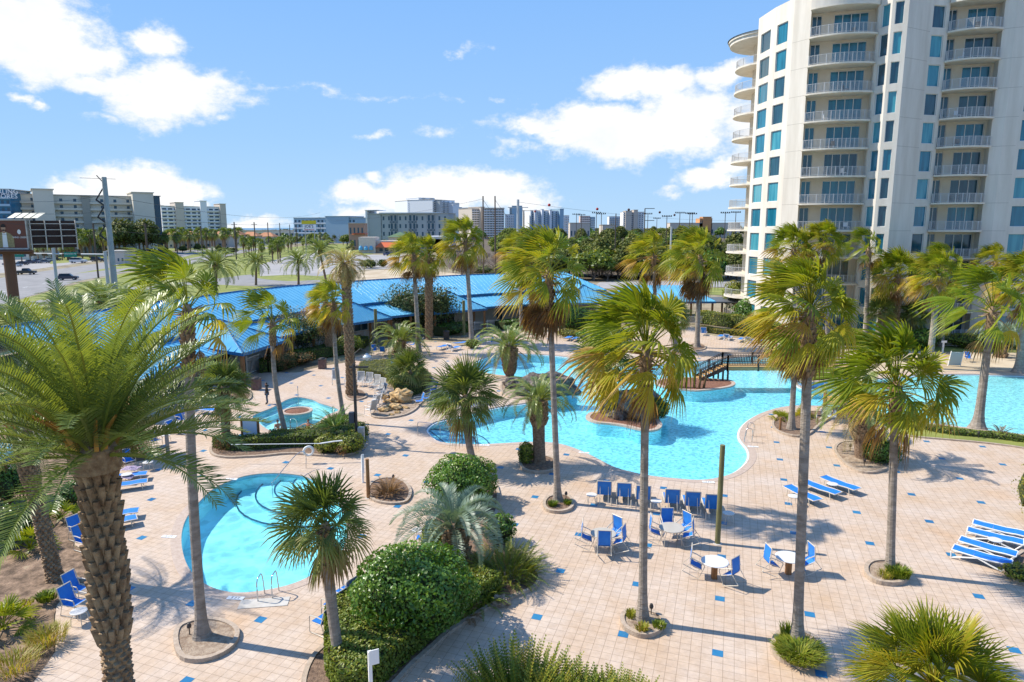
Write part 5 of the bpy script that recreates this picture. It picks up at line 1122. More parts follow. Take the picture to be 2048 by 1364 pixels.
for i in range(len(EV) - 1):
    a, b = E[i], E[i+1]; lo_.add([a, b, b - Vector((0,0,.28)), a - Vector((0,0,.28))], [(0,1,2,3)], 1)
    a, b = Bu[i], Bu[i+1]; up_.add([a, b, b - Vector((0,0,.26)), a - Vector((0,0,.26))], [(0,1,2,3)], 1)
    up_.tube([Rg[i] + Vector((0,0,.04)), Rg[i+1] + Vector((0,0,.04))], .09, 4, 1)
obj('porch_roof', lo_, [M_blue, M_bluetrim], pav); obj('upper_roof', up_, [M_blue, M_bluetrim], pav)
# hipped entry porticos that push out of the porch roof
def portico(i, u, w, out):
    A, B = EV[i], EV[i+1]; d = (B - A).normalized(); n = Vector((-d.y, d.x, 0)); c = A.lerp(B, u)
    q = lambda x, y, z: c + d*x + n*y + Vector((0,0,z))
    zt = 5.35; r = MB(); pk, rg = q(0, 2.2, zt), q(0, 8.2, zt)
    a, b = q(-w/2, -out, ZE), q(w/2, -out, ZE); a2, b2 = q(-w/2 - .3, 5.4, ZE + .9), q(w/2 + .3, 5.4, ZE + .9)
    slope(r, a, b, pk + Vector((.001,0,0)), pk); slope(r, b, b2 + Vector((0,0,0)), rg, pk); slope(r, a2, a, pk, rg)
    r.add([a, b, b - Vector((0,0,.28)), a - Vector((0,0,.28))], [(0,1,2,3)], 1); r.add([b, b2, b2 - Vector((0,0,.28)), b - Vector((0,0,.28))], [(0,1,2,3)], 1); r.add([a2, a, a - Vector((0,0,.28)), a2 - Vector((0,0,.28))], [(0,1,2,3)], 1)
    for P, Q in ((a, pk), (b, pk), (pk, rg)): r.tube([P + Vector((0,0,.05)), Q + Vector((0,0,.05))], .08, 4, 1)
    obj('portico_roof', r, [M_blue, M_bluetrim], pav)
    for x in (-w/2 + .3, w/2 - .3): p = q(x, -out + .3, 0); obj('post', MB().box(-.15, -.15, 0, .15, .15, 2.75), M_wood, pav, loc=p)
for a in ((1, .98, 7.5, 2.2), (4, .2, 9, .9), (6, .12, 8.5, 1.4), (8, .7, 8.5, .8)): portico(*a)
pst = MB().box(-.13, -.13, 0, .13, .13, 2.74).mesh('post', M_wood)
for i in range(len(EV) - 1):
    A, B = EV[i], EV[i+1]; k = max(1, round((B - A).length/3.6)); d = (B - A).normalized(); n = Vector((-d.y, d.x, 0))
    for j in range(k): p = A.lerp(B, j/k) + n*.35; o_ = bpy.data.objects.new('post', pst); COL.objects.link(o_); o_.parent = pav; o_.location = p
wl = MB(); W_ = [offp(EV, i, 4.4) for i in range(len(EV))]
for i in range(len(EV) - 1): a, b = W_[i], W_[i+1]; wl.add([(a.x,a.y,0), (b.x,b.y,0), (b.x,b.y,ZBK + .2), (a.x,a.y,ZBK + .2)], [(0,1,2,3)])
a, b = W_[-1], Vector((15, 117, 0)); wl.add([(a.x,a.y,0), (b.x,b.y,0), (b.x,b.y,ZBK), (a.x,a.y,ZBK)], [(0,1,2,3)])
Wb = [offp(EV, i, 17) for i in range(len(EV))]
for i in range(len(EV) - 1): a, b = Wb[i], Wb[i+1]; wl.add([(a.x,a.y,0), (b.x,b.y,0), (b.x,b.y,ZE + .1), (a.x,a.y,ZE + .1)], [(0,1,2,3)])
obj('wall', wl, M_cream, pav)
for i in range(1, len(EV) - 1):
    A, B = W_[i], W_[i+1]; L = (B - A).length; d = (B - A).normalized(); n = Vector((-d.y, d.x, 0)); k = max(1, int(L/3.6))
    for j in range(k):
        if (i*3 + j) % 4 == 3: continue
        c = A + d*(L*(j + .5)/k) - n*.04; w = [1.5, .55, 1.15][(i + j) % 3]; M = Matrix(((d.x, n.x, 0, c.x), (d.y, n.y, 0, c.y), (0, 0, 1, 0), (0, 0, 0, 1)))
        z0 = 0.02 if (i + j) % 3 != 2 else .9
        f = MB().box(-w, -.05, z0, w, .02, 2.35, 0, M); dr_ = obj('door' if z0 < .5 else 'window', f, M_frame, pav)
        obj('pane', MB().box(-w + .09, -.09, z0 + .09, -.04, -.052, 2.26, 0, M).box(.04, -.09, z0 + .09, w - .09, -.052, 2.26, 0, M), M_glassB if (i + j) % 2 else M_door, dr_)
# porch floor
fl = MB()
for i in range(len(EV) - 1): a, b, c, d = EV[i], EV[i+1], W_[i+1], W_[i]; fl.add([(q.x, q.y, .03) for q in (a, b, c, d)], [(0,1,2,3)])
obj('porch_floor', fl, M_concrete, pav)
# smaller hip roofed shelter to the right and its flat canopy
sh_ = thing('pool_shelter', 'open blue hip roofed shelter right of the big palm crown, with flat dark canopy', 'building', (0, 0, 0))
r = MB(); e = [Vector(p) for p in ((15.8,101.8,3), (30.6,101.8,3), (30.6,112,3), (15.8,112,3))]; ra, rb = Vector((18.5, 107, 5.0)), Vector((27.2, 107, 5.0))
slope(r, e[0], e[1], rb, ra); slope(r, e[1], e[2], rb, rb + Vector((0,.001,0))); slope(r, e[2], e[3], ra, rb); slope(r, e[3], e[0], ra, ra + Vector((0,.001,0)))
for i in range(4): a, b = e[i], e[(i+1) % 4]; r.add([a, b, b - Vector((0,0,.3)), a - Vector((0,0,.3))], [(0,1,2,3)], 1)
obj('roof', r, [M_blue, M_bluetrim], sh_)
obj('canopy', MB().box(30.62, 102, 2.72, 34.5, 109, 2.95), mat('dark_canopy', (.10, .11, .12), .6), sh_)
for x in (16.3, 20, 23.5, 27, 30.2, 33.6):
    for y in (102.3, 108.6): o_ = bpy.data.objects.new('post', pst); COL.objects.link(o_); o_.parent = sh_; o_.location = (x, y, 0)
obj('wall', MB().box(15.6, 106, 0, 22.5, 111, 2.9), M_cream, sh_)
# small blue roof in the near left corner
kr = thing('blue_roof_hut', 'low hut with striped blue metal roof and orange posts at the left edge', 'building', (0, 0, 0)); r = MB()
a, b = g(-90, 985, 2.6), g(52, 888, 2.6); dd = (b - a).normalized(); nn = Vector((-dd.y, dd.x, 0)); 
slope(r, a, b, b + nn*3.6 + Vector((0,0,1.3)) - dd*.9, a + nn*3.6 + Vector((0,0,1.3)), .42); b3 = b + nn*7.2
slope(r, b, b3, b + nn*3.6 + Vector((0,0,1.3)) - dd*.9, b + nn*3.6 + Vector((0,0,1.3)) - dd*.9, .42)
r.add([a, b, b - Vector((0,0,.25)), a - Vector((0,0,.25))], [(0,1,2,3)], 1); obj('roof', r, [M_blue, M_bluetrim], kr)
for u in (.45, .72, .96):
    p = a.lerp(b, u); p.z = 0; obj('post', MB().box(-.12, -.12, 0, .12, .12, 2.4), M_wood, kr, loc=p + nn*.3)
# white picket fences
pk_ = MB()
for i in range(10): pk_.box(i*.18, -.012, .1, i*.18 + .035, .012, 1.15)
pk_.box(0, -.02, .12, 1.8, .02, .16).box(0, -.02, 1.08, 1.8, .02, 1.13); PKM = pk_.mesh('fence_panel', M_fencew); PSM = MB().box(-.05, -.05, 0, .05, .05, 1.28).mesh('post', M_fencew)
def fence(pix, label, sc=1):
    P = [g(*p) for p in pix]; t = thing('picket_fence', label, 'fence', P[0])
    for i in range(len(P) - 1):
        A, B = P[i] - P[0], P[i+1] - P[0]; L = (B - A).length; k = max(1, round(L/1.8)); ang = math.atan2((B - A).y, (B - A).x)
        for j in range(k):
            o = bpy.data.objects.new('fence_panel', PKM); COL.objects.link(o); o.parent = t; o.location = A.lerp(B, j/k); o.rotation_euler = (0, 0, ang); o.scale = (L/k/1.8, 1, sc)
            o = bpy.data.objects.new('post', PSM); COL.objects.link(o); o.parent = t; o.location = A.lerp(B, j/k); o.scale = (1, 1, sc)
    return t
fence([(495,752),(521,741)], 'white picket gate panels by the left hip of the blue roof', 1.5)
fence([(524,735),(580,718),(640,703),(700,690),(745,678)], 'long white picket fence climbing behind the dark green hedge')
fence([(905,668),(950,661),(1000,655)], 'white picket fence under the middle blue eave')
fence([(1330,645),(1372,648),(1412,647)], 'grey white fence and gate under the small shelter')
fence([(20,945),(70,900)], 'white picket fence behind the second date palm trunk')
fence([(60,905),(108,870)], 'short white fence piece seen under the date palm fronds')
fence([(1620,684),(1720,687)], 'white ground floor railing below the left balconies of the tower', 1.0)
fence([(1885,693),(1968,695)], 'white ground floor railing in front of the dark terrace doors', 1.0)
# ---------------------------------------------------------------- timber bridge
M_dark = mat('dark_timber', (.05, .035, .03), .7, (.10, .07, .05), 4); M_tan = mat('tan_timber', (.42, .26, .10), .7, (.52, .35, .16), 3, .2); M_step = mat('step_timber', (.45, .24, .07), .7, (.58, .34, .12), 5)
A = g(1462, 765); A.z = 0; Bp = g(1660, 752); Yb = A.y + .6; x0 = A.x - .2; x1 = Bp.x + .8; zd = 1.35
br = thing('timber_bridge', 'brown timber footbridge with dark railings arching over the pool channel', 'bridge', (x0, Yb, 0)); Lb = x1 - x0
obj('deck', MB().box(0, -.0, zd - .08, Lb, 1.6, zd), M_tan, br); obj('girder', MB().box(0, -.06, zd - .36, Lb, .02, zd - .06).box(0, 1.58, zd - .36, Lb, 1.66, zd - .06), M_tan, br)
def rail(parent, P, Q, h=1.05, n=20, posts=4):
    P, Q = Vector(P), Vector(Q); z = Vector((0, 0, 1)); m = MB(); m.bar(P + z*h, Q + z*h, .09, .05); m.bar(P + z*(h - .13), Q + z*(h - .13), .05, .06); m.bar(P + z*.14, Q + z*.14, .05, .07)
    for i in range(n + 1): p = P.lerp(Q, i/n); m.box(p.x - .02, p.y - .02, p.z + .12, p.x + .02, p.y + .02, p.z + h - .1)
    for i in range(posts): p = P.lerp(Q, i/(posts - 1)); m.box(p.x - .07, p.y - .075, p.z - .42, p.x + .07, p.y + .055, p.z + h + .02)
    obj('railing', m, M_dark, parent)
rail(br, (0, 0, zd), (Lb, 0, zd), n=int(Lb/.15), posts=5); rail(br, (0, 1.6, zd), (Lb, 1.6, zd), n=int(Lb/.15), posts=5)
Lst = 2.5; ns = 8
for i in range(ns): z = zd*(ns - i)/(ns + 1); x = -Lst*(i + .5)/ns; obj('step', MB().box(x - .17, .05, z - .05, x + .16, 1.55, z), M_step, br)
sg_ = MB(); sg_.bar((-Lst, .0, .1), (0, .0, zd - .1), .06, .28).bar((-Lst, 1.6, .1), (0, 1.6, zd - .1), .06, .28); obj('stringer', sg_, M_dark, br)
rail(br, (-Lst, 0, .05), (0, 0, zd), n=16, posts=3); rail(br, (-Lst, 1.6, .05), (0, 1.6, zd), n=16, posts=3)
for x in (.1, -.35):
    for y in (.1, 1.5): obj('leg', MB().box(x - .07, y - .07, -1.2 if x > 0 else -.1, x + .07, y + .07, zd - .1), M_dark, br)
# second stair bridge to the shallow pool
A = g(1690, 838); b2_ = thing('timber_bridge', 'small orange timber stair bridge hidden behind the pineapple shaped palm', 'bridge', (A.x, A.y, 0), rad(68))
obj('deck', MB().box(1.4, 0, .62, 4.2, 1.3, .7), M_step, b2_)
for i in range(4): obj('step', MB().box(i*.34, .05, .12 + .14*i, i*.34 + .3, 1.25, .17 + .14*i), M_step, b2_)
for y in (0, 1.3):
    m = MB(); m.bar((0, y, 1.0), (1.4, y, 1.65), .06, .06).bar((1.4, y, 1.65), (4.2, y, 1.65), .06, .06)
    for k in range(8): x = k*.6; z = min(.7, .12 + x*.42); m.box(x - .04, y - .04, 0 if k < 3 else -1, x + .04, y + .04, z + .95)
    obj('railing', m, M_step, b2_)
# far pool spit with blue mosaic wall
sp_ = thing('mosaic_wall', 'low wall with blue mosaic and pink coping on the far pool spit under the palms', 'wall', (0, 0, 0)); P = [g(*p) for p in [(1594,768),(1610,776),(1650,774),(1680,769),(1700,763)]]; m = MB(); c = MB()
for i in range(4):
    a, b = P[i], P[i+1]; m.add([(a.x,a.y-.03,-.3), (b.x,b.y-.03,-.3), (b.x,b.y-.03,.45), (a.x,a.y-.03,.45)], [(0,1,2,3)]); c.bar((a.x, a.y + .15, .5), (b.x, b.y + .15, .5), .42, .1)
obj('mosaic', m, mat('blue_mosaic', (.04, .16, .45), .3, (.25, .45, .65), 14), sp_); obj('cap', c, M_cope, sp_)
# ================================================================ furniture, lamps, people
M_sling = mat('blue_sling', (.012, .16, .56), .6, (.02, .21, .64), 2.5); M_frame_c = mat('cream_frame', (.58, .52, .42), .4); M_frame_w = mat('white_frame', (.78, .77, .74), .35); M_gsling = mat('grey_sling', (.36, .35, .32), .6, (.46, .44, .40), 3)
M_tabtop = mat('table_top', (.56, .54, .50), .5, (.62, .60, .56), 2)
def slingpoly(path, w, th=.02):
    m = MB(); n = len(path)
    for (x, z) in path: m.v += [(x, -w/2, z), (x, w/2, z)]
    for i in range(n - 1): m.f.append([2*i, 2*i+2, 2*i+3, 2*i+1]); m.m.append(0); m.t.append(0.)
    o = len(m.v)
    for (x, z) in path: m.v += [(x, -w/2, z - th), (x, w/2, z - th)]
    for i in range(n - 1): m.f.append([o+2*i, o+2*i+1, o+2*i+3, o+2*i+2]); m.m.append(0); m.t.append(0.)
    return m
def lounger(kind, back, slingm, framem):
    """sun lounger, head at -X, foot at +X, length about 1.95 m"""
    t = thing('sun_lounger', 'x', 'sun lounger'); w = .64; r = .024; bl = .78; c, s = math.cos(rad(back)), math.sin(rad(back)); hx, hz = -.15 - bl*c, .34 + bl*s
    obj('seat', slingpoly([(-.15, .35), (.3, .33), (.75, .36), (1.12, .345)], w), slingm, t)
    obj('backrest', slingpoly([(-.16, .35), (-.15 - bl*c*.5, .34 + bl*s*.5 - .02), (hx, hz)], w), slingm, t)
    f = MB()
    for y in (-w/2 - .02, w/2 + .02):
        f.tube([(hx, y, hz), (-.15, y, .34), (.3, y, .32), (.75, y, .35), (1.14, y, .335)], r*1.2, 5)
        if kind == 'arc':
            f.tube([(hx - .02, y, max(.3, hz - .1)), (hx, y, .03), (hx + .25, y, .12), (0, y, .30), (.5, y, .12), (.85, y, .02), (1.1, y, .32)], r*1.35, 5)
    f.tube([(hx, -w/2 - .02, hz), (hx, w/2 + .02, hz)], r, 5).tube([(1.14, -w/2 - .02, .335), (1.14, w/2 + .02, .335)], r, 5); obj('frame', f, framem, t)
    if kind != 'arc':
        for x in (-.55, .85):
            for y in (-w/2 - .02, w/2 + .02): obj('leg', MB().tube([(x, y, .34), (x + (.06 if x > 0 else -.06), y, 0)], r, 5), framem, t)
    if back > 30: obj('back_strut', MB().tube([(hx*.65 - .05, -.2, hz*.72), (-.62, -.2, .04)], r*.8, 4).tube([(hx*.65 - .05, .2, hz*.72), (-.62, .2, .04)], r*.8, 4), framem, t)
    return t
LF = Once(lounger('leg', 4, M_sling, M_frame_c)); LA = Once(lounger('arc', 3, M_sling, M_frame_w)); LU = Once(lounger('leg', 76, M_sling, M_frame_c)); LM = Once(lounger('arc', 40, M_sling, M_frame_w))
def lay(proto, head, foot, label, group=None):
    a, b = g(*head), g(*foot); d = b - a; rz = math.atan2(d.y, d.x); c = a.lerp(b, .46); return proto((c.x, c.y, .015), rz, label, group)
G3 = 'trio of loungers by the teardrop bed'
lay(LF, (1574,985), (1633,1012), 'leftmost lounger of the trio behind the slanting trunk', G3); lay(LF, (1606,975), (1672,998), 'middle lounger of the trio left of the teardrop bed', G3); lay(LF, (1647,967), (1709,989), 'lounger of the trio nearest the teardrop bed', G3)
G4 = 'white framed loungers at the right edge'
for h, f, l in [((1949,1060),(2046,1082),'farthest of the four white framed blue loungers'),((1937,1075),(2038,1098),'second farthest of the four white framed blue loungers'),((1921,1094),(2025,1122),'second nearest of the four white framed blue loungers'),((1909,1112),(2013,1140),'nearest of the four white framed blue loungers')]: lay(LA, h, f, l, G4)
GR = 'row of raised blue chaises before the big pool'
for i, (x, y) in enumerate([(1208,1012),(1248,1016),(1287,1022),(1346,1030),(1387,1036),(1428,1042)]):
    p = g(x, y); LU((p.x + .1, p.y + .75, .015), rad(82), ['first raised blue chaise, beside the leftmost round table','second raised blue chaise from the left end of the row','third raised blue chaise, half hidden by the tallest trunk','fourth raised blue chaise, right of the middle round table','fifth raised blue chaise, second from the right end','last raised blue chaise, half hidden by the wooden post'][i], GR, 1.06)
GB = 'back row of blue loungers below the tall hedge'
for i, (a, b) in enumerate([((1452,672),(1430,682)),((1466,675),(1446,685)),((1490,679),(1474,687)),((1507,681),(1490,691)),((1533,683),(1515,692)),((1551,685),(1533,696))]): lay(LM if i % 2 else LF, b, a, ['leftmost lounger of the back row below the tall hedge','second lounger from the left in the back row below the tall hedge','third lounger of the back row below the tall hedge','fourth lounger of the back row below the tall hedge','fifth lounger of the back row below the tall hedge','rightmost lounger of the back row, nearest the tower'][i], GB)
lay(LU, (1402,678), (1412,664), 'raised dark blue chaise behind the slim back palm'); lay(LF, (870,702), (900,694), 'lounger between the pale trunk and the upper pool lobe'); lay(LM, (893,704), (921,698), 'second lounger left of the upper pool lobe'); lay(LF, (905,693), (935,689), 'lounger in the background before the dark hedge, left of the round shrub')
lay(LF, (1128,684), (1145,676), 'left lounger by the low yellow hedge shrub'); lay(LF, (1142,686), (1158,678), 'right lounger by the low yellow hedge shrub')
lay(LF, (212,967), (292,958), 'upper of two flat blue loungers beside the giant trunk'); lay(LF, (212,985), (290,974), 'lower of two flat blue loungers beside the giant trunk')
lay(LF, (196,1045), (259,1036), 'upper lounger half hidden behind the giant trunk'); lay(LF, (192,1065), (252,1052), 'lower lounger half hidden behind the giant trunk')
lay(LM, (336,865), (382,868), 'white framed lounger left of the tall pale trunk'); lay(LA, (398,826), (441,829), 'white framed lounger left of the spiky headed palm trunk')
lay(LF, (2125,1150), (2060,1180), 'lounger just beyond the right edge bed')
def armchair(slingm, framem, hb=.58, name='patio_armchair'):
    """faces +X"""
    t = thing(name, 'x', 'chair'); w = .52
    obj('seat', slingpoly([(-.22, .42), (0, .39), (.26, .43)], w), slingm, t); obj('backrest', slingpoly([(-.22, .44), (-.33, .72), (-.42, .44 + hb)], w), slingm, t)
    f = MB()
    for y in (-w/2 - .03, w/2 + .03):
        f.tube([(-.42, y, .45 + hb), (-.22, y, .43), (.27, y, .43)], .02, 5); f.tube([(-.34, y, .66), (-.05, y, .68), (.28, y, .66), (.32, y, .6)], .022, 5)
    f.tube([(-.43, -w/2 - .03, .45 + hb), (-.43, w/2 + .03, .45 + hb)], .02, 5); f.tube([(.27, -w/2 - .03, .42), (.27, w/2 + .03, .42)], .018, 5); obj('frame', f, framem, t)
    for y in (-w/2 - .03, w/2 + .03):
        obj('leg', MB().tube([(.32, y, .6), (.34, y, .02), (-.02, y, .012)], .02, 5), framem, t); obj('leg', MB().tube([(-.25, y, .42), (-.36, y, .012), (0, y, .012)], .02, 5), framem, t)
    return t
AC = Once(armchair(M_sling, M_frame_c)); GC = Once(armchair(M_gsling, M_frame_w, .66, 'grey_armchair'))
def chair(px, facing, label, group=None, tilt=0, pr=None, sc=1.0):
    p = g(*px); pr = pr or AC
    if tilt:
        Rm = Matrix.Rotation(rad(facing), 4, 'Z') @ Matrix.Rotation(rad(tilt), 4, 'Y'); piv = Rm @ Vector((.34, 0, .01)); o = pr((0, 0, 0), 0, label, group); o.rotation_euler = Rm.to_euler(); o.location = Vector((p.x, p.y, .02)) - piv + Vector((0, 0, .01)); o.scale = (sc,)*3; return o
    return pr((p.x, p.y, .012), rad(facing), label, group, sc)
def rtable(r=.28, h=.46, top=M_tabtop, ped=None, name='side_table'):
    t = thing(name, 'x', 'table'); obj('top', MB().lathe([(0.01, h - .01), (r - .01, h - .01), (r, h + .005), (r, h + .02), (r - .02, h + .03), (0.01, h + .03)], 24), top, t)
    if ped: obj('pedestal', MB().box(-.1, -.1, 0, .1, .1, h - .01), M_wood, t)
    else:
        for i in range(4): a = .78 + 1.5708*i; obj('leg', MB().tube([(math.cos(a)*r*.55, math.sin(a)*r*.55, h - .01), (math.cos(a)*r*.9, math.sin(a)*r*.9, h*.6), (math.cos(a)*r*1.0, math.sin(a)*r*1.0, 0)], .014, 5), M_frame_c, t)
    return t
ST = Once(rtable()); DT = Once(rtable(.56, .72, mat('beige_top', (.42, .39, .33), .5, (.47, .44, .38), 2), None, 'dining_table')); PT = Once(rtable(.54, .72, mat('white_top', (.62, .63, .64), .4), True, 'dining_table'))
for i, (x, y, l) in enumerate([(1183,1007,'leftmost small round table of the chaise row'),(1312,1020,'small round table between the third and fourth chaise'),(1456,1045,'small round table right of the wooden post'),(1586,1010,'small round table beside the leftmost lounger of the trio'),(1664,985,'small round table between the loungers of the trio'),(1988,1100,'small white round table among the white framed loungers'),(160,1247,'small round table below the two armchairs at lower left'),
    (836,1080,'small round table by the armchair left of the silver palm'),(297,940,'small round table at the end of the left bed curb'),(354,858,'small oval looking table by the left armchairs'),(395,845,'small round table right of the tall pale trunk'),(333,884,'small blue white table near the stake'),(255,965,'small table among the towel chairs'),(955,684,'small table in the far seating by the pool lobe')]):
    p = g(x, y); ST((p.x, p.y, .012), 0, l, 'small round side tables')
D1 = g(1206,1098); DT((D1.x, D1.y, .012), 0, 'round table ringed by tipped blue armchairs, left of the tallest trunk'); D2 = g(1342,1086); DT((D2.x, D2.y, .012), 0, 'round table with four blue armchairs right of the tallest trunk')
D3 = g(1428,1157); PT((D3.x, D3.y, .012), 0, 'white table on an orange wooden post with two tipped armchairs'); D4 = g(1576,1148); PT((D4.x, D4.y, .012), 0, 'white table on wooden post beside the nearest slanting trunk')
def around(D, angs, labs, grp, rr=.62, tilt=24):
    for a, l in zip(angs, labs):
        p = D + Vector((math.cos(rad(a)), math.sin(rad(a)), 0))*rr; Rm = Matrix.Rotation(rad(a + 180), 4, 'Z') @ Matrix.Rotation(rad(tilt), 4, 'Y'); piv = Rm @ Vector((.34, 0, .0)); o = AC((0,0,0), 0, l, grp); o.rotation_euler = Rm.to_euler(); o.location = Vector((p.x, p.y, .03)) - piv
around(D1, (-95, 175, -25, 40), ['tipped blue armchair in front of the left table, back to the viewer','tipped blue armchair on the left side of the left table','tipped blue armchair on the right of the left table','tipped blue armchair behind right of the left table'], 'armchairs leaning on the tables')
around(D2, (175, 90, -20, 30), ['tipped blue armchair on the left of the table right of the tallest trunk','tipped blue armchair behind the table right of the tallest trunk','tipped blue armchair on the right front of the table right of the tallest trunk','tipped blue armchair on the right rear of the table right of the tallest trunk'], 'armchairs leaning on the tables')
around(D3, (165, -50), ['tipped blue armchair left of the white wooden post table','tipped blue armchair in front of the white wooden post table'], 'armchairs leaning on the tables')
around(D4, (185, 5), ['tipped blue armchair left of the table by the nearest slanting trunk','tipped blue armchair peeking out right of the nearest slanting trunk'], 'armchairs leaning on the tables')
for (x, y, f, l) in [(158,1198,-15,'upper of two blue armchairs at the lower left curb'),(151,1226,-15,'lower of two blue armchairs at the lower left curb'),(171,1098,-25,'blue armchair against the left curb behind the giant trunk'),(160,1078,-25,'blue armchair half under the left fronds beside the timber edge'),
    (646,1262,150,'nearest blue armchair left of the dome shrub'),(668,1228,150,'second blue armchair behind the stocky palm trunk'),(690,1202,150,'third blue armchair peeking above the stocky palm trunk'),(846,1092,180,'blue armchair left of the silver palm'),
    (311,893,-30,'blue armchair left of the wooden stake'),(364,850,-30,'upper left blue armchair near the tall pale trunk'),(372,838,-35,'second blue armchair near the tall pale trunk'),(258,935,-40,'blue armchair with towels behind the giant trunk'),
    (866,788,200,'upper blue armchair beside the sandy bed and sabal crown'),(838,812,200,'left blue armchair of the pair at the boulders'),(852,806,190,'right blue armchair of the pair at the boulders'),(783,745,250,'lone blue armchair at the yellow hedge corner'),
    (750,708,-60,'light blue armchair left of the stubby feather palm'),(766,710,90,'blue armchair seen from behind, left of the stubby feather palm'),(824,696,200,'blue armchair right of the stubby feather palm'),(840,692,180,'blue armchair behind the pale trunk, right of the feather palm'),
    (962,688,-30,'blue armchair under the bulb trunked palm fronds, left'),(980,690,150,'blue armchair under the bulb trunked palm fronds, right'),(1937,724,-100,'blue armchair standing in the sand behind the shallow pool')]:
    chair((x, y), f, l, 'blue sling armchairs')
# grey chairs on an arc
arc = [(672,768),(698,772),(720,772),(736,774),(750,779),(760,786),(762,797),(756,809),(748,820),(742,830),(778,796)]; cen = g(665, 812)
for i, (x, y) in enumerate(arc):
    p = g(x, y); a = math.degrees(math.atan2(cen.y - p.y, cen.x - p.x)) if i < 10 else 20
    GC((p.x, p.y, .012), rad(a), ['leftmost grey armchair of the curved row','second grey armchair of the curved row','third grey armchair, behind the date palm trunk','fourth grey armchair of the curved row','fifth grey armchair of the curved row','sixth grey armchair, where the curved row turns','seventh grey armchair, first seen from the side','eighth grey armchair of the curved row','ninth grey armchair of the curved row','last grey armchair of the curved row, nearest the boulders','separate grey armchair turned away behind the yellow boulders'][i], 'curved row of grey armchairs', 1.1)
# towels
M_towel = mat('patterned_towel', (.55, .45, .55), .95, (.12, .08, .16), 14, .5)
for (x, y, z, l) in [(262,938,.45,'patterned towel heaped on the blue armchair behind the giant trunk'),(252,955,.3,'striped towel bundle on the seat beside the giant trunk')]:
    p = g(x, y, z); b = MB(); rr = random.Random(x); K = 10
    for i in range(K + 1):
        for j in range(K + 1): u, v = i/K - .5, j/K - .5; b.v.append((u*.9, v*.7, .14*math.exp(-(u*u + v*v)*6) + rr.uniform(0, .06)))
    for i in range(K):
        for j in range(K): q = i*(K+1) + j; b.f.append([q, q+1, q+K+2, q+K+1]); b.m.append(0); b.t.append(0.)
    t = obj('towel', b, M_towel, None, True, p); tag(t, l, 'towel')
# posts, lamps, bins, signs, rails
M_postg = mat('greenish_post', (.12, .115, .045), .85, (.20, .19, .085), 2, .3, stretch=(3, 3, .4)); M_dk = mat('dark_metal', (.045, .04, .038), .5)
def post(px, ytop, r, label, m, name='wooden_post', cap=False):
    b = g(*px); X = atY(px[0], ytop, b.y); t = thing(name, label, 'post', b); obj('shaft', MB().tube([(0,0,-.05), (0,0,X.z)], [r, r*.92], 12), m, t); obj('foot', MB().lathe([(r*1.7, 0), (r*1.6, .025), (r, .03)], 14), M_concrete, t); return t, X.z
post((1435,1087), 890, .12, 'tall bare greenish wooden post standing alone on the deck before the big pool', M_postg)
post((753,692), 618, .2, 'greenish wooden pole in front of the long blue roof, left', M_postg); post((928,672), 601, .2, 'greenish wooden pole before the white fence panels', M_postg); post((337,917), 855, .12, 'short grey weathered stake beside the left armchairs', mat('grey_stake', (.30, .26, .22), .9))
post((737,996), 918, .1, 'square orange timber post at the small round cycad bed', M_wood); post((1503,868), 826, .07, 'short wooden peg', M_wood) if False else None
post((1648,838), 812, .07, 'small orange peg by the pool tip bed', M_wood); post((1560,862), 835, .08, 'short orange peg under the small fan palm seedling', M_wood)
lp, h = post((714,893), 728, .1, 'tall dark lamp post with a hanging bell lamp beside the hedge bed', M_dk, 'lamp_post')
obj('lamp_arm', MB().tube([(0,0,h - .1), (.1,0,h + .7), (.45,0,h + 1.0), (.85,0,h + .8)], .03, 6).tube([(.2,0,h - .15), (.2,0,h - .05)], .04, 5).box(-.3, -.05, h - .25, .9, .05, h - .14), M_dk, lp)
obj('lamp_shade', MB().lathe([(.04, .26), (.1, .18), (.25, .05), (.28, 0), (.2, -.05), (.04, -.22)], 16, 0, (.85, 0, h + .45)), mat('pale_lamp', (.45, .50, .52), .3), lp); obj('switch_box', MB().box(-.42, -.15, 1.6, -.1, .15, 2.3), mat('blue_grey_box', (.06, .07, .09), .5), lp); obj('utility_box', MB().box(.12, -.2, 0, .5, .2, 1.3), M_concrete, lp)
def bin_(px, label, m=None):
    b = g(*px); t = thing('trash_bin', label, 'trash bin', b); obj('body', MB().box(-.34, -.34, 0, .34, .34, .92), m or mat('bin_panel', (.12, .07, .06), .8, (.2, .13, .11), 5), t); obj('lid', MB().box(-.38, -.38, .93, .38, .38, 1.0).lathe([(.3, 1.0), (.24, 1.1), (.01, 1.14)], 12), M_dk, t)
bin_((513,779), 'dark trash bin beside the standing person'); bin_((645,737), 'brown trash bin in front of the hedge'); bin_((893,678), 'dark trash bin by the far hedge', M_dk)
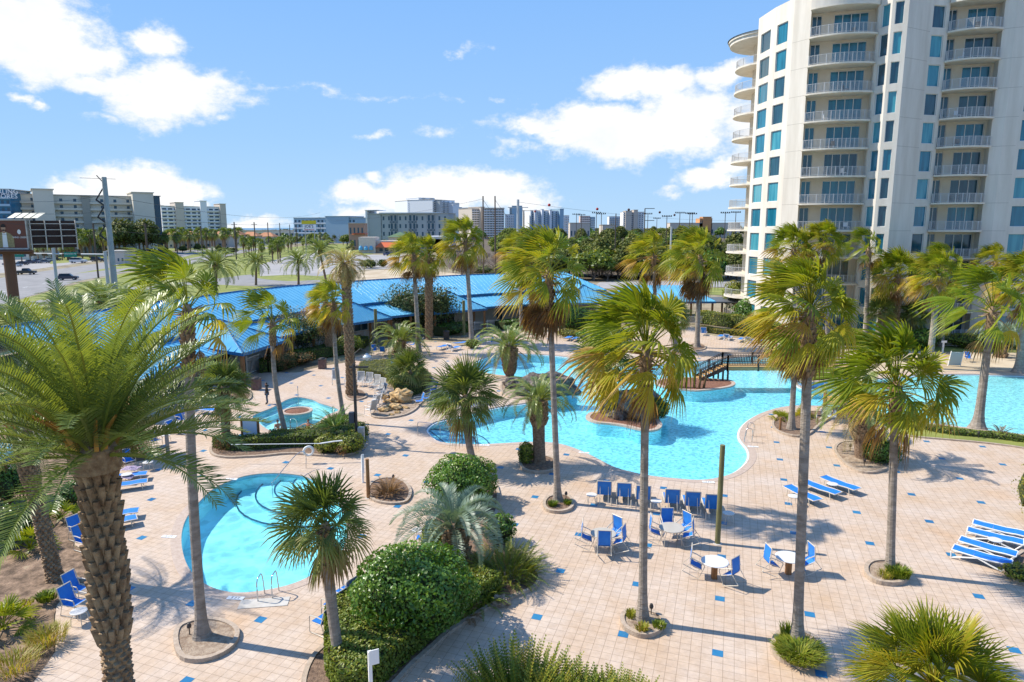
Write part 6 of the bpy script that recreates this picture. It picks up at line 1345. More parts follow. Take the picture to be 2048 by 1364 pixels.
# notice board and rescue pole with ring
b = g(502, 884); nb = thing('notice_board', 'orange framed notice board with pale blue panel behind the clipped hedge', 'notice board', b, rad(-4)); zt1, zt0 = atY(500, 837, b.y).z, atY(500, 874, b.y).z
obj('frame', MB().box(-.62, -.05, zt0, -.48, .05, zt1).box(.48, -.05, zt0, .62, .05, zt1).box(-.48, -.05, zt1 - .14, .48, .05, zt1).box(-.48, -.05, zt0, .48, .05, zt0 + .14), M_wood, nb); obj('panel', MB().box(-.48, -.03, zt0 + .14, .48, .03, zt1 - .14), mat('pale_board', (.62, .70, .78), .4), nb); obj('post', MB().box(-.07, -.05, 0, .07, .05, zt0), M_wood, nb); obj('notice', MB().box(-.2, -.075, zt0 - .45, .2, -.05, zt0 - .05), mat('notice_blue', (.08, .30, .60), .5), nb)
b = g(545, 905); rp = thing('rescue_pole', 'long white rescue pole lying level above the clipped hedge', 'rescue pole', (0, 0, 0)); p, q = g(462, 889, 1.15), g(640, 887, 1.15); obj('pole', MB().tube([p, q], .02, 8), M_white, rp); obj('hook', MB().tube([q, q + Vector((.8,.1,.1)), q + Vector((1.3,.2,.12))], .04, 6), M_white, rp)
p = g(617, 902, .75); lr = thing('life_ring', 'white life ring hanging at the right end of the rescue pole', 'life ring', p, rad(20)); m = MB(); K, J = 24, 8
for i in range(K):
    for j in range(J): a, c = 6.2832*i/K, 6.2832*j/J; r = .27 + .075*math.cos(c); m.v.append((math.cos(a)*r, math.sin(c)*.075, math.sin(a)*r))
for i in range(K):
    for j in range(J): m.f.append([i*J+j, ((i+1) % K)*J+j, ((i+1) % K)*J+(j+1) % J, i*J+(j+1) % J]); m.m.append(0); m.t.append(0.)
RING = m.mesh('ring', mat('ring_white', (.74, .72, .66), .6), True); o = bpy.data.objects.new('ring', RING); COL.objects.link(o); o.parent = lr
p = g(1652, 824, .45); lr = thing('life_ring', 'white life ring leaning on the peg at the pool tip', 'life ring', p, rad(-20)); o = bpy.data.objects.new('ring', RING); COL.objects.link(o); o.parent = lr; o.scale = (1.1,)*3
for px, yt, l in [((738,1420), 1296, 'tilted white post sign at the bottom of the large planting bed'), ((726,965), 908, 'slim white sign board beside the orange timber post')]:
    b = g(*px) if px[1] < 1300 else Vector((atY(740, 1330, 17.6).x, 17.6, 0)); X = atY(px[0], yt, b.y); t = thing('sign_post', l, 'sign', b, rad(25)); obj('post', MB().box(-.05, -.05, 0, .05, .05, X.z - .1), M_white, t); obj('board', MB().box(-.03, -.08, X.z - .5, .25, -.052, X.z - .05) if px[1] > 1300 else MB().box(-.05, -.08, X.z - 1.1, .08, -.052, X.z), M_white, t)
# pool rails
M_steel = mat('stainless_steel', (.55, .56, .57), .22, metal=.9)
def hand(name, pts_list, label, cat='handrail', r=.024):
    t = thing(name, label, cat, pts_list[0][0])
    for pts in pts_list: obj('rail', MB().tube(smooth3([Vector(p) - Vector(pts_list[0][0]) for p in pts]), r, 7), M_steel, t, True)
def smooth3(P, k=5):
    out = []; n = len(P)
    for i in range(n - 1):
        p0, p1, p2, p3 = P[max(i-1, 0)], P[i], P[i+1], P[min(i+2, n-1)]
        for j in range(k): t = j/k; out.append(.5*((2*p1) + (p2 - p0)*t + (2*p0 - 5*p1 + 4*p2 - p3)*t*t + (3*p1 - p0 - 3*p2 + p3)*t**3))
    out.append(P[-1]); return out
def ladder(pa, pb, inward, label):
    L = []
    for q in (pa, pb): b = g(*q); i = Vector(inward).normalized(); L.append([b, b + Vector((0,0,.75)), b + i*.2 + Vector((0,0,.92)), b + i*.45 + Vector((0,0,.75)), b + i*.62 + Vector((0,0,-.9))])
    hand('pool_ladder', L, label, 'pool ladder')
ladder((516,1203), (545,1197), (.12, 1, 0), 'pair of steel ladder rails at the near edge of the round pool'); ladder((1504,884), (1507,872), (-1, -.1, 0), 'steel ladder rails at the right bank of the big pool')
s = MB().box(-.9, -.28, .004, .9, .35, .02); t = obj('ladder_pad', s, M_concrete, None, False, g(528, 1207), rad(8)); tag(t, 'pale concrete pad under the round pool ladder', 'pad')
p = g(612, 936); q = g(546, 995, -.4); hand('handrail', [[p, p + Vector((0,0,.9)), p + Vector((-.4,-.4,.95)), q + Vector((.1,.1,.95)), q + Vector((0,0,.8)), q]], 'long steel handrail running down the round pool steps')
p, q = g(836, 871), g(925, 880, -.3); hand('handrail', [[p, p + Vector((0,0,.85)), p + Vector((.3,.05,.92)), p.lerp(q, .5) + Vector((0,0,.9)), q + Vector((-.1,0,.75)), q], [p.lerp(q, .5) + Vector((0,0,-.3)), p.lerp(q, .5) + Vector((0,0,.88))]], 'steel handrail across the entry steps of the big pool')
for x, y, l in [(965,713,'left steel grab rail at the far pool lobe'),(978,711,'right steel grab rail at the far pool lobe')]: p = g(x, y); hand('handrail', [[p, p + Vector((.1,0,.8)), p + Vector((.4,.1,.9)), p + Vector((.8,-.2,.5)), p + Vector((.85,-.3,-.4))]], l)
p = g(580, 867); hand('handrail', [[p + Vector((0,.2,0)), p + Vector((0,.2,.85)), p + Vector((.05,.6,.9)), p + Vector((.1,1.2,.5)), p + Vector((.1,1.3,-.5))]], 'steel handrail at the near side of the hot tub')
p = g(597, 808, -.3); hand('handrail', [[p, p + Vector((0,0,1.5))]], 'thin upright pole at the back of the hot tub', r=.03)
# pool lift
# garden spike lights
def spike(px, label):
    b = g(*px); t = thing('garden_light', label, 'garden light', (b.x, b.y, .08)); obj('stake', MB().tube([(0,0,0), (0,0,.32)], .02, 6), M_dk, t); obj('lamp_head', MB().lathe([(.07, .3), (.08, .36), (.05, .46), (.01, .48)], 10), M_dk, t)
for px, l in [((380,1275),'dark garden light in the oval concrete planter'),((1302,1235),'dark garden light right of the tallest trunk'),((1132,1003),'dark garden light right of the trunk left of the blue chaises'),((1728,935),'dark garden light at the near edge of the teardrop bed'),((1700,905),'white garden light left of the pineapple shaped palm trunk'),((1956,878),'white garden light in the ground cover by the leaning trunk'),((787,968),'small garden light behind the dead cycad'),((1358,700),'garden light by the bluish palm')]: spike(px, l)
# boulders
M_ylw = mat('yellow_rock', (.42, .24, .08), .9, (.58, .42, .22), 2, .8, 6); M_rock = mat('dark_rock', (.07, .058, .048), .95, (.24, .20, .165), 3.2, 1.0, 7)
def rock(px, w, d, h, label, m, seed=1, name='boulder', z=0, rough=.28, holes=0):
    b = g(*px); rr = random.Random(seed); t = thing(name, label, 'rock', (b.x, b.y, z)); mb = MB(); N_, K_ = 22, 14; ph = [rr.uniform(0, 6.28) for _ in range(12)]
    for a in range(K_ + 1):
        th = math.pi*a/K_
        for q in range(N_):
            f = 6.2832*q/N_; D = Vector((math.sin(th)*math.cos(f), math.sin(th)*math.sin(f), math.cos(th)))
            k = 1 + rough*(math.sin(D.x*3 + ph[0] + D.z*2)*math.sin(D.y*3.4 + ph[1]) + .6*math.sin(D.x*7 + ph[2])*math.sin(D.z*6 + ph[3] + D.y*3) + .35*math.sin(D.y*13 + ph[4])*math.sin(D.x*12 + ph[5])*math.sin(D.z*11)) + rr.uniform(-.025, .025)
            mb.v.append((D.x*w/2*k, D.y*d/2*k, h*.42 + D.z*h*.58*k))
    for a in range(K_):
        for q in range(N_): mb.f.append([a*N_+q, (a+1)*N_+q, (a+1)*N_+(q+1) % N_, a*N_+(q+1) % N_]); mb.m.append(0); mb.t.append(0.)
    obj('rock_body', mb, m, t); return t
for i, (px, w, d, h, l) in enumerate([((789,820), 1.3, 1.0, .5, 'long yellow boulder in the middle of the sandy bed'),((803,805), 1.6, 1.3, 1.1, 'tallest pale brown boulder of the sandy bed'),((769,824), .9, .7, .4, 'yellow boulder at the left front of the sandy bed'),((775,806), .7, .5, .3, 'small yellow boulder on the left of the sandy bed'),((815,806), .8, .6, .5, 'orange boulder right of the tallest one'),((783,832), .5, .4, .2, 'flat yellow stone at the curb of the sandy bed'),((795,828), .5, .4, .25, 'small square yellow stone near the curb'),((812,818), .6, .5, .25, 'pale stone at the right of the sandy bed'),((770,798), .6,.4,.35,'yellow stone against the grey armchairs')]): rock(px, w, d, h, l, M_ylw, i)
rock((1258,832), 3.6, 2.6, 2.0, 'big dark pitted boulder on the curving pool island', M_rock, 21, rough=.34); rock((1238,838), 1.3, 1.1, .9, 'smaller dark boulder at the foot of the island boulder', M_rock, 22); rock((1300,836), 1.6, 1.4, 1.1, 'dark boulder on the right of the curving island', M_rock, 23)
rock((1025,776), 1.7, 1.3, .9, 'dark boulder on the sandy spit behind the stout palm', M_rock, 24); rock((1095,790), 4.2, 2.4, 1.8, 'wide dark rock pile at the tip of the sandy spit', M_rock, 25, rough=.36); rock((805,1130), .7, .6, .4, 'pale stone', M_ylw, 26) if False else None
rock((1002,1208), .8, .6, .35, 'pale flat stone among the rusty ferns of the middle bed', M_sandmulch, 27); rock((880,1140), .6, .5, .35, 'small pale stone left of the silver palm trunk', M_sandmulch, 28); rock((935,1125), .7, .5, .4, 'rounded pale stone right of the silver palm trunk', M_sandmulch, 29)
shrub((1318,840), 1.7, 1.5, 'dark green rosemary like bush on the curving island', L_oak, 1500, .07, base=.5, d0=.3)
# dead stalks on the bridge island
for i, (x, y, hh, w) in enumerate([(1372,776,3.2,.5),(1388,777,2.5,.4),(1398,778,1.8,.3),(1407,777,1.9,.28),(1355,775,1.3,.5),(1340,772,.9,.5)]):
    b = g(x, y); rr = random.Random(i); t = thing('dead_stalk', ['tallest dead agave stalk on the bridge island','forked dead stalk right of the tallest one','third dead stalk on the bridge island','thin dead stalk nearest the bridge stairs','low dry plant left of the tallest stalk','lowest dry plant at the left tip of the bridge island'][i], 'plant', b); m = MB(); m.tube([(0,0,0), (.05*i,0,hh*.5), (.12*(i - 1),0,hh)], [.11, .09, .02], 6, 0, True, .3)
    for k in range(70):
        z = rr.uniform(0, hh*.9); a = rr.uniform(0, 6.28); d = Vector((math.cos(a), math.sin(a), 0)); q = w*rr.uniform(.5, 1.2)*(1 - z/hh*.5); s_v = Vector((-d.y, d.x, 0))*.03; p0 = Vector((0, 0, z)) + d*.06; m.add([p0 - s_v, p0 + s_v, p0 + d*q + Vector((0, 0, q*rr.uniform(-.6, .9)))], [(0, 1, 2)], 0, rr.random())
    obj('foliage', m, L_dry, t)
tuft((1350,777), .8, .8, 120, 'dry yellow grass on the left half of the bridge island', L_dry, base=.6, w=.015)
# leaning board in the sand
b = g(1908, 732); t = thing('leaning_board', 'pale blue grey slatted board propped beside the blue armchair in the sand', 'board', b, rad(-8)); M = Matrix.Rotation(rad(14), 4, 'X'); obj('panel', MB().box(-.55, -.03, .1, .55, .03, 1.55, 0, M), mat('board_blue', (.36, .46, .47), .5), t); obj('frame', MB().box(-.6, -.05, 0, -.55, .05, 1.65, 0, M).box(.55, -.05, 0, .6, .05, 1.65, 0, M), M_white, t)
b = g(1885, 706); t = thing('sign_post', 'small white post with cap in the lawn behind the shallow pool', 'sign', b); obj('post', MB().box(-.07, -.07, 0, .07, .07, 1.3), M_white, t); obj('board', MB().box(-.3, -.1, 1.2, .3, -.072, 1.42), M_white, t)
b = g(1540, 690); t = thing('sign_post', 'small blue sign on a post behind the back row of loungers', 'sign', b); obj('post', MB().box(-.04, -.04, 0, .04, .04, 1.6), M_white, t); obj('board', MB().box(-.25, -.07, 1.3, .25, -.042, 1.75), M_sling, t)
# T shaped dark lamp by the tower
b = g(1838, 690); X = atY(1833, 608, b.y); t = thing('lamp_post', 'dark double armed lamp post before the tower ground floor', 'lamp post', b); obj('shaft', MB().tube([(0,0,0), (0,0,X.z)], .09, 8), M_dk, t); obj('lamp_arm', MB().box(-1.2, -.05, X.z - .1, 1.2, .05, X.z).box(-1.3, -.2, X.z - .22, -.8, .2, X.z - .08).box(.8, -.2, X.z - .22, 1.3, .2, X.z - .08), M_dk, t)
# pool lift near the peg
p = g(1632, 850); t = thing('pool_lift', 'pale metal pool lift frame by the pool tip bed', 'pool lift', p); obj('frame', MB().tube([(0,0,0), (0,0,1.2), (1.0,.5,1.0), (1.4,.7,.5)], .04, 6).tube([(-.3,0,.02), (.5,.2,.02)], .05, 6), M_white, t); obj('seat', MB().box(1.2, .5, .4, 1.7, .9, .46).box(1.62, .5, .46, 1.68, .9, .9), mat('pale_seat', (.5, .55, .6), .5), t)
# ---------------------------------------------------------------- people
M_skin2 = mat('skin', (.42, .22, .14), .6); M_hair2 = mat('dark_hair', (.015, .01, .008), .6)
def figure(name, joints, edges, m, parent, sub=2):
    me = bpy.data.meshes.new(name); keys = list(joints); me.from_pydata([joints[k][0] for k in keys], [(keys.index(a), keys.index(b)) for a, b in edges], []); me.materials.append(m)
    o = bpy.data.objects.new(name, me); COL.objects.link(o); o.parent = parent; sk = o.modifiers.new('skin', 'SKIN')
    for i, k in enumerate(keys): r = joints[k][1]; me.skin_vertices[0].data[i].radius = r if isinstance(r, tuple) else (r, r)
    me.skin_vertices[0].data[0].use_root = True; sk.use_smooth_shade = True; sb = o.modifiers.new('sub', 'SUBSURF'); sb.levels = sb.render_levels = sub; return o
def headparts(t, c, r, face, hairm=None, capm=None):
    """face parts: nose, ears, hair, looking along face"""
    f = Vector(face).normalized(); s = Vector((-f.y, f.x, 0)); m = MB()
    hd = MB(); K, J = 14, 10
    for a in range(J + 1):
        th = math.pi*a/J
        for q in range(K):
            ph = 6.2832*q/K; D = f*math.sin(th)*math.cos(ph) + s*math.sin(th)*math.sin(ph) + Vector((0,0,math.cos(th))); k = 1.0
            jaw = max(0, -D.z)*.18; hd.v.append(tuple(Vector(c) + Vector((D.x*r*.86*(1 - jaw), D.y*r*.86*(1 - jaw), D.z*r*1.15))))
    for a in range(J):
        for q in range(K): hd.f.append([a*K+q, (a+1)*K+q, (a+1)*K+(q+1) % K, a*K+(q+1) % K]); hd.m.append(0); hd.t.append(0.)
    o = Vector(c)
    hd.tube([o + f*r*.8 + Vector((0,0,.02)), o + f*r*1.08 - Vector((0,0,.025))], [.01, .018], 5)
    for sg in (-1, 1): hd.tube([o + s*sg*r*.8, o + s*sg*r*.95 + Vector((0,0,.01))], [.03, .022], 6)
    obj('head', hd, M_skin2, t, True)
    ey = MB()
    for sg in (-1, 1): ey.tube([o + f*r*.8 + s*sg*.032 + Vector((0,0,.02)), o + f*r*.86 + s*sg*.032 + Vector((0,0,.02))], .012, 6)
    ey.box(-.02, -.02, -.02, .02, .02, .02) if False else None
    obj('eye', ey, M_hair2, t); obj('mouth', MB().tube([o + f*r*.84 - s*.022 - Vector((0,0,.055)), o + f*r*.84 + s*.022 - Vector((0,0,.055))], .007, 5), mat('lips', (.30, .10, .08), .6), t)
    hr = MB()
    for a in range(6):
        th = math.pi*.52*a/5
        for q in range(K):
            ph = 6.2832*q/K; fr = math.cos(ph); t2 = th*(1 - .35*max(0, fr)); D = f*math.sin(t2)*math.cos(ph) + s*math.sin(t2)*math.sin(ph) + Vector((0,0,math.cos(t2))); hr.v.append(tuple(o - f*.008 + Vector((D.x*r*.95, D.y*r*.95, D.z*r*1.22))))
    for a in range(5):
        for q in range(K): hr.f.append([a*K+q, (a+1)*K+q, (a+1)*K+(q+1) % K, a*K+(q+1) % K]); hr.m.append(0); hr.t.append(0.)
    obj('hair', hr, hairm or M_hair2, t, True)
def fingers(name, wrist, d, m, parent, n=5):
    w, d = Vector(wrist), Vector(d).normalized(); s = d.cross(Vector((0, 1, 0))).normalized() if abs(d.y) < .9 else Vector((1, 0, 0)); h = MB()
    h.tube([w, w + d*.05, w + d*.09], [.022, .036, .034], 6)
    for i in range(4): b = w + d*.085 + s*(i - 1.5)*.017; L = [.06, .075, .07, .055][i]; h.tube([b, b + d*L*.55, b + d*L + s.cross(d)*.02], [.009, .008, .006], 5)
    h.tube([w + d*.03 + s*.03, w + d*.06 + s*.055, w + d*.09 + s*.06], [.011, .009, .007], 5); obj(name, h, m, parent, True)
pb = g(535, 808); pr_ = thing('person', 'person in dark hoodie and jeans standing by the trash bin with hands in pockets', 'person', pb, rad(200)); M_hood = mat('dark_hoodie', (.03, .022, .022), .9); M_jean = mat('blue_jeans', (.06, .085, .13), .9)
J = {'pelvis': ((0,0,.93), (.15,.11)), 'hipL': ((0,.10,.88), .10), 'kneeL': ((.03,.11,.50), .065), 'ankL': ((0,.12,.10), .05), 'toeL': ((.17,.14,.04), .04), 'hipR': ((0,-.10,.88), .10), 'kneeR': ((.02,-.12,.50), .065), 'ankR': ((-.02,-.14,.10), .05), 'toeR': ((.15,-.17,.04), .04)}
E_ = [('pelvis','hipL'),('hipL','kneeL'),('kneeL','ankL'),('ankL','toeL'),('pelvis','hipR'),('hipR','kneeR'),('kneeR','ankR'),('ankR','toeR')]
J2 = {**J, 'waist': ((0,0,1.08), (.15,.11)), 'chest': ((0,0,1.30), (.18,.12)), 'neck': ((0,0,1.47), .065), 'shL': ((0,.19,1.40), .075), 'elL': ((-.05,.30,1.13), .055), 'wrL': ((.07,.20,.97), .042), 'shR': ((0,-.19,1.40), .075), 'elR': ((-.05,-.30,1.13), .055), 'wrR': ((.07,-.20,.97), .042), 'head0': ((.0,0,1.53), .06)}
E2 = E_ + [('pelvis','waist'),('waist','chest'),('chest','neck'),('neck','head0'),('chest','shL'),('shL','elL'),('elL','wrL'),('chest','shR'),('shR','elR'),('elR','wrR')]
figure('body', J2, E2, M_hood, pr_); figure('trousers', {k: (v[0], tuple(q*1.14 for q in v[1]) if isinstance(v[1], tuple) else v[1]*1.14) for k, v in J.items() if 'toe' not in k}, [e for e in E_ if 'toe' not in e[1]], M_jean, pr_)
headparts(pr_, (.01, 0, 1.645), .105, (1, 0, 0)); fingers('hand', (.07,.2,.97), (.3,-.5,-.8), M_skin2, pr_); fingers('hand', (.07,-.2,.97), (.3,.5,-.8), M_skin2, pr_)
obj('hood', MB().lathe([(.13, 1.44), (.16, 1.50), (.12, 1.56)], 12, 0, (-.03, 0, 0)), M_hood, pr_, True)
def bather(px, label, face, armL, armR, top=None, z=-.12, chest=.30, sc=1):
    p = g(px[0], px[1], z); t = thing('person', label, 'person', (p.x, p.y, z), math.atan2(face[1], face[0])); t.scale = (sc,)*3
    # standing or sitting in the water: torso above the surface, hips and legs below it
    j = {'pelvis': ((0,0,-.22), (.15,.11)), 'waist': ((0,0,-.02), (.135,.10)), 'chest': ((0,0,.24), (.165,.11)), 'neck': ((0,0,.40), .058), 'h0': ((0,0,.46), .055), 'shL': ((0,.17,.34), .062), 'elL': (armL[0], .045), 'wrL': (armL[1], .033), 'shR': ((0,-.17,.34), .062), 'elR': (armR[0], .045), 'wrR': (armR[1], .033), 'kL': ((.36,.12,-.30), .075), 'kR': ((.36,-.12,-.30), .075), 'aL': ((.42,.12,-.66), .05), 'aR': ((.42,-.12,-.66), .05)}
    figure('body', j, [('pelvis','waist'),('waist','chest'),('chest','neck'),('neck','h0'),('chest','shL'),('shL','elL'),('elL','wrL'),('chest','shR'),('shR','elR'),('elR','wrR'),('pelvis','kL'),('pelvis','kR'),('kL','aL'),('kR','aR')], M_skin2, t)
    headparts(t, (.01, 0, .575), .10, (1, 0, 0)); 
    for (e, w) in (armL, armR): fingers('hand', w, Vector(w) - Vector(e), M_skin2, t)
    if top: figure('swim_top', {'a': ((0,0,.1), (.15,.12)), 'b': ((0,0,.24), (.178,.125)), 'c': ((0,0,.32), (.15,.1))}, [('a','b'),('b','c')], top, t)
bather((556,858), 'bather with dark hair and bare chest in the left arm of the hot tub', (.5, -.9), ((.12,.24,.12), (.28,.1,.12)), ((.12,-.24,.12), (.26,-.08,.1)))
bather((617,857), 'bather in red swim top leaning back with spread arms at the near hot tub edge', (-.2, -1), ((-.02,.42,.26), (.02,.66,.14)), ((-.02,-.42,.26), (.02,-.66,.14)), mat('red_swim', (.40, .06, .05), .7))
bather((565,869), 'bather mostly hidden behind the bent pale trunk and hedge, only dark hair showing', (0, 1), ((.12,.24,.12), (.28,.1,.12)), ((.12,-.24,.12), (.26,-.08,.1)), z=-.35)
bather((900,850), 'swimmer leaning over the pool edge behind the curved grey trunk', (.3, -1), ((.2,.24,.2), (.4,.2,.1)), ((.2,-.24,.2), (.4,-.2,.1)))
# ================================================================ far buildings, poles, signs, cars
M_beige = mat('beige_condo', (.60, .55, .44), .9, (.66, .61, .50), .08); M_bshade = mat('beige_recess_shade', (.34, .32, .26), .9); M_whitec = mat('white_condo', (.76, .76, .76), .9)  # M_bshade: the same beige darkened, recess shade put into its colour
M_grey = mat('grey_condo', (.34, .38, .40), .9, (.40, .43, .45), .05); M_lgrey = mat('pale_grey_condo', (.66, .70, .74), .9); M_bluec = mat('blue_condo', (.30, .44, .54), .7); M_tan_c = mat('tan_condo', (.54, .48, .41), .9)
M_glassF = mat('far_glass', (.04, .09, .13), .25); M_bglass = mat('blue_glass_tower', (.02, .12, .22), .12, (.03, .18, .30), .1); M_terra = mat('terracotta_roof', (.42, .17, .075), .85, (.50, .24, .12), .4); M_orange = mat('orange_roof', (.62, .13, .04), .6)
def fa(px, Y, z=0): return Vector(((px - 1024)/S0*Y, Y, z))
def zt(py, Y): return atY(1024, py, Y).z
def condo(label, px0, px1, ytop, Y0, Y1=None, floors=9, cols=10, wallm=None, depth=18, towers=(), win=(.45, .5), band=None, bandout=1.0, name='condominium', zoff=0, winm=None, group=None, wrows=None, parapet=1.0):
    Y1 = Y1 or Y0; A, B = fa(px0, Y0), fa(px1, Y1); H = zt(ytop, Y0); d = (B - A).normalized(); n = Vector((-d.y, d.x, 0)); L = (B - A).length; cols = min(cols, 100//floors)
    t = thing(name, label, 'building', A, math.atan2(d.y, d.x), group); fh = (H - parapet)/floors
    w = MB(); w.box(0, 0, -.3, L, depth, H); obj('wall', w, wallm, t); obj('roof', MB().box(-.4, -.4, H, L + .4, depth + .4, H + .35), M_concrete, t)
    if band is not None:
        bm = MB().box(0, -bandout, 0, L, -.02, .22).box(0, -bandout, .22, L, -bandout + .12, 1.05).mesh('balcony', band)
        for k in range(1, floors): o = bpy.data.objects.new('balcony', bm); COL.objects.link(o); o.parent = t; o.location = (0, 0, fh*k)
    cw = L/cols; wm_ = MB().box(-cw*win[0]/2, -.06, 0, cw*win[0]/2, -.01, fh*win[1]).mesh('window', winm or M_glassF); cnt = 0
    step = 1
    for k in range(floors):
        for c in range(0, cols, step):
            if cnt >= 100: break
            o = bpy.data.objects.new('window', wm_); COL.objects.link(o); o.parent = t; o.location = (cw*(c + .5), 0, fh*k + fh*.3); cnt += 1
    for (p0, p1, yt, out, m_) in towers:
        u0, u1 = (p0 - px0)/(px1 - px0)*L, (p1 - px0)/(px1 - px0)*L; h = zt(yt, Y0 + (Y1 - Y0)*(p0 - px0)/(px1 - px0))
        obj('stair_tower', MB().box(u0, -out, -.3, u1, depth*.8, h).box(u0 - .5, -out - .5, h, u1 + .5, depth*.8, h + .4), m_ or wallm, t)
    return t
condo('long beige condominium block with open galleries and two projecting stair towers', 26, 322, 388, 338, 376, 9, 22, M_beige, 18, [(68,106,379,5,None),(262,306,386,7,None),(160,176,392,1.5,M_bshade),(310,323,393,2,M_glassF)], (.22, .5), M_beige, 1.4)
gt = condo('blue glass condominium tower with white rooftop lettering at the left edge', -60, 27, 378, 326, 330, 9, 8, M_bglass, 22, (), (.5, .5), M_bluec, 1.0, winm=M_glassF)
text('lettering', 'STERLING', 3.0, M_white, gt, (15.6, -1.15, zt(382, 328) - .3), (math.pi/2, 0, 0), .05); text('lettering', 'SHORES', 3.0, M_white, gt, (16.4, -1.15, zt(390, 328) - .6), (math.pi/2, 0, 0), .05)
condo('white condominium slab with thin balcony stripes between pillared corners', 325, 452, 412, 720, 760, 9, 11, M_whitec, 24, [(351,367,405,4,M_tan_c),(400,413,402,4,None),(440,452,408,4,M_tan_c)], (.7, .42), M_whitec, 1.6)
for i, (a, b, yt, Y) in enumerate([(325,352,467,460),(352,385,466,470),(383,420,468,480),(418,455,466,490),(452,480,464,520),(478,512,466,530),(512,545,467,560)]):
    A, B = fa(a, Y), fa(b, Y); L = B.x - A.x; h = zt(yt + 6, Y); t = thing('villa', 'low villa with terracotta roof in the row before the white condominium', 'building', A, 0, 'terracotta roofed villas'); 
    obj('wall', MB().box(0, 0, -.2, L, 12, max(3, h)), M_tan_c, t); r = MB(); z = max(3, h); zr = z + 3.2; r.add([(-.8,-.8,z), (L+.8,-.8,z), (L+.8,12.8,z), (-.8,12.8,z), (L*.3,6,zr), (L*.7,6,zr)], [(0,1,5,4),(1,2,5),(2,3,4,5),(3,0,4)]); obj('roof', r, M_terra, t)
    for k in range(3): obj('window', MB().box(L*(.15 + .3*k), -.06, 1, L*(.3 + .3*k), 0, 2.4), M_glassF, t)
condo('long low beige building in front of the sea', 455, 640, 461, 620, 620, 2, 18, M_beige, 20, (), (.5, .4), None, name='low_building')
condo('blue grey hotel with teal roof left of the orange turret', 588, 712, 436, 620, 600, 5, 16, M_bluec, 30, [(655,700,433,2,M_bluec)], (.5, .5), M_whitec, .8, name='hotel')
ot = condo('small pink building with orange pyramid roof', 697, 728, 447, 430, 430, 2, 4, mat('pink_wall', (.42, .26, .20), .9), 10, (), (.4, .5), None, name='pink_building')
r = MB(); r.add([(2,-1,9.5), (10.5,-1,9.5), (10.5,9,9.5), (2,9,9.5), (6.2,4,13.5)], [(0,1,4),(1,2,4),(2,3,4),(3,0,4)]); obj('pyramid_roof', r, M_orange, ot)
gh = condo('grey modern hotel with white framed window bays and a flat overhanging roof', 762, 896, 427, 520, 512, 4, 12, M_grey, 24, [(733,764,428,0,None),(733,736,421,2,M_whitec)], (.3, .5), None, name='hotel')
for (a, b) in ((781,797),(820,836),(858,874)):
    u0, u1 = (a - 762)/134*50, (b - 762)/134*50; f = MB(); H_ = zt(428, 520)
    for k in range(4):
        z = H_*k/4 + .5
        for j in range(2): x = u0 + (u1 - u0)*(j + .08)/2; f.box(x, -.5, z, x + (u1-u0)*.42, -.4, z + .18).box(x, -.5, z + 4.6, x + (u1-u0)*.42, -.4, z + 4.8).box(x, -.5, z, x + .22, -.4, z + 4.8).box(x + (u1-u0)*.42 - .22, -.5, z, x + (u1-u0)*.42, -.4, z + 4.8)
    obj('window_bay', f, M_whitec, gh); obj('bay_glass', MB().box(u0, -.3, .3, u1, -.1, H_ - .8), M_glassF, gh)
obj('roof_slab', MB().box(-.5, -2, zt(427, 520), 44, 20, zt(427, 520) + .7)  .box(-11, -1.5, zt(421, 520), -1, 15, zt(421, 520) + .5), M_lgrey, gh)
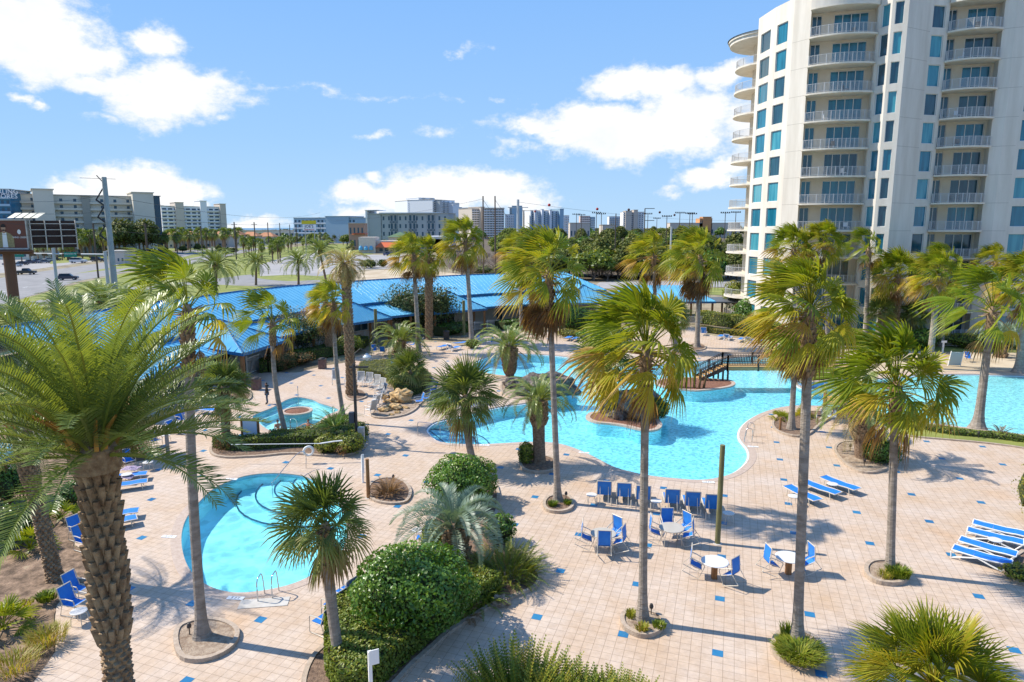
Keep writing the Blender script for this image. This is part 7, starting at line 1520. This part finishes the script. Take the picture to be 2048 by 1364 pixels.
for args in [('tallest pale grey condominium cluster with stepped roofline behind the grey hotel', 817, 868, 401, 880, 900, 18, 9, M_lgrey, 40, [(834,866,396,6,None),(842,846,397,7,M_grey),(858,862,397,7,M_grey)], (.4,.5), M_lgrey, 1.2),
    ('pale grey tower right of the tallest cluster', 866, 910, 399, 860, 900, 18, 7, M_lgrey, 40, [(896,909,406,8,None),(871,875,400,7,M_grey)], (.3,.5), M_grey, 1.0),
    ('blue white condominium with dark vertical slots', 908, 946, 417, 900, 930, 14, 7, M_whitec, 30, [(912,917,415,6,M_bluec),(926,932,416,6,M_bluec),(940,946,416,6,M_bluec)], (.3,.5), M_bluec, .8),
    ('dark striped condominium between the blue white one and the power pole', 944, 968, 417, 820, 830, 13, 5, M_tan_c, 30, [(958,966,414,4,M_tan_c)], (.6,.5), M_whitec, 1.2),
    ('tan condominium with white balcony stripes behind the two thin poles', 968, 1008, 416, 800, 800, 13, 8, M_tan_c, 30, (), (.6,.5), M_whitec, 1.2),
    ('small white tower left of the stepped tan tower', 1010, 1028, 429, 900, 900, 9, 5, M_whitec, 24, (), (.3,.5), M_lgrey, 1),
    ('stepped tan tower with green cap behind the grey steel pole', 1019, 1045, 415, 960, 960, 14, 5, M_tan_c, 26, [(1024,1044,412,2,M_bluec)], (.4,.5), M_bluec, 1),
    ('brown slab tower right of the stepped tan tower', 1046, 1060, 421, 1000, 1000, 12, 3, M_tan_c, 26, (), (.4,.5), M_bshade, 1),
    ('wide blue white condominium with vertical stripes under the first red ball', 1061, 1124, 421, 980, 1000, 12, 12, M_lgrey, 30, [(1066,1070,420,5,M_whitec),(1080,1084,419,5,M_whitec),(1096,1100,420,5,M_whitec),(1116,1124,418,5,M_bluec)], (.35,.6), M_bluec, 1),
    ('short pale tower right of the wide striped condominium', 1125, 1138, 431, 1100, 1100, 8, 4, M_whitec, 24, (), (.3,.5), M_lgrey, 1),
    ('distant pink white tower among the light poles', 1160, 1180, 432, 1300, 1300, 9, 5, mat('pink_white', (.55, .42, .38), .9), 24, (), (.4,.5), M_whitec, 1),
    ('distant blue tower among the light poles', 1181, 1190, 434, 1300, 1300, 9, 3, M_bluec, 24, (), (.4,.5), M_lgrey, 1),
    ('distant pale tower left of the stepped beige twin towers', 1218, 1240, 433, 1200, 1200, 9, 6, M_lgrey, 24, (), (.4,.5), M_grey, 1),
    ('stepped beige and grey condominium under the third ball', 1246, 1287, 424, 1050, 1050, 12, 9, M_whitec, 30, [(1250,1262,422,4,M_tan_c),(1266,1274,420,4,M_tan_c)], (.4,.5), M_lgrey, 1)]:
    condo(args[0], *args[1:12], *args[12:], name='condominium')
ob = condo('orange block building on the horizon left of the cream tower', 1399, 1424, 437, 900, 900, 3, 7, mat('orange_block', (.55, .27, .12), .9), 20, [(1405,1422,434,1,None)], (.4,.5), None, name='orange_building')
for a, b, yt, Y, lab in [(1140,1180,446,700,'low white warehouse roof among the distant light poles'),(1205,1230,450,520,'small white roofed building in the distant trees'),(1340,1480,446,900,'long low grey building on the horizon beside the cream tower')]:
    condo(lab, a, b, yt, Y, Y, 1, 6, M_tan_c, 20, (), (.4,.3), None, name='low_building')
# restaurant
rs = thing('restaurant', 'restaurant with orange hip roof and blue arched awnings behind the parking lot', 'building', fa(716, 372)); L = 24
obj('wall', MB().box(0, 0, -.2, 9, 12, 8.6).box(9.02, 3, -.2, L, 14, 6.6), M_cream, rs)
r = MB(); r.add([(9,-1,3.2), (26,-1,3.2), (23,4,6.6), (12,4,6.6)], [(0,1,2,3)]); r.add([(9,-1,3.2), (12,4,6.6), (9,5,3.2)], [(0,1,2)]); r.add([(26,-1,3.2), (26,5,3.2), (23,4,6.6)], [(0,1,2)]); obj('roof', r, M_orange, rs)
for x in (.8, 3.6, 6.4): m = MB(); m.tube([(x, -.1, 2.6), (x + .01, -1.2, 2.8)], [1.1, 1.0], 10); obj('awning', MB().lathe([(0.02, 2.3), (.6, 2.1), (1.05, 1.3), (1.15, 0)], 14, 0, (x + .3, -.2, 1.7)), M_blue, rs)
for x in (10.5, 13.5, 16.5, 19.5, 22.5): obj('window', MB().box(x, 2.9, .9, x + 1.9, 2.98, 2.6), M_glassF, rs)
condo('low tan and white shop building right of the orange roof', 803, 896, 478, 390, 390, 1, 10, M_tan_c, 26, [(858,885,474,0,M_whitec)], (.5,.3), None, name='low_building')
gr_ = thing('green_roof_house', 'small house with green hip roof behind the restaurant', 'building', fa(776, 430)); obj('wall', MB().box(0, 0, 0, 13, 12, 7.8), M_cream, gr_)
r = MB(); r.add([(-1,-1,7.8), (14,-1,7.8), (14,13,7.8), (-1,13,7.8), (6.5,6,11)], [(0,1,4),(1,2,4),(2,3,4),(3,0,4)]); obj('roof', r, mat('green_roof', (.10, .17, .09), .8), gr_)
condo('cream ground floor arcade building behind the parked cars', -80, 60, 495, 300, 300, 1, 12, M_beige, 14, (), (.5,.5), None, name='low_building')
condo('small brown building between the concrete pole and the trees', 210, 243, 503, 262, 262, 1, 4, M_tan_c, 8, (), (.4,.3), None, name='low_building')
# signs
def ply(cx, cz, r, n=20, sx=1): return [(cx + math.cos(6.2832*i/n)*r*sx, 0, cz + math.sin(6.2832*i/n)*r) for i in range(n)]
js = thing('pole_sign', 'white roadside restaurant sign with yellow header on posts', 'sign', fa(605, 345)); w = 6.6
obj('panel', MB().box(0, 0, zt(461, 345), w, .4, zt(449, 345)), M_white, js); obj('header', MB().box(-.4, -.05, zt(448, 345), w + 0.2, .42, zt(441, 345)), mat('sign_yellow', (.62, .50, .02), .5), js)
for x in (1, 5.6): obj('post', MB().box(x, .1, -.1, x + .3, .35, zt(461, 345)), M_concrete, js)
text('lettering', "JOE'S", 2.0, mat('sign_navy', (.03, .03, .09), .5), js, (w/2, -.06, zt(453, 345)), (math.pi/2, 0, 0), .03); text('lettering', 'CRAB SHACK', .85, mat('sign_red', (.55, .02, .05), .5), js, (w/2, -.06, zt(459.3, 345)), (math.pi/2, 0, 0), .03)
bb = thing('billboard', 'double sided roadside billboard on one thick rusty pole at the left edge', 'billboard', fa(52, 100)); zb, zt_ = zt(496, 100), zt(441, 100)
M_ad = mat('ad_brown', (.15, .05, .03), .6); M_dsteel = mat('dark_steel', (.035, .018, .014), .7)
fr = MB().box(-12.5, -.05, zb, 0, .25, zt_); obj('ad_panel', fr, M_ad, bb); obj('panel_frame', MB().box(-12.6, -.12, zt_, .1, .3, zt_ + .2).box(-12.6, -.12, zb - .2, .1, .3, zb).box(-.02, -.12, zb, .16, .3, zt_), M_concrete, bb)
M_skin = mat('print_skin', (.42, .24, .15), .6); M_hair = mat('print_hair', (.02, .012, .01), .6); M_jack = mat('print_jacket', (.20, .17, .07), .6, (.38, .30, .14), 5); M_shirt = mat('print_shirt', (.75, .74, .70), .6)
hz_ = (zb + zt_)/2; pic = thing('x', 'x', 'x'); bpy.data.objects.remove(pic)
def flat(nm, polys, m, y): 
    b = MB()
    for p in polys: b.add([(q[0], y, q[1]) for q in p], [tuple(range(len(p)))])
    return obj(nm, b, m, bb)
flat('printed_jacket', [[(-4.6, zb + .1), (-1.9, zb + .1), (-1.9, hz_ - .4), (-2.3, hz_ + .05), (-2.95, hz_ + .35), (-3.55, hz_ + .35), (-4.2, hz_ + .05), (-4.6, hz_ - .5)]], M_jack, -.07)
flat('printed_shirt', [[(-3.6, zb + .1), (-2.85, zb + .1), (-2.9, hz_ + .25), (-3.5, hz_ + .25)]], M_shirt, -.085)
flat('printed_face', [[(p[0], p[2]) for p in ply(-3.25, hz_ + .95, .48, 18, .72)], [(-3.42, hz_ + .15), (-3.05, hz_ + .15), (-3.05, hz_ + .65), (-3.42, hz_ + .65)]], M_skin, -.095)
flat('printed_hair', [[(-3.62, hz_ + 1.0), (-2.9, hz_ + 1.0), (-2.95, hz_ + 1.35), (-3.25, hz_ + 1.5), (-3.55, hz_ + 1.35)], [(-3.45, hz_ + .55), (-3.05, hz_ + .55), (-3.1, hz_ + .68), (-3.4, hz_ + .68)]], M_hair, -.105)
flat('printed_emblem', [[(p[0], p[2]) for p in ply(-1.05, hz_ + .35, .34, 18, .75)]], M_shirt, -.07); text('lettering', 'WIND CREEK', .34, M_shirt, bb, (-1.05, -.08, hz_ - .45), (math.pi/2, 0, 0), .01)
text('lettering', 'S', 1.0, M_shirt, bb, (-4.95, -.08, hz_ - .4), (math.pi/2, 0, 0), .01)
bk_ = MB(); M = Matrix.Rotation(rad(38), 4, 'Z'); bk_.box(.35, .1, zb, 6.2, .3, zt_, 0, M); obj('rear_panel', bk_, M_dsteel, bb)
tr = MB()
for z in (zb + .5, hz_ - .3, hz_ + .6, zt_ - .5): tr.box(.3, -.5, z, 6.1, -.38, z + .1, 0, M)
for x in (.4, 2.2, 4.1, 6.0): tr.box(x, -.5, zb - .3, x + .12, .1, zt_ + .1, 0, M)
obj('truss', tr, M_concrete, bb); obj('catwalk', MB().box(-12.5, -1.2, zb - .5, .5, -.1, zb - .38).box(-12.5, -.1, zb - .9, .5, .3, zb - .2), mat('rust_steel', (.14, .07, .045), .8), bb)
for i in range(4): x = -2.4 + i*1.15; obj('light_panel', MB().add([(x, -.3, zt_ + .35), (x + .95, -.3, zt_ + .35), (x + 1.35, .9, zt_ + 1.1), (x + .4, .9, zt_ + 1.1)], [(0,1,2,3)]), mat('pale_panel', (.42, .42, .33), .5), bb)
obj('pole', MB().tube([(-3.6, .8, -.3), (-3.6, .8, zb - .4)], .72, 16), mat('rust_steel', (0,0,0)), bb)
def pole(px, ytop, Y, r0, r1, label, m, name='utility_pole', arms=(), z0=0, group=None):
    X = atY(px, ytop, Y); t = thing(name, label, 'pole', (X.x, Y, z0), 0, group); h = X.z - z0
    obj('pole', MB().tube([(0,0,-.2), (0,0,h)], [r0, r1], 10), m, t)
    for (dz, w, th) in arms: obj('crossarm', MB().box(-w, -.06, h - dz - th, w, .06, h - dz), m, t)
    return t, h
M_cpole = mat('concrete_pole', (.25, .27, .26), .8, (.32, .34, .32), 1.2); M_wpole = mat('wood_pole', (.10, .075, .06), .9); M_spole = mat('steel_pole', (.38, .42, .44), .5); M_black = mat('black_fitting', (.02, .02, .022), .5)
bp_, h = pole(208, 354, 86, .46, .27, 'huge tapered concrete power pole with zigzag insulator arms at left', M_cpole)
ar = MB()
for z in (h - 1.4, h - 3.5, h - 5.7): ar.tube([(-.3, 0, z), (-1.25, 0, z - 1.35)], .09, 6); ar.tube([(-1.25, 0, z - 1.35), (-.35, 0, z - 2.0)], .11, 6)
ar.tube([(-.2, 0, h - .6), (-.9, 0, h + .2)], .06, 5).tube([(-3, 0, h - .1), (1.4, 0, h - .25)], .03, 4)
obj('insulator_arm', ar, M_black, bp_)
for (px, yt, Y, r, lab, arms) in [(186,447,190,.2,'leaning looking wooden pole left of the concrete power pole',[(0,.5,.1)]),(290,447,150,.2,'wooden utility pole standing by the highway curb',[(.3,.8,.1)]),(401,452,330,.25,'thin wooden pole before the white condominium',[(1,2,.2)]),
    (468,444,300,.25,'wooden pole left of the long low beige building',[(1,1.2,.2)]),(508,444,330,.25,'wooden pole at the far highway, with short arm',[(1,1.4,.2)]),(535,445,350,.22,'second far wooden pole along the highway',[]),(559,446,380,.22,'third far wooden pole along the highway',[]),(579,449,420,.22,'fourth far wooden pole along the highway',[]),(592,452,460,.22,'smallest far wooden pole along the highway',[]),
    (966,392,170,.16,'left of the two thin dark poles above the scrub',[]),(990,392,170,.16,'right of the two thin dark poles above the scrub',[]),(1036,399,150,.28,'grey steel pole with curved arms before the stepped tan tower',[(1.6,2.2,.15)]),(1232,427,240,.17,'plain dark pole in the middle of the far wood',[]),(1290,417,230,.17,'dark pole with side arms right of the beige twin towers',[]),
    (1343,453,150,.2,'short pale steel pole rising from the wood',[]),(1075,430,260,.12,'thin lamp pole before the wide striped condominium',[]),(640,440,420,.1,'thin pole right of the red and white sign',[])]:
    t, h = pole(px, yt, Y, r*1.25, r, lab, M_spole if 'steel' in lab or 'lamp' in lab else M_wpole, arms=arms)
    if px in (966, 990): m = MB(); m.tube([(.1,0,h-1), (1.6,0,h-3.2), (3,0,h-5)], .05, 4); obj('bracket', m, M_wpole, t)
    if px == 1290: m = MB().box(0, -.05, h - .1, 3.2, .05, h + .1).box(0, -.05, h - 4, 3.2, .05, h - 3.8); obj('crossarm', m, M_wpole, t)
for (px, yt, Y, lab) in [(1153,429,420,'sports light pole nearest the short pale tower'),(1163,430,430,'second sports light pole from the short pale tower'),(1193,426,380,'sports light pole under the second red ball'),(1203,428,380,'wide armed sports light pole right of the second red ball'),(1296,428,380,'sports light pole right of the beige twin towers'),(1334,433,340,'sports light pole with wide lamp rack over the dark tree'),(1314,437,460,'small low sports light rack on the horizon'),
    (1360,426,360,'paired sports light pole left of the orange building'),(1380,427,350,'sports light pole just left of the orange building'),(1385,428,360,'sports light pole beside another left of the orange building'),(1451,426,350,'sports light pole right of the orange building'),(1472,425,350,'sports light pole against the edge of the cream tower')]:
    t, h = pole(px, yt, Y, .22, .16, lab, M_wpole, 'sports_light_pole'); m = MB(); m.box(-2.4, -.1, h - .15, 2.4, .1, h)
    for i in range(5): m.box(-2.4 + i*1.05, -.3, h, -1.9 + i*1.05, .3, h + .6)
    obj('lamp_rack', m, M_black, t)
for i, (px, py, c) in enumerate([(1098.4,410,0),(1194.5,418,0),(1257.5,419.3,1),(1319.5,424.6,1),(1349,430,1),(1070,423,0)]):
    Y = 175 + i*14; p = atY(px, py, Y); q = thing('marker_ball', ['red marker ball on the power line above the wide striped condominium','red marker ball on the line near the distant light poles','dark marker ball just above the stepped beige condominium','dark marker ball in the clear sky over the dark tree','smallest dark marker ball near the sports lights','faint red marker ball in front of the striped condominium'][i], 'marker ball', p)
    obj('ball', MB().lathe([(0.01,-.38),(.22,-.31),(.36,-.12),(.38,0),(.36,.12),(.22,.31),(0.01,.38)], 14), mat('ball_red', (.35, .02, .02), .5) if c == 0 else mat('ball_dark', (.06, .015, .02), .5), q, True)
def cable(P, Q, sag, label, r=.025):
    P, Q = Vector(P), Vector(Q); pts = [P.lerp(Q, i/16) - Vector((0, 0, sag*4*(i/16)*(1 - i/16))) for i in range(17)]; t = thing('power_cable', label, 'cable', P); obj('wire', MB().tube([p - P for p in pts], r, 4), M_black, t)
for i, (y0, y1) in enumerate([(376,385),(408,396),(430,424),(446,452)]):
    cable(atY(206, y0 + 14, 86), atY(-120, y1, 60), .8, ['topmost','second','third','lowest'][i] + ' power cable running left from the concrete pole', .018); cable(atY(206, y0 + 14, 86), atY(640, 425 + i*9, 300), 2.5, ['topmost','second','third','lowest'][i] + ' power cable running right from the concrete pole', .03)
cable(atY(966, 398, 170), atY(620, 440, 330), 2, 'thin cable across the scrub towards the restaurant sign', .03); cable(atY(1036, 404, 150), atY(1500, 440, 300), 1.5, 'thin cable strung between the red marker balls', .03)
# traffic signals on a mast arm
M_sg = mat('sign_green', (.0, .20, .14), .5); gt_ = thing('signal_gantry', 'grey steel traffic signal span with green street signs over the highway', 'traffic signal', fa(205, 128)); zz = zt(509, 128)
obj('mast', MB().tube([(0,0,-.1), (0,0,zz + .6)], [.35, .28], 10).tube([(-9.6,0,-.1), (-9.6,0,zz + 1.2)], [.3, .25], 10), M_spole, gt_); obj('span_beam', MB().tube([(0,0,zz), (-9.6,0,zz + .1), (-18.5,0,zz + .25)], .16, 8), M_spole, gt_)
for x in (-7.4, -11.2, -13.4, -5.0): obj('signal_head', MB().box(x - .5, -.2, zz - .25, x + .5, .15, zz + .2), mat('signal_brown', (.10, .06, .02), .6), gt_)
for x, w in ((-16.3, 1.3), (-5.9, .0), (-6.3, 1.2)):
    if w: s = obj('street_sign', MB().box(x - w, -.3, zz - .45, x + w, -.22, zz + .45), M_sg, gt_); text('lettering', 'HIGHWAY 98', .36, M_white, s, (x, -.31, zz + .12), (math.pi/2, 0, 0), .01)
# cars
M_tyre = mat('tyre', (.02, .02, .02), .9); M_cglass = mat('car_glass', (.015, .02, .025), .08); M_hub = mat('wheel_rim', (.4, .4, .42), .3, metal=.8)
def car(px, rz, colr, kind, label, group=None, sc=1):
    p = g(*px); t = thing({'pickup': 'pickup_truck', 'suv': 'suv'}.get(kind, 'parked_car'), label, 'car', (p.x, p.y, .0), rz, group); t.scale = (sc,)*3
    cm = mat('paint_%d_%d_%d' % tuple(int(c*255) for c in colr), colr, .25, spec=.6)
    if kind == 'suv': low = [(-2.3,.35),(2.3,.35),(2.35,.75),(2.2,.98),(1.1,1.1),(-2.2,1.1),(-2.35,.8)]; cab = [(-2.15,1.1),(1.1,1.1),(.45,1.7),(-1.9,1.72)]
    elif kind == 'pickup': low = [(-2.7,.45),(2.7,.45),(2.75,.95),(2.6,1.1),(1.3,1.18),(-2.7,1.18)]; cab = [(-.7,1.18),(1.35,1.18),(.75,1.82),(-.6,1.82)]
    else: low = [(-2.2,.3),(2.2,.3),(2.25,.65),(2.1,.8),(1.0,.95),(-1.6,.98),(-2.2,.85)]; cab = [(-1.5,.97),(1.0,.95),(.3,1.4),(-.9,1.42)]
    def ext(pr, w, w2=None):
        w2 = w2 or w; n = len(pr); m = MB(); zmx = max(q[1] for q in pr); zmn = min(q[1] for q in pr)
        for sg in (-1, 1):
            for (x, z) in pr: m.v.append((x, sg*(w + (w2 - w)*(z - zmn)/(zmx - zmn)), z))
        for i in range(n): m.f.append([i, (i+1) % n, n+(i+1) % n, n+i]); m.m.append(0); m.t.append(0.)
        m.f.append(list(range(n))[::-1]); m.f.append([n+i for i in range(n)]); m.m += [0, 0]; m.t += [0., 0.]; return m
    obj('body', ext(low, .9), cm, t); obj('cabin', ext(cab, .84, .66), M_cglass, t); zr = cab[2][1]; obj('roof', MB().box(cab[3][0], -.66, zr, cab[2][0], .66, zr + .05), cm, t)
    L = low[1][0]
    for x in (-L*.64, L*.64):
        for y in (-.88, .88): w_ = obj('wheel', MB().tube([(x, y - .1, .34), (x, y + .1, .34)], .34, 14), M_tyre, t); obj('rim', MB().tube([(x, y + (.105 if y > 0 else -.105), .34), (x, y + (.12 if y > 0 else -.12), .34)], .2, 10), M_hub, w_)
    for y in (-.62, .62): obj('headlight', MB().box(L - .05, y - .16, .62, L + .06, y + .16, .76), mat('lamp_lens', (.7, .7, .68), .2), t); obj('tail_light', MB().box(-L - .06, y - .14, .7, -L + .02, y + .14, .85), mat('tail_red', (.35, .01, .01), .3), t)
car((52,549), rad(5), (.02, .025, .03), 'pickup', 'dark pickup truck driving on the highway at the left edge'); car((137,560), rad(20), (.02, .025, .05), 'suv', 'dark blue suv on the near highway lane above the palm crown')
car((157,526), rad(8), (.6, .6, .6), 'suv', 'white suv turning beside the highway under the street palms', sc=1.25); car((196,523), rad(5), (.03, .03, .035), 'suv', 'black suv behind the gantry mast', sc=1.1)
for i, (x, y, c) in enumerate([(20,531,(.05,.07,.12)),(30,533,(.5,.52,.54)),(44,530,(.03,.04,.06)),(60,527,(.03,.05,.1)),(75,525,(.06,.09,.16)),(88,526,(.1,.14,.2)),(98,522,(.35,.38,.4)),(110,521,(.04,.05,.06))]):
    car((x, y), rad(60), c, 'sedan', ['navy','silver','black','dark blue','blue','slate blue','pale grey','charcoal'][i] + ' car parked before the condominium arcade', 'cars parked before the condominiums')
car((775,511), rad(70), (.03, .06, .14), 'pickup', 'blue pickup truck parked before the orange roofed restaurant'); car((785,505), rad(70), (.04, .05, .08), 'suv', 'dark vehicle behind the blue pickup truck')
car((880,500), rad(20), (.6, .6, .58), 'suv', 'white van half hidden right of the paired fan palm crowns', sc=1.3)
for i, (x, y, c) in enumerate([(1446,519,(.02,.03,.07)),(1462,518,(.03,.03,.03))]): car((x, y), rad(10), c, 'suv', ['navy car parked in the gap left of the round balconies','black car parked closest to the round balconies'][i])
# distant wood, one mass
wm = MB(); rw = random.Random(8)
ells = []
for i in range(560):
    x, y = rw.uniform(430, 2048), rw.uniform(456.5, 468); 
    if x < 820: y = rw.uniform(462, 474)
    p = g(x, y); s = rw.uniform(7, 13)*(p.y/700)**.3; h = rw.uniform(6, 11); ells.append((p.x, p.y, h*.45, s, s*.7, h*.55))
blob(wm, ells, 24000, 1.3, rw, .35, .25, 1.4, .8, .2)
dw = obj('distant_woods', wm, [L_oak, M_twig]); tag(dw, 'far dark green wood along the horizon', 'wood', kind='stuff')
